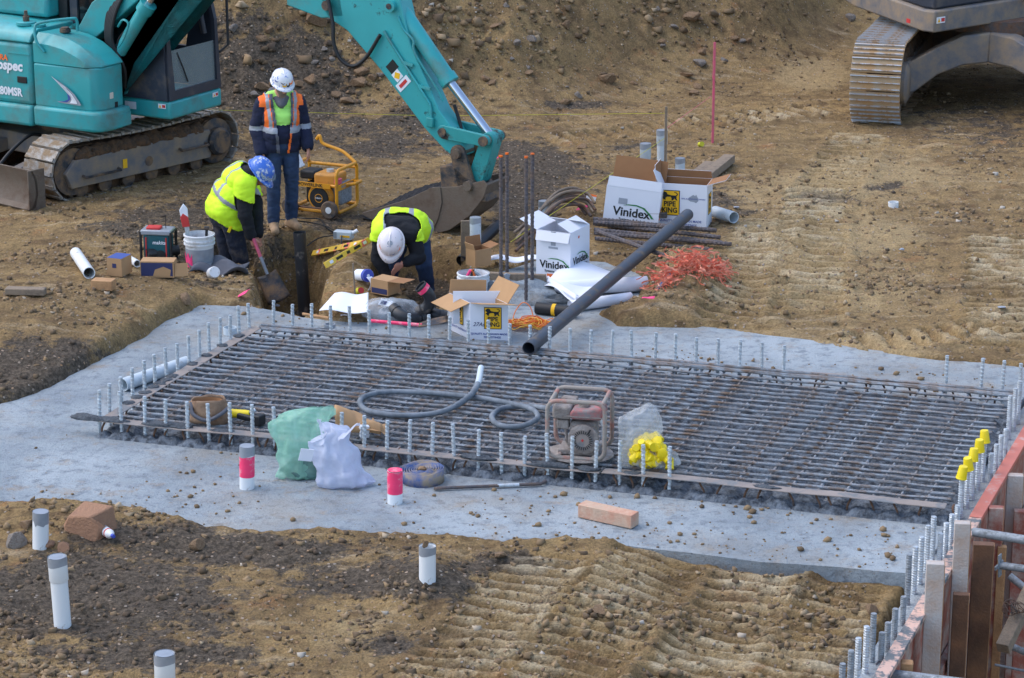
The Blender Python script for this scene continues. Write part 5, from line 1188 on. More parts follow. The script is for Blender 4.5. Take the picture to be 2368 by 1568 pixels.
sel = ((TG == 'torso') & (sp < 1.12)) | ((TG == 'trousers') & (sp > -.15) & (C_[:, 2] > .80)) | ((TG == 'collar') & (sp < 1.12)) | ((TG == 'sleeve') & (sp > .62))
def vest_mat(c):
    s_ = float((np.array(c)-spa)@ax_/Ls); lat = c.y-float(spa[1]); bend = abs(lat+.02)
    if .30 < s_ < .40 and True: return 1
    if s_ > .40 and .085 < bend < .135: return 1
    if -.06 < s_ < .0: return 0
    return 0
shell_from(body, sel, .015, 'hi_vis_vest', wk, vest_mat, ['hivis', 'reflect'], .008)
helmet(wk, (hc-w0)+U_*.05-F_*.01, F_, U_, 'helmet_blue', ((-.4, .5, .03, 'print_grey'), (-1.0, .4, .03, 'print_grey'), (-.7, .9, .03, 'print_grey'), (.1, .35, .028, 'print_white'), (.6, .9, .025, 'red')), True)
for s in (-1, 1): MB().ball((hc-w0)+F_*.088+R_*s*.032+U_*.012, .011, 8, 6).build('eye', K['print_black'], wk, smooth=60)
MB().box(A(512+20, 528, -.20)-w0, (.03, .02, .09), (0, .4, 0)).build('tape_measure', K['yellow_cap'], wk, bevel=.004)
# shovel in his hands, blade resting on the pit floor
sv = thing('shovel', 'long shovel with faded pink shaft in the bending worker\'s hands, blade in the pit', 'shovel', A(630, 660, -.35))
s0 = A(630, 660, -.35); sa = A(583, 545, -.27)-s0; sb = A(618, 634, -.33)-s0; sc_ = A(634, 668, -.38)-s0
MB().tube([sa, sa.lerp(sb, .55)], .017, 10).build('shaft', K['pink_stake'], sv, smooth=50); MB().tube([sa.lerp(sb, .55), sb], .0165, 10).build('socket', K['tape'], sv, smooth=50)
dv = (sc_-sb).normalized(); rt = Vector((.92, .1, -.05)).cross(dv).cross(dv)*-1; rt.normalize(); nn = rt.cross(dv)
bm_ = MB(); bm_.grid(lambda u, v: sb-dv*.02+rt*((u-.5)*(.20+.04*v))+dv*(.30*v+.02*math.sin(u*3.14))+nn*(.035*(2*u-1)**2+.02*math.cos(v*3)), 10, 10); bm_.build('blade', K['dark_steel'], sv, smooth=60, solid=.004)
# --- worker bent double in the second pit
ZP = -.34; BY = at(985, 690, ZP).y; A = lambda x, y, d=0.0: at_y(x, y, BY+d)
w0 = Vector((at(945, 690, ZP).x, BY, ZP)); pr = []
pr += [(A(968, 548, .12), A(980, 612, -.02), .108, .085, 'jeans'), (A(980, 612, -.02), A(990, 668, .03), .082, .066, 'jeans'), (A(925, 548, .14), A(905, 620, .02), .105, .082, 'jeans'), (A(905, 620, .02), A(900, 672, .12), .078, .064, 'jeans')]
boot(pr, A(991, 676, .03), A(994, 690, -.13)); boot(pr, A(899, 680, .12), A(893, 692, -.05))
pr += [(A(925, 535, .14), A(965, 535, .12), .135, .135, 'jeans'), (A(922, 525, .05), A(960, 528, .05), .15, .15, 'torso'), (A(905, 522, -.12), A(950, 524, -.12), .155, .155, 'torso'), (A(895, 528, -.28), A(942, 532, -.28), .13, .13, 'torso'), (A(888, 536, -.36), A(948, 540, -.36), .095, .095, 'torso'), (A(915, 540, -.38), A(906, 552, -.46), .08, .07, 'hood'), (A(935, 530, -.36), A(950, 545, -.38), .075, .06, 'hood'), (A(912, 525, -.34), A(932, 522, -.3), .085, .085, 'hood')]
pr += [(A(880, 548, -.34), A(873, 600, -.36), .078, .068, 'sleeve'), (A(873, 600, -.36), A(893, 635, -.40), .066, .052, 'sleeve'), (A(955, 550, -.34), A(968, 596, -.40), .082, .072, 'sleeve'), (A(968, 596, -.40), A(940, 606, -.50), .068, .052, 'sleeve')]
hand(pr, A(933, 609, -.51), (-.8, -.3, -.55), (.2, -.3, .9), .9, 1.05, (-.3, .3, -.8)); hand(pr, A(897, 641, -.41), (.35, -.1, -1), (.8, -.5, 0), .5, 1.0)
hc = A(905, 565, -.52); hf = Vector((-.10, -.42, -.9)); hu = Vector((-.05, -.9, .42)); F_, R_, U_ = head(pr, hc, hf, hu)
wk2, body, C_, TG = person('worker bent double in the pit in a lime vest, dark hood, jeans and white helmet', w0, pr, dict(jeans='jeans', torso='blackcloth', hood='blackcloth', sleeve='blackcloth', boot='boot'))
q_ = A(925, 528, 0)-w0; xx = C_[:, 0]-q_.x; yy = C_[:, 1]-q_.y; zz = C_[:, 2]-q_.z
sel = ((TG == 'torso') & (yy > -.55)) | ((TG == 'jeans') & (zz > -.02) & (yy > -.1)) | ((TG == 'sleeve') & (zz > -.03))
hd_ = np.array(A(928, 528, -.34)-w0); sel &= np.linalg.norm((C_-hd_)*np.array([.8, .8, .5]), axis=1) > .135
def vest2(c):
    x = c.x-q_.x; y = c.y-q_.y
    if .09 < abs(x-.0) < .14: return 1
    if -.02 < y < .04: return 1
    return 0
shell_from(body, sel, .015, 'hi_vis_vest', wk2, vest2, ['hivis', 'reflect'], .008)
helmet(wk2, (hc-w0)+U_*.055-F_*.01, F_, U_, 'helmet_clean', ((.0, .9, .03, 'print_blue'), (.9, .6, .03, 'print_orange'), (-.9, .7, .032, 'print_orange'), (.3, .5, .028, 'print_blue'), (.2, 1.3, .026, 'print_grey'), (2.8, .6, .026, 'print_black')))
for s in (-1, 1): MB().ball((hc-w0)+F_*.088+R_*s*.032+U_*.012, .011, 8, 6).build('eye', K['print_black'], wk2, smooth=60)
# ------------------------------------------------------------------ pipes
def stand_pipe(x, yb, yt, label, r=.055, mt='pvc', tape=.05, collar=True, pink=0.0, cap=True, xt=None, base=None, torn=False):
    b = base if base is not None else gat(x, yb); tp = at_y(x if xt is None else xt, yt, b.y); H_ = tp.z-b.z
    lean = math.atan2(tp.x-b.x, H_)
    t = thing('standing_pipe', label, 'pipe', (b.x, b.y, b.z), (0, lean, 0))
    MB().ring(r, r-.006, -.15, H_, n=24).build('pipe', K[mt], t, smooth=40)
    if collar: MB().lathe_open([(r, H_-.16), (r+.006, H_-.15), (r+.006, H_+.004)], n=24).build('socket', K[mt], t, smooth=40)
    rt = r+.0075 if collar else r+.0015
    if pink: MB().lathe_open([(r+.0012, H_-pink), (r+.0012, H_-(tape if tape else 0)), ], n=24).build('paint_band', K['pink'], t, smooth=40)
    if tape:
        mb = MB(); n = 24; vs = []; fs = []
        for k in range(n):
            a = 2*math.pi*k/n; d = tape*(1+(.9*rnd.random() if torn else .12*math.sin(a*2)))
            vs += [(rt*math.cos(a), rt*math.sin(a), H_-d), (rt*math.cos(a), rt*math.sin(a), H_+.007)]
        for k in range(n): j = (k+1) % n; fs.append((2*k, 2*j, 2*j+1, 2*k+1))
        mb.add(vs, fs).build('tape', K['tape'], t, smooth=50)
    if cap: MB().lathe([(0, H_-.018), (r*.5, H_-.012), (r*.98, H_+.006)], n=24).build('tape_cover', K['tape'] if not pink or tape else K['pink'], t, smooth=50)
    return t
stand_pipe(94, 1268, 1184, 'short white pipe with torn grey tape, next to the red brown block', torn=True, collar=False)
stand_pipe(145, 1447, 1289, 'tallest white pipe in the front left dirt, leaning slightly left', xt=132)
stand_pipe(384, 1680, 1513, 'white pipe cut off by the bottom edge', xt=380)
p4 = stand_pipe(988, 1342, 1264, 'short white pipe in a dirt mound with a clod on its open top', collar=False, cap=False)
stand_pipe(571, 1128, 1032, 'white pipe sprayed pink under a grey taped top', base=at(571, 1128), pink=.23, collar=False, tape=.07)
stand_pipe(913, 1162, 1088, 'short pipe sprayed pink to the rim beside the rolled blue hose', base=at(913, 1162), pink=.17, collar=False, tape=0)
stand_pipe(1492, 424, 333, 'middle sized far pipe left of the tallest one', mt='pvc_grey'); stand_pipe(1530, 414, 302, 'tallest of the three far grey white pipes', mt='pvc_grey'); stand_pipe(1572, 414, 367, 'shortest of the three far pipes, on the right', mt='pvc_grey', collar=False)
stand_pipe(1257, 520, 466, 'lone grey white pipe left of the white cartons', mt='pvc_grey', collar=False); stand_pipe(1099, 604, 504, 'grey white pipe beside a leaning plank behind the small brown box', mt='pvc_grey', collar=False)
stand_pipe(704, 716, 537, 'black pipe standing in the pit beside the shovel', r=.062, mt='blackpipe', tape=0, collar=False, cap=False, xt=692, base=at(704, 716, -.45))
def lying(a, b, r, label, mt, name='loose_pipe', socket=False):
    a = Vector(a); b = Vector(b); t = thing(name, label, 'pipe', a); d = b-a; q = d.to_track_quat('Z', 'Y').to_matrix(); L = d.length
    MB().ring(r, r-.006, 0, L, R=q, n=24).build('pipe', K[mt], t, smooth=40)
    if socket: MB().ring(r+.006, r, 0, .14, R=q, n=24).build('socket', K[mt], t, smooth=40)
    return t
a = gat(176, 606); b = gat(207, 648); lying(a+Vector((0, 0, .09)), b+Vector((0, 0, .06)), .055, 'white pipe lying on the dirt at the far left', 'pvc')
lying(at(284, 890, .056), at(432, 838, .056), .055, 'grey white pipe lying on the slab behind the left row of bars', 'pvc_grey')
a = gat(1652, 506); b = gat(1696, 519); lying(b+Vector((0, 0, .07)), a+Vector((0, 0, .07)), .06, 'short white pipe offcut lying at the foot of the lion carton', 'pvc_grey')
a = gat(1066, 616); lying(a+Vector((0, 0, .05)), at_y(1152, 520, a.y+.6), .058, 'black pipe leaning up behind the timber plank', 'blackpipe')
lying(at(1222, 806, .20), at(1590, 496, .30), .058, 'long charcoal pipe lying diagonally across the mat edge towards the cartons', 'greypipe')
lp = thing('pipe_collar', 'short grey pipe ring standing on the slab behind the left bars', 'pipe', at(532, 772)); MB().ring(.06, .053, 0, .06, n=24).build('ring', K['pvc_grey'], lp, smooth=40)
cl2 = thing('pipe_collar', 'small round grey ring around a back row bar', 'pipe', at(762, 758, MZ)); MB().lathe_open([(.038, .0), (.052, 0), (.05, .012), (.052, .024), (.05, .036), (.038, .036), (.038, 0)], n=20).build('ring', K['tape'], cl2, smooth=40)
# ------------------------------------------------------------------ cartons
def carton(loc, rz, w, d, h, label, mo='boxwhite', mi='card_in', flaps=(), tilt=(0, 0), shear=0.0, closed=False, name='carton', mf=None):
    t = thing(name, label, 'carton', loc, (tilt[0], tilt[1], rz)); T = .005
    S = lambda p: (p[0]+shear*(p[1]+d/2), p[1], p[2])
    def panel(c, sz, nm, mt):
        mb = MB().box(c, sz); mb.v = [S(v) for v in mb.v]; return mb.build(nm, K[mt], t)
    for (c, sz, c2, sz2) in (((0, -d/2, h/2), (w, T, h), (0, -d/2+T, h/2), (w-2*T, T*.6, h-.004)), ((0, d/2, h/2), (w, T, h), (0, d/2-T, h/2), (w-2*T, T*.6, h-.004)), ((-w/2, 0, h/2), (T, d, h), (-w/2+T, 0, h/2), (T*.6, d-2*T, h-.004)), ((w/2, 0, h/2), (T, d, h), (w/2-T, 0, h/2), (T*.6, d-2*T, h-.004))):
        panel(c, sz, 'side_panel', mo)
        if not closed: panel(c2, sz2, 'inner_face', mi)
    panel((0, 0, T), (w, d, T), 'base_panel', mi)
    if closed: panel((0, 0, h-.001), (w+.001, d+.001, T), 'top_panel', mf or mo)
    for sd, ang, L in flaps:
        ax = dict(f=(0, -d/2), b=(0, d/2), l=(-w/2, 0), r=(w/2, 0))[sd]; n = Vector(ax).normalized(); o = n*math.sin(ang)*L; z = math.cos(ang)*L
        wd = (w if sd in 'fb' else d)/2-.002; e = Vector((n.y, -n.x))*wd if True else None
        A_ = Vector((ax[0], ax[1])); pts = []
        for kk, off in ((0, 0.0), (1, T)):
            nrm = Vector((n.x*math.cos(ang), n.y*math.cos(ang), -math.sin(ang)))*off
            for q_, zz in ((A_-e, 0), (A_+e, 0), (A_+e*.97+o, z), (A_-e*.97+o, z)): pts.append(Vector((q_.x, q_.y, h+zz))+nrm)
        mb = MB(); mb.add([S(p) for p in pts], [(0, 1, 2, 3), (7, 6, 5, 4), (0, 4, 5, 1), (1, 5, 6, 2), (2, 6, 7, 3), (3, 7, 4, 0)]); mb.m = 0
        mb.mi = [0, 1, 1, 1, 1, 1]; mb.build('flap', [K[mi], K[mf or mo]], t)
    return t
FR, RR, LR = (math.pi/2, 0, 0), (math.pi/2, 0, math.pi/2), (math.pi/2, 0, -math.pi/2)
def vinidex(t, face, w, x, z, s):
    F = dict(f=lambda u, v, k=0: ((u, -w/2-.004-k, v), FR), r=lambda u, v, k=0: ((w/2+.004+k, u, v), RR))[face]
    l, r = F(x, z); text('Vinidex', .085*s, K['print_black'], t, l, r, .0022)
    l, r = F(x+.03*s, z-.055*s); text('Systems & Solutions', .027*s, K['print_black'], t, l, r, .0006)
    pts = [(-.10, .045), (-.06, .058), (0, .060), (.06, .045), (.11, .0), (.135, -.028), (.115, -.028), (.09, .005), (.045, .038), (0, .050), (-.06, .050)]
    l, r = F(x+.03*s, z, .002); flat([(a*s, b*s) for a, b in pts], K['print_green'], t, 'print_arc', l, r)
LION = [(-.42, .10), (-.36, .10), (-.30, .02), (-.20, .02), (-.22, .10), (-.14, .17), (.05, .18), (.10, .05), (.05, .0), (.16, .0), (.24, .10), (.30, .02), (.40, .0), (.34, .10), (.34, .22), (.42, .30), (.36, .40), (.22, .44), (.22, .40), (.33, .36), (.36, .30), (.28, .25), (.05, .26), (-.12, .30), (-.16, .40), (-.28, .44), (-.38, .38), (-.44, .30), (-.38, .26), (-.32, .20), (-.40, .16)]
def pipeking(t, loc, rot, s, mt='print_yellow'):
    L = Vector(loc); Rm = Euler(rot).to_matrix(); n = Rm@Vector((0, 0, 1))
    flat([(-.5*s, -.64*s), (.5*s, -.64*s), (.5*s, .64*s), (-.5*s, .64*s)], K['print_black'], t, 'print_frame', L+n*.0006, rot); flat([(-.46*s, -.60*s), (.46*s, -.60*s), (.46*s, .60*s), (-.46*s, .60*s)], K[mt], t, 'print_panel', L+n*.0016, rot)
    flat([(a*s, (b+.13)*s) for a, b in LION], K['print_black'], t, 'print_lion', L+n*.0026, rot)
    text('PIPE', .36*s, K['print_black'], t, L+n*.0028+Rm@Vector((0, -.06*s, 0)), rot, .012*s, .95); text('KING', .36*s, K['print_black'], t, L+n*.0028+Rm@Vector((0, -.38*s, 0)), rot, .012*s, .90)
def base_from(corner, rz, ox, oy): c = Vector(corner); v = Matrix.Rotation(rz, 3, 'Z')@Vector((ox, oy, 0)); return c+v
# tall white carton
rz = math.radians(-28); c = base_from(at(1318, 659, 0), rz, -.18, .2)
t = carton(c, rz, .36, .40, .50, 'tall white carton standing behind the paper rolls, taped and nearly closed', flaps=(('l', 1.15, .2), ('f', 2.75, .10), ('b', -1.2, .2), ('r', -1.1, .16)), mi='boxwhite', mf='boxwhite')
for (tx, tz) in ((0, 0),): 
    text('Vinidex', .10, K['print_black'], t, (.01, -.205, .17), FR, .0026); text('Systems & Solutions', .032, K['print_black'], t, (.04, -.205, .11), FR, .0008)
    pts = [(-.10, .045), (-.06, .058), (0, .060), (.06, .045), (.11, .0), (.135, -.028), (.115, -.028), (.09, .005), (.045, .038), (0, .050), (-.06, .050)]
    flat([(a*1.1, b*1.1) for a, b in pts], K['print_green'], t, 'print_arc', (.045, -.2065, .175), FR)
    text('Vinidex', .10, K['print_black'], t, (.185, .0, .21), RR, .0026); text('Systems & Solutions', .032, K['print_black'], t, (.185, .02, .15), RR, .0008); flat([(a*1.1, b*1.1) for a, b in pts], K['print_green'], t, 'print_arc', (.1865, .03, .215), RR)
MB().box((-.02, -.2045, .045), (.09, .003, .075)).build('sticker', K['print_orange'], t); text('60330', .03, K['print_black'], t, (-.02, -.2075, .025), FR, .0005); MB().lathe_open([(.034, 0), (.037, 0)], (.075, -.205, .05), FR, 20).build('printed_ring', K['print_black'], t)
MB().box((0, -.2045, .34), (.10, .003, .02)).build('hand_hole', K['print_grey'], t, bevel=.004); MB().box((.0, -.204, .43), (.05, .002, .14)).build('tape', K['print_grey'], t); MB().lathe([(0, 0), (.014, 0)], (.184, -.03, .43), RR, 12).build('sticker', K['print_orange'], t)
# open white carton lying back
rz = math.radians(-10); c = gat(1462, 533); t = carton(c+Vector((0, .15, .02)), rz, .56, .38, .40, 'open white carton tilted on the stacked bars, brown inner flap raised', flaps=(('b', .25, .26), ('f', -.12, .10), ('r', -.5, .24)), mi='card_in', tilt=(-.08, .10))
text('Vinidex', .125, K['print_black'], t, (.0, -.195, .15), FR, .003); text('Systems & Solutions', .040, K['print_black'], t, (.04, -.195, .075), FR, .001); flat([(a*1.4, b*1.4) for a, b in pts], K['print_green'], t, 'print_arc', (.045, -.1965, .155), FR)
MB().box((-.10, -.1945, .26), (.09, .003, .06)).build('sticker', K['print_grey'], t); MB().box((.2835, -.1, .16), (.003, .05, .12)).build('sticker', K['print_orange'], t); text('Vinidex', .08, K['print_black'], t, (.286, .0, .2), RR, .002)
# carton with lion print, right
rz = math.radians(-14); c = base_from(gat(1632, 532), rz, -.26, .17); t = carton(c, rz, .52, .32, .46, 'white carton with yellow lion print beside the tilted carton, brown flap folded out right', flaps=(('r', 1.25, .20), ('b', -.15, .08), ('l', .1, .18)), mi='card_in')
pipeking(t, (-.12, -.1645, .26), FR, .205); pipeking(t, (.2645, .0, .24), RR, .17)
text('QUALITY AUSTRALIAN MADE', .033, K['print_blue'], t, (-.01, -.165, .075), FR, .0006); text('PIPE FITTINGS', .033, K['print_blue'], t, (.06, -.165, .035), FR, .0006); flat([(-.05, .0), (-.045, .025), (-.02, .04), (.0, .055), (.02, .045), (.03, .06), (.05, .02), (.055, -.005), (.03, -.03), (.01, -.02), (-.03, -.015)], K['print_grey'], t, 'print_map', (.12, -.1645, .30), FR); text('100% AUSTRALIAN OWNED', .02, K['print_blue'], t, (.12, -.166, .31), FR, .0003)
# carton with lion print, front, open
rz = math.radians(-5); c = base_from(at(1087, 785, .0), rz, .165, .15); t = carton(c, rz, .33, .30, .335, 'open white carton with yellow lion print standing at the back edge of the mat', flaps=(('f', 1.35, .17), ('l', 2.05, .19), ('b', -.1, .13), ('r', .55, .20)), mi='card', shear=-.72, mf='card')
pipeking(t, (.035, -.1545, .20), FR, .155); text('27As', .05, K['print_navy'], t, (-.09, -.155, .14), FR, .0003, shear=.3); text('QUALITY AUSTRALIAN MADE', .024, K['print_blue'], t, (.0, -.155, .055), FR, .0006); text('PIPE FITTINGS', .024, K['print_blue'], t, (.03, -.155, .025), FR, .0006)
la = math.atan2(.30, -.72*.30)+math.pi                               # skewed left face
LF = (math.pi/2, 0, la); lm_ = Vector((-.165-.003, -.15, 0)); ld = Vector((-.72, 1, 0)).normalized()
pipeking(t, lm_+ld*.19+Vector((-.004, -.003, .20)), LF, .155); text('QUALITY AUSTRALIAN', .026, K['print_blue'], t, lm_+ld*.18+Vector((-.006, -.004, .06)), LF, .0006)
MB().box((-.12, .0, .25), (.42, .006, .30), (0, 0, .1)).build('paper_liner', K['paper'], t)
# small brown cartons
c = gat(274, 640); t = carton(c+Vector((0, .08, 0)), math.radians(-20), .15, .19, .17, 'small brown carton with blue lid print left of the navy carton', mo='card', closed=True, mf='print_blue', name='small_carton'); MB().box((0, -.0985, .10), (.04, .003, .04)).build('printed_mark', K['print_navy'], t)
c = gat(365, 643); t = carton(c+Vector((0, .08, 0)), math.radians(-3), .31, .16, .15, 'long brown carton with navy printed front in front of the bucket', mo='card', closed=True, mf='card', name='small_carton'); flat([(-.150, -.06), (.145, -.06), (.145, .065), (-.150, .065)], K['print_navy'], t, 'printed_mark', (0, -.0845, .075), FR); flat([(-.04, -.06), (.12, -.06), (.13, .0), (.06, .03), (-.02, .0)], K['card'], t, 'printed_mark', (0, -.0855, .075), FR)
MB().box((.22, -.05, .07), (.12, .004, .12), (-.2, 0, .25)).build('flap', K['card'], t)
c = gat(890, 688); t = carton(c+Vector((0, .1, .02)), math.radians(-35), .20, .18, .14, 'brown carton with an open flap on the pit edge below the bent worker', mo='card', mi='card_in', flaps=(('r', 1.5, .18), ), closed=True, mf='card', name='small_carton'); flat([(-.09, -.02), (.09, -.02), (.09, .03), (-.09, .03)], K['print_navy'], t, 'printed_mark', (0, -.0945, .03), FR)
c = gat(1106, 630); t = carton(c+Vector((0, .05, .05)), math.radians(35), .18, .16, .17, 'small brown carton with open flaps beside the leaning plank', mo='card', mi='card_in', flaps=(('r', 1.3, .10), ('b', .2, .10), ('l', .3, .06)), name='small_carton', mf='card'); flat([(-.06, -.05), (.07, -.05), (.07, .05), (-.06, .05)], K['print_navy'], t, 'printed_mark', (.0945, 0, .08), RR)
# ------------------------------------------------------------------ paper
t = thing('paper_roll', 'big roll of white drawings lying in front of the tall carton', 'paper', at(1290, 690, 0))
o0 = at(1290, 690, 0)
def roll(a, b, r, nm='sheet_roll', tail=None):
    a = Vector(a); b = Vector(b); d = (b-a).normalized(); s = Vector((-d.y, d.x, 0)); mb = MB()
    def fn(u, v):
        th = -1.2+v*math.pi*2.15; rr = r*(1-.12*v); return a.lerp(b, u)+s*(rr*math.cos(th))+Vector((0, 0, r+rr*math.sin(th)))
    return mb.grid(fn, 6, 26).build(nm, K['paper'], t, smooth=60, solid=.002)
P_ = lambda x, y, z=0: at(x, y, z)-o0
roll(P_(1278, 686), P_(1495, 674), .075); 
t2 = thing('paper_roll', 'smaller curled white drawing in front of the big paper roll, under the charcoal pipe', 'paper', o0); t_ = t; t = t2; roll(P_(1318, 722), P_(1458, 702), .055)
t = thing('paper_sheets', 'loose stack of white drawing sheets with curled corner over the black tube', 'paper', o0)
MB().grid(lambda u, v: (P_(1258, 685)*(1-u)*(1-v)+P_(1325, 715)*u*(1-v)+P_(1302, 640)*(1-u)*v+P_(1430, 660)*u*v)+Vector((0, 0, .10+.05*v+.03*math.sin(u*5))), 14, 6).build('sheet', K['paper'], t, smooth=60, solid=.003)
MB().grid(lambda u, v: (P_(1262, 680)*(1-u)+P_(1330, 718)*u)+Vector((.03*v, .10*v, .13-.03*u+.03*math.sin(v*3))), 12, 5).build('sheet', K['paper'], t, smooth=60, solid=.003)
t = thing('paper_sheet', 'flat white paper sheet on the slab behind the back row of bars', 'paper', at(800, 745)); o0 = at(800, 745)
MB().grid(lambda u, v: (P_(738, 752)*(1-u)*(1-v)+P_(852, 757)*u*(1-v)+P_(774, 716)*(1-u)*v+P_(852, 716)*u*v)+Vector((0, 0, .135+.012*math.sin(u*7)+.02*v)), 14, 8).build('sheet', K['paper'], t, smooth=60, solid=.002)
text('plan', .05, K['print_grey'], t, P_(798, 728, .165), (.1, 0, 0), 0)
t = thing('black_tube', 'black tube with a yellow label lying under the paper sheets', 'tube', at(1240, 716)); o0 = at(1240, 716); a = P_(1240, 712, .055); b = P_(1330, 722, .055); MB().tube([a, b], .055, 18).build('body', K['black'], t, smooth=40); MB().lathe_open([(.056, 0), (.056, .035)], a.lerp(b, .42), (b-a).to_track_quat('Z', 'Y').to_matrix(), 18).build('label_band', K['print_yellow'], t)
# ------------------------------------------------------------------ orange cable
t = thing('extension_cord', 'tangled orange and yellow extension cord beside the lion carton', 'cable', at(1222, 758))
for k in range(16):
    a_ = rnd.uniform(.10, .20); b_ = rnd.uniform(.05, .11); ph = rnd.uniform(-.3, .3); cx_, cy_ = rnd.uniform(-.06, .06), rnd.uniform(-.05, .05)
    pts = [(cx_+a_*math.cos(q/14*6.283)*math.cos(ph)-b_*math.sin(q/14*6.283)*math.sin(ph), cy_+a_*math.cos(q/14*6.283)*math.sin(ph)+b_*math.sin(q/14*6.283)*math.cos(ph), .012+.05*rnd.random()+.0015*k) for q in range(14)]
    MB().tube(catmull(pts, 3, True), .0048, 5, closed=True).build('loop', K['orange_cord'] if k % 3 else K['yellow_cord'], t, smooth=60)
MB().tube(catmull([(-.15, .02, .02), (-.12, .10, .12), (-.05, .12, .2), (.02, .08, .16), (.05, .0, .03)], 5), .0048, 5).build('loop', K['orange_cord'], t, smooth=60)
# ------------------------------------------------------------------ buckets and tools
def pail(loc, r, h, label, band=True, rz=0):
    t = thing('bucket', label, 'bucket', loc, rz); MB().lathe_open([(r*.86, 0), (r*.98, h), (r*1.0, h), (r*.94, h), (r*.82, .02), (0.001, .02)], n=28).build('body', K['bucket_white'], t, smooth=40)
    for z in (.70, .80, .95): MB().lathe_open([(r*.97, h*z), (r*1.045, h*z+.004), (r*1.045, h*z+.016), (r*.97, h*z+.02)], n=28).build('rim', K['bucket_white'], t, smooth=40)
    return t
c = gat(463, 618); t = pail(c, .145, .33, 'white bucket of tools smeared with pink paint, behind the navy carton')
MB().lathe_open([(.1295, .06), (.1375, .20)], n=28).build('grey_band', K['tape'], t, smooth=40)
mb = MB(); vs = []; fs = []
for k in range(9): a_ = -2.9+k*.11; vs += [(.132*math.cos(a_), .132*math.sin(a_), .02+.02*math.sin(k)), (.141*math.cos(a_), .141*math.sin(a_), .14+.03*math.sin(k*1.7))]
for k in range(8): fs.append((2*k, 2*k+2, 2*k+3, 2*k+1))
mb.add(vs, fs).build('paint_smear', K['pink_plastic'], t)
s_ = thing('hand_saw', 'handsaw with red and white handle sticking out of the bucket', 'saw', c+Vector((-.10, .0, .2)), (0, -.1, 0)); MB().prism([(-.012, 0), (.012, 0), (.03, .22), (-.02, .22)], -.001, .001).build('blade', K['galv'], s_); MB().prism([(-.035, .20), (.035, .20), (.03, .30), (-.015, .34), (-.045, .30)], -.012, .012).build('grip', K['red'], s_, bevel=.006); MB().prism([(-.04, .30), (.03, .28), (.035, .38), (-.0, .43), (-.045, .37)], -.010, .010).build('handle', K['print_white'], s_, bevel=.006)
s_ = thing('hammer', 'dark hammer handle standing in the tool bucket', 'hammer', c+Vector((.06, .02, .18)), (0, .06, 0)); MB().tube([(0, 0, 0), (0, 0, .20)], .014, 8).build('handle', K['black'], s_, smooth=50); MB().box((0, 0, .205), (.05, .03, .03)).build('head', K['dark_steel'], s_, bevel=.006)
c = at(1094, 694, 0); t = pail(c, .145, .26, 'cream bucket of trowels behind the open lion carton')
for k, (dx, m_, an) in enumerate(((-.07, 'pink_plastic', .5), (.02, 'print_orange', -.3), (.07, 'galv', -.6), (-.02, 'dark_steel', .2), (.10, 'tape', -.9))):
    s_ = thing('trowel', ('pink handled tool in the cream bucket', 'orange handled snips in the cream bucket', 'grey steel trowel lying across the cream bucket', 'dark handled trowel in the cream bucket', 'dull grey pliers at the right rim of the cream bucket')[k], 'hand tool', c+Vector((dx, .02, .20)), (.2, an, 0)); MB().tube([(0, 0, 0), (0, 0, .10)], .014, 8).build('handle', K[m_], s_, smooth=50); MB().prism([(-.03, -.10), (.03, -.10), (.012, .0), (-.012, .0)], -.003, .003).build('blade', K['galv_dirty'], s_)
# power tool case (teal saw)
c = gat(368, 604); t = thing('site_radio', 'dusty dark teal jobsite tool box with roll bars behind the navy carton', 'radio', c, -.15)
MB().box((0, 0, .15), (.26, .16, .26)).build('body', K['tool_teal'], t, bevel=.02); MB().box((0, 0, .30), (.30, .20, .05)).build('top', K['tape'], t, bevel=.012); MB().box((-.03, -.02, .335), (.14, .10, .03)).build('lid', K['red'], t, bevel=.01)
for s in (-1, 1): MB().tube([(s*.15, -.09, 0), (s*.15, -.09, .30), (s*.15, .09, .30), (s*.15, .09, 0)], .014, 6).build('roll_bar', K['black'], t, smooth=50); MB().box((s*.10, -.083, .14), (.012, .01, .22)).build('strap', K['red'], t)
MB().lathe([(0, 0), (.055, 0), (.055, .012), (.03, .016), (0, .016)], (.04, -.08, .07), FR, 20).build('speaker', K['black'], t, smooth=40); text('makita', .05, K['print_white'], t, (.03, -.0835, .20), FR, .001, shear=.2); MB().tube([(.08, 0, .32), (.08, .0, .46)], .004, 5).build('antenna', K['black'], t)
# cloth and cup
c = gat(505, 628); t = thing('jacket', 'crumpled grey jacket dropped beside the tool bucket', 'cloth', c)
MB().grid(lambda u, v: Vector(((u-.5)*.52+.04*math.sin(v*7), (v-.5)*.36+.04*math.sin(u*6), .03+.035*math.sin(u*9+v*4)+.03*math.sin(v*11-u*5)+.03*math.sin(u*3.1)*math.sin(v*3.1))), 22, 16).build('cloth', K['cloth_grey'], t, smooth=60, solid=.012)
t = thing('tape_roll', 'white plastic bottle cap shaped tub lying on the grey jacket', 'tub', gat(491, 650)+Vector((0, 0, .07)), (math.radians(70), .3, .2)); MB().lathe([(0, 0), (.05, 0), (.056, .008), (.056, .11), (.05, .12), (.05, .135), (0, .135)], n=24).build('tub', K['bucket_white'], t, smooth=40)
lying(gat(300, 612)+Vector((0, 0, .05)), gat(318, 622)+Vector((0, 0, .05)), .035, 'short white fitting beside the brown carton', 'pvc', 'pipe_fitting'); lying(gat(330, 612)+Vector((.02, .15, .05)), gat(410, 600)+Vector((0, .1, .07)), .05, 'black pipe end behind the long navy carton', 'blackpipe', 'pipe_fitting')
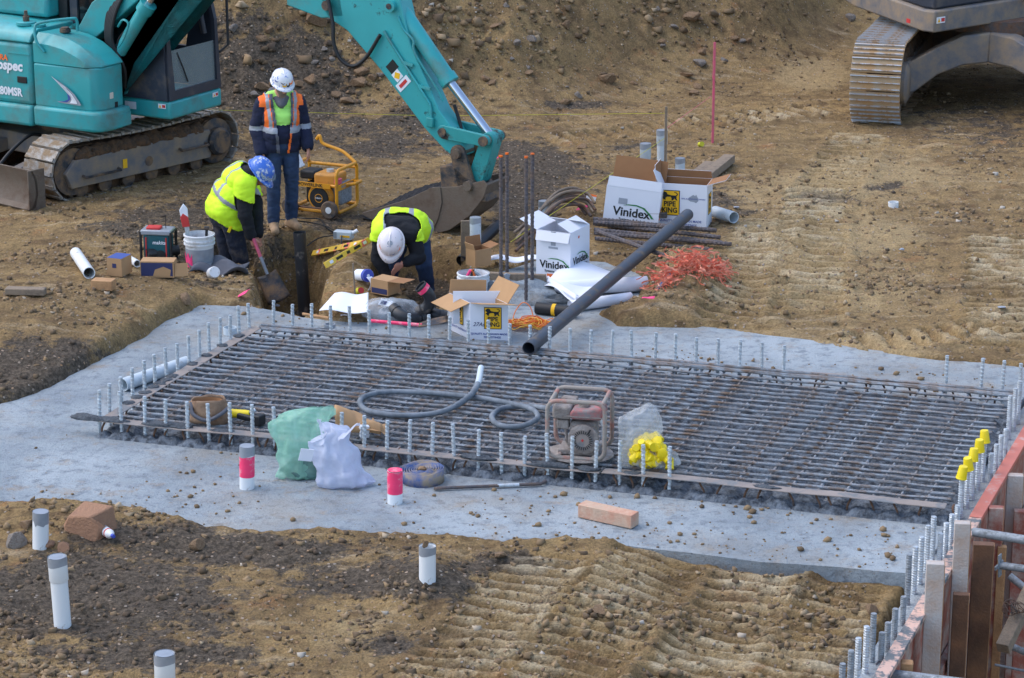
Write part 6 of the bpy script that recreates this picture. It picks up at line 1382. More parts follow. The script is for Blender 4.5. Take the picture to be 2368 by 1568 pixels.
c = gat(60, 682); t = thing('timber_offcut', 'weathered timber offcut half buried at the far left', 'timber', c, -.1); MB().box((0, 0, .03), (.36, .10, .06)).build('block', K['timber'], t, bevel=.008)
c = gat(240, 668); t = thing('timber_offcut', 'tan timber block below the white pipe at the far left', 'timber', c, -.2); MB().box((0, 0, .04), (.20, .12, .09)).build('block', K['timber_new'], t, bevel=.006)
# spirit levels
for (a, b, lab, zz) in (((724, 626), (838, 604), 'spirit level with orange pink edges lying at the back of the dirt ridge', .17), ((753, 662), (854, 602), 'yellow spirit level sprayed pink crossing the other level', .20)):
    A_ = gat(*a)+Vector((0, 0, zz)); B_ = gat(*b)+Vector((0, 0, zz)); t = thing('spirit_level', lab, 'level', (A_+B_)/2); c = (A_+B_)/2; d = B_-A_; L = d.length
    u_ = d.normalized(); zr = math.atan2(u_.y, u_.x); pt = -math.asin(u_.z); R = (Matrix.Rotation(zr, 3, 'Z')@Matrix.Rotation(pt, 3, 'Y')@Matrix.Rotation(-.5, 3, 'X')).to_euler()
    o = MB().box((0, 0, 0), (L, .022, .06)).build('rail', K['level_yellow'], t, bevel=.003, rot=R); 
    for x in (-.38, 0, .38): MB().box((x*L, -.0115, 0), (.06, .003, .028)).build('vial', K['print_white'] if x else K['black'], o, bevel=.004)
    for s in (-1, 1): MB().box((s*L*.2, -.0115, 0), (.12, .003, .026)).build('hand_hole', K['print_black'], o, bevel=.008)
# blue and white roll, reel, carton debris
c = gat(840, 656)+Vector((0, 0, .08)); t = thing('wipe_canister', 'blue and white canister with a white wipe pulled out', 'canister', c, (math.radians(80), 0, math.radians(35))); MB().lathe([(0, -.09), (.055, -.09), (.055, .06), (.06, .062), (.06, .09), (0, .092)], n=22).build('can', K['print_white'], t, smooth=40); MB().lathe([(.0, .0915), (.058, .0915), (.061, .088), (.061, .055)], n=22).build('lid', K['blue_plastic'], t, smooth=40)
MB().grid(lambda u, v: Vector(((u-.5)*.06+.02*math.sin(v*4), -.01-.18*v, .10+.03*math.sin(v*5))), 4, 12).build('wipe', K['paper'], t, smooth=60, solid=.002)
t = thing('string_reel', 'small lime and red string reel on a thin stake by the pit', 'reel', gat(832, 686)+Vector((0, 0, .05)), (1.2, 0, .5)); MB().lathe([(0, -.03), (.035, -.03), (.022, -.015), (.022, .015), (.035, .03), (0, .03)], n=16).build('reel', K['string_yellow'], t, smooth=40); MB().lathe([(0, .0301), (.03, .0301), (.03, .034), (0, .034)], n=16).build('hub', K['red'], t)
t = thing('thin_stake', 'thin brown stake standing between the levels and the pit', 'stake', gat(822, 690)); MB().tube([(0, 0, -.05), (-.02, 0, .33)], .009, 6).build('stick', K['timber'], t)
c = gat(795, 560)+Vector((0, 0, .03)); t = thing('power_box', 'pale grey power adaptor box with yellow label on the pit edge', 'power box', c, -.3); MB().box((0, 0, .04), (.19, .10, .08)).build('body', K['pvc_grey'], t, bevel=.008); MB().box((.03, -.0515, .035), (.10, .003, .02)).build('label', K['print_yellow'], t); MB().box((-.075, -.0515, .045), (.035, .003, .06)).build('socket', K['tape'], t); MB().tube([(.09, 0, .06), (.14, .02, .09)], .02, 8).build('plug', K['print_white'], t, smooth=50)
for k, (e, w_) in enumerate((((-.35, -.5, -.1), (-.25, -.1, .0)), ((.1, -.4, -.2), (.05, -.2, .02)), ((-1.0, .5, .02), (-.4, .3, .05)))): MB().tube(catmull([(-.06+.05*k, -.03, .04), w_, e], 6), .007, 6).build('cable', K['black'], t, smooth=60)
# elbows and bag of fittings
def elbow(loc, rot, label, pk=False):
    t = thing('pipe_elbow', label, 'pipe fitting', loc, rot); pts = [Vector((.12*math.cos(a)-.12, 0, .12*math.sin(a))) for a in [math.pi/2*i/8 for i in range(9)]]; MB().tube([Vector((0, 0, -.06))]+pts+[Vector((-.18, 0, .12))], .052, 18, cap=False).build('bend', K['blackpipe'], t, smooth=60, solid=.006); (MB().lathe_open([(.0612, -.01), (.0612, .03)], (-.17, 0, .12), (0, math.pi/2, 0), 18).build('paint_band', K['pink'], t) if pk else None); MB().ring(.060, .052, -.085, -.03, n=18).build('socket', K['blackpipe'], t, smooth=40); MB().ring(.060, .052, -.03, .03, (-.17, 0, .12), (0, math.pi/2, 0), 18).build('socket', K['blackpipe'], t, smooth=40); return t
Z_ = .07
elbow(at(945, 706, Z_), (1.4, .2, .6), 'black pipe elbow partly under the clear bag'); elbow(at(962, 736, Z_), (1.5, .3, -.9), 'black pipe elbow lying mouth towards the mat'); elbow(at(1010, 728, Z_), (1.3, -.3, -1.6), 'black pipe elbow nearest the open lion carton'); elbow(at(985, 712, Z_+.08), (.4, .8, .2), 'black elbow with a pink sprayed rim on top of the other elbows', True)
c = at(898, 742, 0); t = thing('plastic_bag', 'clear plastic bag of grey fittings lying behind the back row of bars', 'bag', c)
def bagf(u, v, a, b, h, sd, pinch=.0):
    th = u*2*math.pi; ph = v*math.pi; k = 1+.12*math.sin(3*th+sd)+.08*math.sin(7*th+sd*2+4*v)+.06*math.sin(11*v*3+sd)
    r_ = math.sin(ph)**.7*k; return Vector((a*r_*math.cos(th), b*r_*math.sin(th), max(.0, h*(1-math.cos(ph))/2*(1+.12*math.sin(5*th+sd)))))
MB().grid(lambda u, v: bagf(u, v, .26, .15, .19, 1.3), 30, 14, True).build('film', K['film_clear'], t, smooth=60)
MB().grid(lambda u, v: bagf(u, v, .10, .08, .12, 2.3), 18, 10, True).build('film', K['tape'], t, smooth=60); MB().box((-.02, -.02, .175), (.12, .09, .003), (.35, .1, -.3)).build('label_card', K['print_white'], t); MB().box((-.04, -.03, .180), (.05, .05, .003), (.35, .1, -.3)).build('label_print', K['print_navy'], t)
t = thing('pink_shaft_tool', 'long handled shovel with pink sprayed shaft lying behind the back bars', 'shovel', at(940, 750)); o0 = at(940, 750)
MB().tube([at(858, 742, .15)-o0, at(975, 752, .15)-o0], .016, 8).build('shaft', K['pink'], t, smooth=50); MB().grid(lambda u, v: (at(968, 756, .15)*(1-u)+at(1035, 742, .16)*u)-o0+Vector((0, (v-.5)*.22*(.5+.5*math.sin(u*2.2)), .02*(2*v-1)**2)), 8, 6).build('blade', K['dark_steel'], t, smooth=60, solid=.004)
t = thing('timber_rod', 'short tan timber handle lying left of the white paper', 'timber', at(740, 742)); o0 = at(740, 742); MB().tube([at(700, 726, .14)-o0, at(760, 736, .14)-o0], .014, 8).build('rod', K['timber_new'], t, smooth=50)
# ------------------------------------------------------------------ pier with four tall bars
pc = at(1185, 690, 0); t = thing('concrete_pier', 'rough concrete pier head from which four tall bars rise', 'pier', Vector((pc.x, pc.y+.1, 0))); lump((0, 0, 0), .48, .30, .16, 61, 'concrete', 'pier_head', t); lump((.15, -.15, 0), .40, .2, .10, 62, 'concrete', 'pier_head', t)
TB = ribbed(1.0, .0155, 'rebar_dark', nm='tall_bar')
for (x, yb, yt, w) in ((1158, 668, 360, 'front left'), (1172, 646, 354, 'back left'), (1216, 682, 362, 'front right'), (1230, 658, 355, 'back right')):
    b = at(x, yb, .10); tp = at_y(x, yt, b.y); o = inst(TB, 'tall_bar', None, b-Vector((0, 0, .05)), (0, 0, rnd.random()*6), (1, 1, tp.z-b.z+.05)); tag(o, 'tall dark ribbed bar with orange tip, %s of the four on the pier' % w, 'steel bar', 'tall bars on the pier')
    MB().lathe([(0, 0), (.018, 0), (.018, -.012)], (0, 0, 1.002), None, 8).build('painted_tip', K['amber'], o)
t = thing('timber_spacer', 'timber spacer lashed between the four tall bars', 'timber', at(1190, 645, .12)); a = at(1130, 640, .14); b = at(1262, 646, .14); o0 = at(1190, 645, .12); MB().beam(a-o0, b-o0, .05, .09).build('beam', K['timber'], t, bevel=.005)
for x in (1172, 1230): q = at(x, 643, .14)-o0; MB().box(q+Vector((0, -.03, 0)), (.035, .012, .10), (0, .3, 0)).build('tape_wrap', K['tape'], t, bevel=.004); MB().box(q+Vector((.005, -.03, 0)), (.035, .014, .11), (0, -.4, 0)).build('tape_wrap', K['tape'], t, bevel=.004)
t = thing('plank', 'grey timber plank leaning beside the standing pipe', 'timber', gat(1076, 606), (.08, .0, .1)); MB().box((0, 0, .15), (.09, .025, .42)).build('board', K['timber'], t, bevel=.004)
t = thing('plank', 'white cloth covered plank behind the timber spacer', 'cloth', at(1190, 622)); MB().grid(lambda u, v: Vector(((u-.5)*.5, (v-.5)*.16, .10+.02*math.sin(u*9)+.03*math.sin(v*3)*math.sin(u*3.1))), 12, 6).build('cloth', K['paper'], t, smooth=60, solid=.004)
# ------------------------------------------------------------------ steel bars lying by the cartons
RB = [rebar_mesh(1.0, .014, wob=.0, seed=70+i).mesh('bar', K['rebar_dark'], 60) for i in range(2)]
LB = ribbed(1.0, .0145, 'rebar_dark', nm='loose_bar')
for k, (x0, y0, x1, y1, z) in enumerate(((1372, 538, 1655, 556, .10), (1372, 546, 1664, 566, .08), (1374, 556, 1668, 574, .06), (1374, 563, 1690, 578, .05), (1376, 570, 1640, 584, .03), (1372, 552, 1650, 560, .12), (1380, 577, 1600, 592, .02))):
    a = gat(x0, y0)+Vector((0, 0, z)); b = gat(x1, y1)+Vector((0, 0, z)); z_ = (a.z+b.z)/2; a.z = b.z = z_+.02; d = b-a
    o = inst(LB, 'loose_bar', None, a, d.to_track_quat('Z', 'Y').to_euler(), (1.4, 1.4, d.length)); tag(o, 'dark ribbed bar lying under the white cartons, %s from the back of the bundle' % ORD[k], 'steel bar', 'bars bundled under the cartons')
for k in range(9):
    p = gat(1200+rnd.uniform(-14, 20), 590-k*4); q = gat(1350+rnd.uniform(-20, 10), 505+rnd.uniform(-25, 10)); z = .04+.02*(k % 4); m_ = p.lerp(q, .6)
    pts = catmull([p+Vector((0, 0, z)), p.lerp(q, .3)+Vector((0, 0, z+.10)), p.lerp(q, .65)+Vector((0, .05, z+.2)), q+Vector((0, 0, z+.12)), q+Vector((.10, -.10, z+.03))], 5)
    o = MB().tube([v-p for v in pts], .0165, 7).build('bent_bar', K['timber'] if k % 2 else K['rebar_rust'], None, smooth=60, loc=p); tag(o, 'mud dusted bent bar in the hooked bundle left of the white cartons', 'steel bar', 'hooked bars left of the cartons')
t = thing('tag_card', 'orange and white tag tied to the hooked bars', 'tag', gat(1365, 490)+Vector((0, -.1, .16)), (1.2, .1, -.4)); MB().box((0, 0, 0), (.11, .09, .002)).build('card', K['print_white'], t); MB().box((0, .035, .002), (.11, .02, .002)).build('print_strip', K['print_orange'], t)
t = thing('timber_batten', 'dark timber batten under the tilted white carton', 'timber', gat(1480, 536)); o0 = gat(1480, 536); MB().beam(gat(1430, 531)+Vector((0, -.1, .16))-o0, gat(1540, 530)+Vector((0, -.1, .16))-o0, .06, .05).build('beam', K['dark_steel'], t, bevel=.004)
for (a, b, lab) in (((1604, 424), (1642, 396), 'shorter grey timber lying behind the lion carton'), ((1632, 424), (1686, 380), 'longer grey timber lying behind the lion carton')):
    p = gat(*a)+Vector((0, 0, .06)); q = gat(*b)+Vector((0, 0, .06)); t = thing('timber', lab, 'timber', p); MB().beam((0, 0, 0), q-p, .13, .09).build('beam', K['timber'], t, bevel=.006)
# orange netting heap
c = gat(1592, 640); t = thing('netting_heap', 'crumpled heap of faded orange plastic netting on the spoil ridge', 'netting', c)
mb = MB()
for k in range(230):
    u_ = rnd.random(); cx_ = -.28+.62*u_+rnd.gauss(0, .05); cy_ = -.12+.55*u_+rnd.gauss(0, .09); hz = gh(c.x+cx_, c.y+cy_)-c.z; p = Vector((cx_, cy_, max(hz, -.05)+rnd.uniform(0.0, .13)*math.sin(.3+u_*2.5))); pts = [p]
    d = Vector((rnd.gauss(0, 1), rnd.gauss(0, 1), rnd.gauss(0, .6))).normalized()
    for j in range(10): d = (d+Vector((rnd.gauss(0, .55), rnd.gauss(0, .55), rnd.gauss(0, .3)-.06))).normalized(); p = p+d*.026; p.z = min(max(p.z, hz-.01), hz+.15); pts.append(p.copy())
    w_ = rnd.uniform(.005, .010); vs = []; fs = []
    for j, q in enumerate(pts): e = Vector((rnd.gauss(0, .3), rnd.gauss(0, .3), 1)).normalized()*w_; vs += [q-e, q+e]
    for j in range(len(pts)-1): fs.append((2*j, 2*j+1, 2*j+3, 2*j+2))
    mb.add(vs, fs)
mb.build('netting', K['orange_net'], t)['kind'] = 'stuff'
t = thing('blue_scrap', 'strip of blue plastic at the foot of the orange netting', 'scrap', gat(1535, 662), .8); MB().box((0, 0, .03), (.22, .04, .02), (0, -.5, 0)).build('strip', K['blue_hose'], t, bevel=.004)
# ------------------------------------------------------------------ things on the mat and the front of the slab
c = at(1340, 1052, .135); t = thing('vibrator_unit', 'cement caked petrol engine in a red tube frame standing on the steel mat', 'engine', c, -.20)
def loop(y, w, h, mt, r=.0165, nm='frame_tube', zo=.03, rad=.07):
    pts = []
    for cx_, cz_, a0 in ((w/2-rad, h-rad, 0), (-w/2+rad, h-rad, 90), (-w/2+rad, zo+rad, 180), (w/2-rad, zo+rad, 270)):
        for k in range(5): a_ = math.radians(a0+90*k/4); pts.append((cx_+rad*math.cos(a_), y, cz_+rad*math.sin(a_)))
    return MB().tube(pts, r, 10, closed=True).build(nm, K[mt], t, smooth=60)
loop(-.17, .43, .47, 'red_frame'); loop(.17, .43, .47, 'red_frame')
for s in (-1, 1): MB().tube([(s*.195, -.17, .455), (s*.195, .17, .455)], .0165, 10).build('frame_tube', K['red_frame'], t, smooth=60); MB().tube([(s*.13, -.17, .035), (s*.13, .17, .035)], .0165, 10).build('frame_tube', K['red_frame'], t, smooth=60)
MB().lathe([(0, 0), (.235, .0), (.26, .012), (.25, .024), (0, .03)], (0, 0, 0), None, 28, (1, .85)).build('base_dish', K['engine_grey'], t, smooth=40)
MB().box((.0, .0, .05), (.30, .20, .04)).build('engine_bed', K['engine_grey'], t, bevel=.008)
MB().box((.03, .02, .17), (.20, .18, .22)).build('crankcase', K['engine_grey'], t, bevel=.03, seg=3); MB().lathe([(0, 0), (.105, 0), (.115, -.02), (.115, -.055), (.10, -.065), (0, -.068)], (.045, -.07, .165), (math.pi/2*-1, 0, 0), 28).build('recoil_cover', K['engine_grey'], t, smooth=40)
rc = MB().lathe([(0, 0), (.078, 0), (.08, .006), (0, .008)], (.045, -.138, .165), (math.pi/2, 0, 0), 28).build('starter_disc', K['strip'], t, smooth=40)
for k in range(26): a_ = k/26*6.283; MB().box((.045+.064*math.cos(a_), -.1475, .165+.064*math.sin(a_)), (.024, .004, .0055), (0, -a_, 0)).build('starter_slot', K['black'], rc)
MB().box((.045, -.1475, .165), (.016, .004, .016), (0, .6, 0)).build('starter_badge', K['red'], rc); MB().box((.095, -.150, .235), (.012, .012, .04), (0, .5, 0)).build('pull_grip', K['black'], t, bevel=.003)
tk = [(-.10, .31), (.12, .31), (.145, .34), (.13, .40), (.07, .405), (.02, .385), (-.09, .385), (-.115, .35)]
MB().prism([(x+.05, z) for x, z in tk], -.11, .11).build('fuel_tank', K['engine_red'], t, bevel=.018, seg=3); MB().lathe([(0, 0), (.042, 0), (.042, .025), (0, .028)], (.03, 0, .385), None, 20).build('tank_cap', K['engine_grey'], t, smooth=40); MB().box((.055, 0, .335), (.275, .235, .006)).build('tank_seam', K['engine_grey'], t)
MB().box((-.125, -.02, .35), (.14, .15, .10)).build('air_filter', K['engine_grey'], t, bevel=.02, seg=3); MB().box((-.09, .07, .40), (.12, .08, .06)).build('muffler', K['engine_grey'], t, bevel=.01)
MB().box((-.12, -.03, .255), (.09, .08, .07)).build('carburettor', K['engine_grey'], t, bevel=.008); MB().tube([(-.10, -.04, .22), (-.09, -.05, .12), (-.05, -.05, .07)], .012, 7).build('breather_pipe', K['engine_grey'], t, smooth=60); MB().tube([(.15, 0, .30), (.18, -.02, .24), (.17, -.02, .15)], .012, 7).build('lead', K['bucket_white'], t, smooth=60)
HP = [(1276, 946, .25), (1225, 940, .16), (1165, 943, .15), (1137, 963, .15), (1155, 983, .15), (1205, 985, .15), (1242, 967, .17), (1228, 946, .18), (1170, 931, .17), (1100, 919, .16), (1000, 909, .15), (900, 906, .15), (848, 915, .15), (832, 930, .15), (852, 950, .15), (920, 960, .15), (990, 958, .15), (1040, 945, .17), (1084, 917, .19), (1104, 888, .22), (1112, 850, .27)]
Ri = Matrix.Rotation(.20, 3, 'Z'); hp = catmull([Ri@(at(x, y, z)-c) for x, y, z in HP], 8)
hs = MB().tube(hp[:-22], .0215, 12).build('vibrator_hose', K['hose'], t, smooth=60); MB().tube(hp[-23:-8], [.023+.0022*(i % 2) for i in range(15)], 12).build('hose_ribbing', K['hose'], hs, smooth=60); MB().tube(hp[-9:], .0255, 12).build('poker_head', K['pvc_grey'], hs, smooth=60)
# ---- bags
def crumple(p, sd, amp, f=9.0):
    from mathutils import noise as nz
    return p+Vector((nz.noise(p*f+Vector((sd, 0, 0))), nz.noise(p*f+Vector((0, sd, 3))), nz.noise(p*f+Vector((5, 1, sd)))))*amp+Vector((nz.noise(p*f*2.7), nz.noise(p*f*2.7+Vector((3, 3, 3))), nz.noise(p*f*2.7+Vector((7, 7, 7)))))*amp*.45+Vector((p.x, p.y, 0)).normalized()*amp*1.3*(.35-abs(nz.noise(Vector((p.x*f*.9+sd, p.y*f*.9, p.z*f*.7)))))
def bag(prof, t, mt, sd, amp, name='film', nu=64, flat_y=.55, lean=(0, 0)):
    """prof: rows of (z, x-left, x-right)"""
    from mathutils import noise as nz
    def fn(u, v):
        k = v*(len(prof)-1); i = min(int(k), len(prof)-2); f = k-i; z, xl, xr = [prof[i][q]*(1-f)+prof[i+1][q]*f for q in range(3)]
        th = u*2*math.pi; cx_ = (xl+xr)/2; w_ = (xr-xl)/2; fold = 1+.10*math.sin(5*th+sd+4*v)+.07*math.sin(9*th-3*v+sd)
        p = Vector((cx_+w_*math.cos(th)*(1+.04*math.sin(7*th+sd)), flat_y*w_*math.sin(th)*fold*min(1, .35+1.2*math.sin(min(1, v*1.05+.05)*math.pi)), z)); p = crumple(p, sd, amp)
        p.z = max(p.z, .004+.002*math.sin(th*3)); p.x += lean[0]*z; p.y += lean[1]*z; return p
    return MB().grid(fn, nu, 34, True).build(name, K[mt], t, smooth=75)
o0 = at(688, 1108); t = thing('plastic_bag', 'green translucent plastic bag slumped against the front strip of the mat', 'bag', o0)
bag([(0, -.10, .17), (.03, -.15, .20), (.12, -.13, .20), (.22, -.14, .20), (.34, -.18, .21), (.42, -.21, .26), (.47, -.12, .29), (.51, .08, .30)], t, 'film_green', 3.1, .030, flat_y=.35, lean=(0, .28))
bag([(.01, -.08, .14), (.06, -.12, .16), (.14, -.06, .16), (.20, .02, .15), (.22, .05, .12)], t, 'wet', 4.0, .02, 'contents', 30, .35, (0, .2))
o0 = at(786, 1124); t = thing('plastic_bag', 'tied white plastic bag full of rubbish in front of the green bag', 'bag', o0)
bag([(0, -.15, .20), (.03, -.17, .25), (.09, -.17, .21), (.18, -.19, .15), (.27, -.23, .11), (.33, -.24, .07), (.37, -.17, .05), (.41, -.13, .07), (.45, -.16, -.02), (.47, -.15, -.10)], t, 'film_white', 7.7, .034, flat_y=.55, lean=(0, .18))
MB().grid(lambda u, v: crumple(Vector((.0+.16*v, -.02+.06*(u-.5)*(1-v), .36+.12*v+.03*u)), 2.2, .03), 10, 12).build('tie_flap', K['film_white'], t, smooth=75); MB().grid(lambda u, v: crumple(Vector((-.12-.02*u, -.02+.06*(u-.5)*(1-v), .38+.16*v)), 5.2, .03), 10, 12).build('tie_flap', K['film_white'], t, smooth=75)
MB().box((-.24, -.05, .26), (.10, .004, .10), (.2, .2, .3)).build('paper_scrap', K['paper'], t)
o0 = at(1497, 1078, .13); t = thing('plastic_bag', 'clear plastic bag of yellow bar caps standing on the mat beside the engine', 'bag', o0)
bag([(0, -.15, .20), (.03, -.19, .24), (.10, -.20, .20), (.18, -.20, .10), (.28, -.22, .10), (.38, -.20, .09), (.43, -.10, .08), (.47, -.02, .05), (.475, .0, .03)], t, 'film_clear', 1.7, .03, flat_y=.5, lean=(0, .1))
YC = MB().lathe([(0, .05), (.024, .05), (.026, .045), (.032, -.02), (.034, -.028), (.03, -.03), (.0, -.03)], n=12).mesh('cap', K['yellow_cap'], 35)
for k in range(90):
    z_ = rnd.uniform(.03, .20); inst(YC, 'cap', t, (rnd.uniform(-.14+.3*z_, .19-.5*z_), rnd.uniform(-.09, .09), z_), (rnd.uniform(0, 3), rnd.uniform(0, 3), rnd.uniform(0, 6)), (1.05,)*3)
o0 = at(830, 1012, .13); t = thing('paper_sack', 'torn brown paper sack spilling small boxes on the front strip', 'sack', o0)
MB().grid(lambda u, v: crumple(Vector((-.17+.34*u, .02+.12*math.cos(v*3.0)*(1-.2*u), .02+.20*math.sin(v*2.9)*(1-.55*u)+.03*(1-u))), 9, .03, 7), 16, 16).build('sack', K['card'], t, smooth=60, solid=.003)
MB().grid(lambda u, v: crumple(Vector((.08+.12*u, -.10+.22*v, .05+.06*(1-u))), 3, .03, 9), 10, 10).build('flap', K['card'], t, smooth=60, solid=.003)
for k in range(6): MB().box((.03+.03*(k % 2), -.06-.01*(k//2), .04+.035*(k//2)), (.04, .03, .03), (.3, .2, .5)).build('small_box', K['print_white'], t, bevel=.002)
# tool belt and drill
o0 = at(492, 975, .125); t = thing('tool_belt', 'brown leather tool belt pouch lying on the left of the mat', 'tool belt', o0)
MB().grid(lambda u, v: crumple(Vector((-.03+.16*math.cos(u*6.283)*(1-.25*v), .09*math.sin(u*6.283)*(1-.2*v), .0+.19*v)), 4.4, .02, 6), 26, 8, True).build('pouch', K['leather'], t, smooth=60, solid=.008)
MB().grid(lambda u, v: crumple(Vector((-.03+.115*math.cos(u*6.283), .06*math.sin(u*6.283), .16-.10*(1-v))), 2.4, .01, 6)*(.55+.45*v)+Vector((-.01, 0, .02)), 20, 4, True).build('pouch_lining', K['card_in'], t, smooth=60)
MB().grid(lambda u, v: crumple(Vector((-.18+.10*v, -.06+.12*u, .13*(1-v)+.02)), 6.0, .02, 8), 8, 8).build('side_pouch', K['leather'], t, smooth=60, solid=.008)
MB().tube(catmull([(-.16, -.02, .16), (-.14, -.09, .09), (-.03, -.12, .05), (.08, -.11, .10), (.14, -.05, .14)], 6), .017, 6).build('belt_strap', K['cloth_grey'], t, smooth=60)
o0 = at(572, 972, .125); t = thing('cordless_drill', 'yellow and black cordless drill lying beside the tool belt', 'drill', o0, -.2)
MB().tube([(-.13, 0, .05), (-.02, 0, .05), (.02, .0, .055)], [.034, .034, .026], 14).build('body', K['yellow_cap'], t, smooth=40); MB().tube([(.02, 0, .055), (.05, .04, .075)], .018, 10).build('chuck', K['galv'], t, smooth=40); MB().beam((-.07, -.03, .045), (.10, -.08, .035), .04, .045).build('handle', K['black'], t, bevel=.012); MB().box((.125, -.085, .04), (.06, .09, .085), (0, 0, -.3)).build('battery', K['black'], t, bevel=.01); MB().box((.09, -.075, .04), (.02, .075, .06), (0, 0, -.3)).build('battery_shoe', K['yellow_cap'], t, bevel=.006)
# rolled lay-flat hose
o0 = at(976, 1112); t = thing('hose_roll', 'flat rolled blue hose caked in clay beside the pink pipe', 'hose', o0)
pts = []; n = 170
mb = MB(); vs = []; fs = []
for k in range(n):
    a_ = k*.28; r_ = .035+.0030*k*.28*.95; w_ = .0028*math.sin(k*.9); vs += [(r_*math.cos(a_), r_*math.sin(a_), w_), (r_*math.cos(a_), r_*math.sin(a_), .10+w_*1.8+.008*math.sin(a_+1))]
for k in range(n-1): fs.append((2*k, 2*k+2, 2*k+3, 2*k+1))
mb.add(vs, fs).build('coil', K['blue_hose'], t, smooth=50, solid=.006)
lump((0, .01, .09), .03, .03, .02, 12, 'rock', 'clod', t)
t = thing('pry_bar', 'long steel pry bar lying on the slab in front of the mat', 'pry bar', at(1130, 1124)); o0 = at(1130, 1124); MB().tube([at(1010, 1129, .02)-o0, at(1250, 1119, .02)-o0, at(1262, 1112, .03)-o0], .013, 8).build('bar', K['rebar_dark'], t, smooth=50); MB().box(at(1012, 1129, .02)-o0, (.06, .035, .012)).build('claw', K['rebar_dark'], t, bevel=.003); MB().tube([at(1150, 1123, .02)-o0, at(1200, 1121, .02)-o0], .0145, 8).build('grip', K['galv'], t, smooth=50)
a = at(1345, 1176, .055); b = at(1468, 1203, .055); t = thing('timber_block', 'orange stained timber block lying on the bare slab', 'timber', (a+b)/2); MB().beam(a-(a+b)/2, b-(a+b)/2, .11, .10).build('block', M('stained timber', (200, 170, 146), .85, 0, .12, 9, (190, 126, 100), .30, 8, .3, bump=.4), t, bevel=.005)
# ------------------------------------------------------------------ front left things
def rockmesh(sd, mt, sub=2, amp=.35, box=.0):
    bm = bmesh.new(); bmesh.ops.create_icosphere(bm, subdivisions=sub, radius=1)
    rr = random.Random(sd)
    for k in range(9):
        nrm = Vector((rr.gauss(0, 1), rr.gauss(0, 1), rr.gauss(0, 1))).normalized(); dd = rr.uniform(.34, .72)
        for v in bm.verts:
            q = v.co.dot(nrm)
            if q > dd: v.co -= nrm*(q-dd)
    me = bpy.data.meshes.new('rock'); bm.to_mesh(me); bm.free(); me.materials.append(K[mt]); return me
c = gat(208, 1234); t = thing('stone_block', 'large red brown stone block beside the short taped pipe', 'stone', c, -.25)
mb = MB(); mb.add([(-.15, -.09, -.04), (.10, -.12, -.04), (.17, .10, -.04), (-.12, .12, -.04), (-.13, -.07, .12), (.04, -.10, .14), (.15, .09, .17), (-.08, .11, .18), (-.16, -.06, .05), (.12, -.08, .08)], [(3, 2, 1, 0), (4, 5, 6, 7), (0, 1, 9, 5, 4, 8), (1, 2, 6, 5, 9), (2, 3, 7, 6), (3, 0, 8, 4, 7)]); mb.build('block', K['brickstone'], t, bevel=.012)
c = gat(246, 1246)+Vector((0, 0, .04)); t = thing('bottle', 'crushed white plastic bottle with blue cap lying by the stone block', 'bottle', c, (math.radians(84), 0, math.radians(28))); MB().lathe([(0, -.10), (.032, -.10), (.035, -.08), (.034, .02), (.030, .03), (.034, .04), (.033, .08), (.022, .11), (.013, .12), (.013, .13)], n=18).build('body', K['bucket_white'], t, smooth=40); MB().lathe([(.0355, -.06), (.0355, .0)], n=18).build('label', K['print_grey'], t, smooth=40); MB().lathe([(0, .158), (.013, .157), (.015, .13), (0, .128)], n=14).build('cap', K['blue_plastic'], t, smooth=40); MB().lathe([(.035, .045), (.035, .06)], n=18).build('label_band', K['red'], t)
ROCKS = [(38, 1262, .10, 'rock_grey', 'pale flat rock left of the short taped pipe'), (118, 1262, .05, 'brickstone', 'small red rock right of the short taped pipe'), (150, 1276, .06, 'brickstone', 'flat red chip in front of the stone block'), (60, 1220, .07, 'rock', 'tan rock behind the short taped pipe'), (455, 1272, .07, 'rock', 'lone tan rock in the dark gravel, right of the bottle'), (1808, 1192, .055, 'rock', 'tan clod on the slab before the right end of the mat'), (1383, 1418, .055, 'rock', 'upright tan rock on the front track ridge'), (430, 705, .075, 'rock', 'rounded tan rock at the far corner of the slab'), (2012, 1420, .05, 'rock', 'tan rock by the form wall corner'), (1605, 220, .07, 'rock', 'orange rock at the foot of the bank near the pink stake'), (1345, 345, .08, 'rock', 'orange lump behind the far pipes'), (1310, 240, .08, 'rock', 'rounded rock at the foot of the spoil bank, above the arm linkage'), (800, 238, .09, 'rock', 'pale flat rock right of the standing man, below the arm'), (1700, 92, .07, 'rock', 'large clod at the right end of the spoil bank'), (1965, 46, .09, 'rock_grey', 'brown boulder left of the big excavator deck'), (1530, 105, .06, 'rock', 'tan rock high on the bank, right of the arm'), (1160, 1298, .05, 'rock', 'tan lump right of the mound pipe'), (640, 230, .06, 'rock', 'dark rock on the bank left of the standing man helmet')]
for k, (x, y, r, mt, lab) in enumerate(ROCKS):
    c = gat(x, y); 
    o = inst(rockmesh(100+k, mt), 'rock', None, c+Vector((0, 0, r*.25)), (rnd.uniform(-.3, .3), rnd.uniform(-.3, .3), rnd.uniform(0, 6)), (r*1.25, r, r*.75)); tag(o, lab, 'rock')
RM = [rockmesh(200+k, 'rock' if k % 3 else 'rock_grey') for k in range(6)]
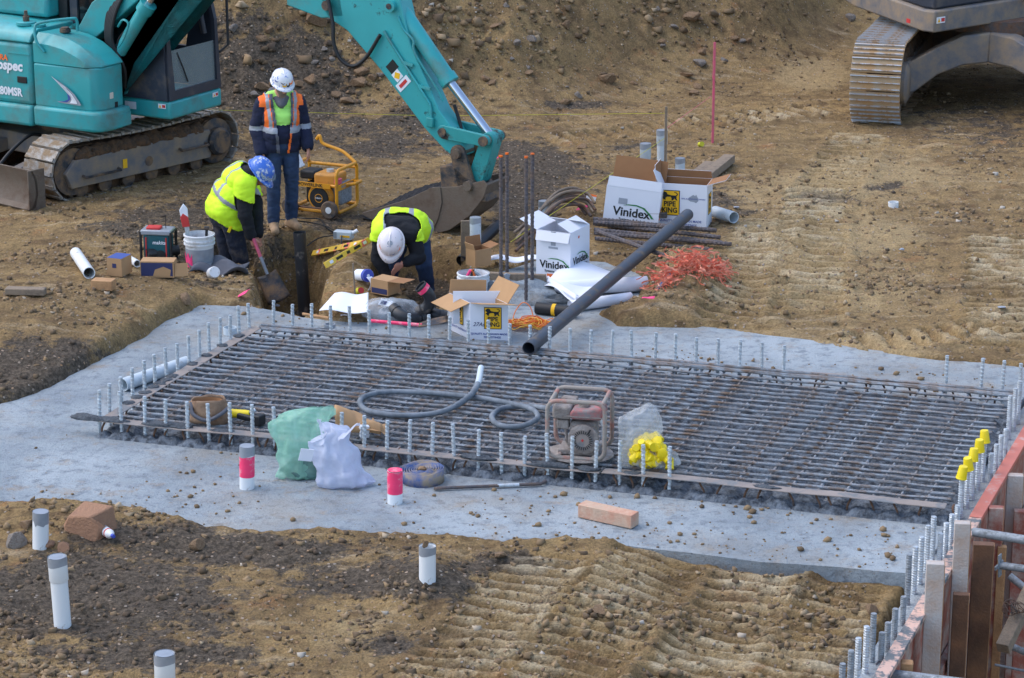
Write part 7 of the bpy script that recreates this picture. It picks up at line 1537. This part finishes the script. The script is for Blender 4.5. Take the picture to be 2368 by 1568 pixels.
for k in range(70):
    x = rnd.uniform(480, 1750); y = rnd.uniform(5, 235)
    q = gat(x, y)
    if q.y > 41: continue
    r = min(.15, math.exp(rnd.gauss(math.log(.06), .45))); o = inst(RM[k % 6], 'rock', None, (q.x, q.y, gh(q.x, q.y)+r*.2), (rnd.uniform(-.4, .4), rnd.uniform(-.4, .4), rnd.uniform(0, 6)), (r*rnd.uniform(.9, 1.4), r, r*rnd.uniform(.6, .9))); tag(o, 'loose rock lying on the face of the spoil bank', 'rock', 'rocks on the spoil bank')
o = inst(rockmesh(77, 'rock'), 'rock', None, at_y(984, 1258, gat(988, 1342).y), (0, 0, 0), (.045, .035, .03)); tag(o, 'clod of dirt sitting on top of the mound pipe', 'rock')
# ------------------------------------------------------------------ yellow generator
c = gat(748, 490); t = thing('generator', 'generator in a yellow tube frame with wheels behind the standing man', 'generator', c, math.radians(-24))
W_, D_, H_ = .56, .46, .50
def endloop(x):
    pts = []; rad = .06
    for cy_, cz_, a0 in ((D_/2-rad, H_-rad, 0), (-D_/2+rad, H_-rad, 90), (-D_/2+rad, .05+rad, 180), (D_/2-rad, .05+rad, 270)):
        for k in range(5): a_ = math.radians(a0+90*k/4); pts.append((x, cy_+rad*math.cos(a_), cz_+rad*math.sin(a_)))
    MB().tube(pts, .018, 10, closed=True).build('frame_tube', K['yellow_frame'], t, smooth=60)
endloop(-W_/2); endloop(W_/2)
for y, z in ((-D_/2, .06), (D_/2, .06), (D_/2, H_-.05), (-D_/2+.02, H_*.66)): MB().tube([(-W_/2, y, z), (W_/2, y, z)], .018, 10).build('frame_tube', K['yellow_frame'], t, smooth=60)
MB().tube(catmull([(W_/2, D_/2-.02, H_), (.1, D_/2+.02, H_+.10), (-.12, D_/2+.02, H_+.16), (-.16, D_/2+.02, H_+.24), (-.20, D_/2+.02, H_+.20)], 5), .018, 10).build('lift_handle', K['yellow_frame'], t, smooth=60); MB().tube([(W_/2, -.02, H_*.62), (W_/2+.10, 0, H_*.66), (W_/2+.10, .12, H_*.66), (W_/2, .15, H_*.62)], .018, 10).build('lift_handle', K['yellow_frame'], t, smooth=60)
MB().box((W_/2+.002, 0, H_*.62), (.008, D_-.02, .06)).build('name_plate', K['yellow_frame'], t); text('MADE EASIER', .045, K['print_grey'], t, (W_/2+.0075, .0, H_*.62), RR, .0006); MB().box((-.02, -D_/2-.004, H_*.66), (W_-.10, .010, .05)).build('name_plate', K['yellow_frame'], t); text('POWERLINK', .05, K['print_black'], t, (-.02, -D_/2-.0105, H_*.66), FR, .001)
MB().box((.10, -.02, .37), (.26, .26, .13)).build('fuel_tank', M('ochre tank', (196, 136, 52), .5, 0, .1, 6, MUD, .25, 7, .2), t, bevel=.025, seg=3); MB().lathe([(0, 0), (.04, 0), (.04, .03), (0, .032)], (.10, -.02, .435), None, 18).build('tank_cap', K['galv'], t, smooth=40); MB().box((-.12, -.02, .40), (.18, .2, .09)).build('air_filter', K['black'], t, bevel=.02)
MB().box((0, 0, .22), (.28, .24, .22)).build('engine_block', K['black'], t, bevel=.02); MB().lathe([(0, 0), (.135, 0), (.14, .015), (.14, .06), (.12, .08), (0, .08)], (.06, -.12, .19), (math.pi/2, 0, 0), 28).build('recoil_cover', K['yellow_frame'], t, smooth=40); MB().lathe([(0, 0), (.11, 0), (.105, .012), (0, .014)], (.06, -.20, .19), (math.pi/2, 0, 0), 28).build('fan_cover', K['black'], t, smooth=40); MB().lathe_open([(.04, 0), (.046, 0)], (.06, -.2155, .19), (math.pi/2, 0, 0), 20).build('fan_badge', K['yellow_frame'], t); text('SUBARU', .02, K['print_white'], t, (.06, -.2165, .19), FR, .0004)
MB().tube([(.20, .0, .22), (.36, 0, .22)], .12, 20).build('alternator', K['galv'], t, smooth=40) if False else MB().box((.21, .02, .22), (.12, .26, .24)).build('alternator', K['galv_dirty'], t, bevel=.03); MB().box((-.26, -.1, H_+.03), (.03, .22, .16), (0, -.5, 0)).build('control_panel', K['print_white'], t, bevel=.008); MB().lathe([(0, 0), (.05, 0), (.05, .05), (0, .05)], (.22, -.10, .34), None, 14).build('rag', K['pink_stake'], t, smooth=60)
for x in (W_/2-.06, -W_/2+.04):
    w_ = MB().lathe([(.03, -.025), (.085, -.025), (.095, -.012), (.095, .012), (.085, .025), (.03, .025), (.03, -.025)], (x, -D_/2-.05, .095), (math.pi/2, 0, 0), 22).build('wheel', K['dark_steel'], t, smooth=40); MB().lathe([(0, -.02), (.035, -.02), (.035, .028), (0, .03)], (x, -D_/2-.05, .095), (math.pi/2, 0, 0), 16).build('hub', K['bucket_white'], w_, smooth=40)
MB().tube([(-W_/2, -D_/2-.03, .095), (W_/2, -D_/2-.03, .095)], .011, 8).build('axle', K['rebar_rust'], t, smooth=50)
cb_ = gat(700, 505); t = thing('power_lead', 'black power lead trailing over the dirt from the generator', 'cable', cb_); o0 = cb_; MB().tube(catmull([gat(690, 490)+Vector((0, 0, .06))-o0, gat(680, 505)+Vector((0, 0, .02))-o0, gat(705, 512)+Vector((0, 0, .02))-o0, gat(740, 512)+Vector((0, 0, .02))-o0, gat(752, 530)+Vector((0, 0, .02))-o0, gat(775, 545)+Vector((0, 0, .02))-o0], 6), .008, 6).build('lead', K['black'], t, smooth=60)
# ------------------------------------------------------------------ stakes, strings and scraps
def stake(x, yb, yt, label, mt, r=.014):
    b = gat(x, yb); tp = at_y(x, yt, b.y); t = thing('survey_stake', label, 'stake', b); MB().box((0, 0, (tp.z-b.z)/2-.05), (r*2, r*1.4, tp.z-b.z+.1)).build('peg', K[mt], t, bevel=.003); return b, tp, t
b1, t1, s1 = stake(1647, 332, 98, 'tall pink survey stake with fluttering ribbon left of the big track', 'pink_stake'); MB().grid(lambda u, v: Vector((-.02-.02*math.sin(v*6)*v, -.02, 1.02-.45*v+.03*u)), 3, 12).build('ribbon', K['pink_plastic'], s1, solid=.002)
b2, t2_, s2 = stake(1537, 425, 247, 'weathered timber stake behind the tallest far pipe', 'timber')
p = at_y(1540, 262, b2.y); q = at_y(480, 254, b2.y+.4); so_ = thing('string_line', 'taut yellow string line stretched behind the men along the bank', 'string', q); MB().tube([(0, 0, 0), (p-q)*.5+Vector((0, 0, -.05)), p-q], .0026, 5).build('string', K['string_yellow'], so_)
p = at_y(1536, 300, b2.y); q = at_y(1645, 222, b1.y); so_ = thing('string_line', 'pink string running from the timber stake to the pink stake', 'string', p); MB().tube([(0, 0, 0), q-p], .0024, 5).build('string', K['pink_stake'], so_)
p = gat(1180, 610)+Vector((0, 0, .2)); q = at_y(1536, 320, b2.y); so_ = thing('string_line', 'yellow string line running from the tall bars past the cartons to the timber stake', 'string', p); MB().tube([(0, 0, 0), q-p], .0024, 5).build('string', K['string_yellow'], so_)
t = thing('string_reel', 'lime string reel lying beyond the pink stake', 'reel', gat(1620, 340)+Vector((0, 0, .03)), (1.3, 0, .4)); MB().lathe([(0, -.03), (.03, -.03), (.02, -.015), (.02, .015), (.03, .03), (0, .03)], n=14).build('reel', K['string_yellow'], t, smooth=40)
t = thing('pry_pole', 'blue painted steel pole leaning on the excavator bucket', 'pole', gat(988, 507)); o0 = gat(988, 507); q = at_y(1062, 413, o0.y-.02); MB().tube([(0, -.25, 0), q-o0+Vector((0, -.25, 0))], .02, 8).build('pole', M('scuffed blue paint', (46, 78, 128), .6, .1, .2, 8, (110, 100, 92), .42, 9, .2), t, smooth=50); MB().ball(q-o0+Vector((0, -.25, 0)), .03, 10, 8).build('knob', K['dark_steel'], t, smooth=60)
stand_pipe(2065, 480, 467, 'cut white pipe stub in the dirt on the track lane', collar=False, tape=0, cap=False)
for x, y, lab in ((2085, 582, 'flat grey scrap lower on the track lane'), (2315, 722, 'small white scrap at the right edge of the clay'), (1700, 485, 'white plastic lid behind the pipe offcut'), (640, 712, 'white scrap at the far slab corner')):
    o = inst(rockmesh(int(x), 'print_grey', 1), 'litter_scrap', None, gat(x, y)+Vector((0, 0, .02)), (0, 0, rnd.random()*6), (.06, .045, .018)); tag(o, lab, 'scrap')
for x, y, lab in ((565, 695, 'pink paint flag by the black pipe pit'), (1500, 706, 'pink ribbon scrap on the spoil ridge'), (1145, 378, 'pink ribbon beside the tall bars'), (1345, 497, 'pink ribbon under the hooked bars')):
    t = thing('ribbon_scrap', lab, 'ribbon', gat(x, y)); MB().grid(lambda u, v: crumple(Vector(((u-.5)*.10, (v-.5)*.05, .04+.04*u)), x, .03, 9), 8, 5).build('ribbon', K['pink_plastic'], t, solid=.003)
pe = [at(1000, 690, .06), at(1030, 672, .06), at(1055, 655, .06), at(1065, 645, .06)]; t = thing('pink_marking', 'line of pink spray painted soil along the pit edge', 'paint mark', pe[0])
for k in range(14): q = pe[0].lerp(pe[-1], k/13); lump(q-pe[0]+Vector((rnd.uniform(-.04, .04), 0, gh(q.x, q.y)-.05)), .05, .03, .02, k+5, 'pink_plastic', 'painted_clod', t)
# crumbs of soil strewn on the slab
def crumbs():
    rs = np.random.RandomState(11); n = 2600; U_ = rs.uniform(-1.3, ML+.6, n); V_ = np.where(rs.rand(n) < .8, rs.uniform(-1.9, -.1, n), rs.uniform(MW+.1, MW+.8, n)); X = F0.x+MU.x*U_+MV.x*V_; Y = F0.y+MU.y*U_+MV.y*V_
    sd_ = poly_sd(X, Y, SLAB_XY); o = (X-WALL0.x)*WN.x+(Y-WALL0.y)*WN.y; cl = fbm(X, Y, 1.3, 3, 44); ok = (sd_ < -.03) & (o < -.3) & (rs.rand(n) < np.clip(.15+.6*cl+.35*(U_ > 3.2)+.5*np.exp(sd_*4), 0, 1)); X, Y = X[ok], Y[ok]; n = len(X)
    bm = bmesh.new(); bmesh.ops.create_icosphere(bm, subdivisions=1, radius=1); bv = np.array([v.co[:] for v in bm.verts]); bf = np.array([[v.index for v in f.verts] for f in bm.faces]); bm.free()
    r = np.clip(np.exp(rs.normal(math.log(.008), .6, n)), .003, .03); j = 1+rs.uniform(-.3, .3, (n, len(bv))); P = bv[None]*j[..., None]*r[:, None, None]; P[..., 2] *= .7; P[..., 0] += X[:, None]; P[..., 1] += Y[:, None]; P[..., 2] += (r*.4)[:, None]
    return P.reshape(-1, 3), (bf[None]+np.arange(n)[:, None, None]*len(bv)).reshape(-1, 3), np.repeat(rs.uniform(.3, .75, n), len(bv))
co, fc, tn = crumbs(); sm = np_mesh('soil_crumbs', co, fc, tn); sm.materials.append(K['stone']); tag(inst(sm, 'soil_crumbs'), 'crumbs of soil strewn over the bare concrete slab', 'soil', kind='stuff')
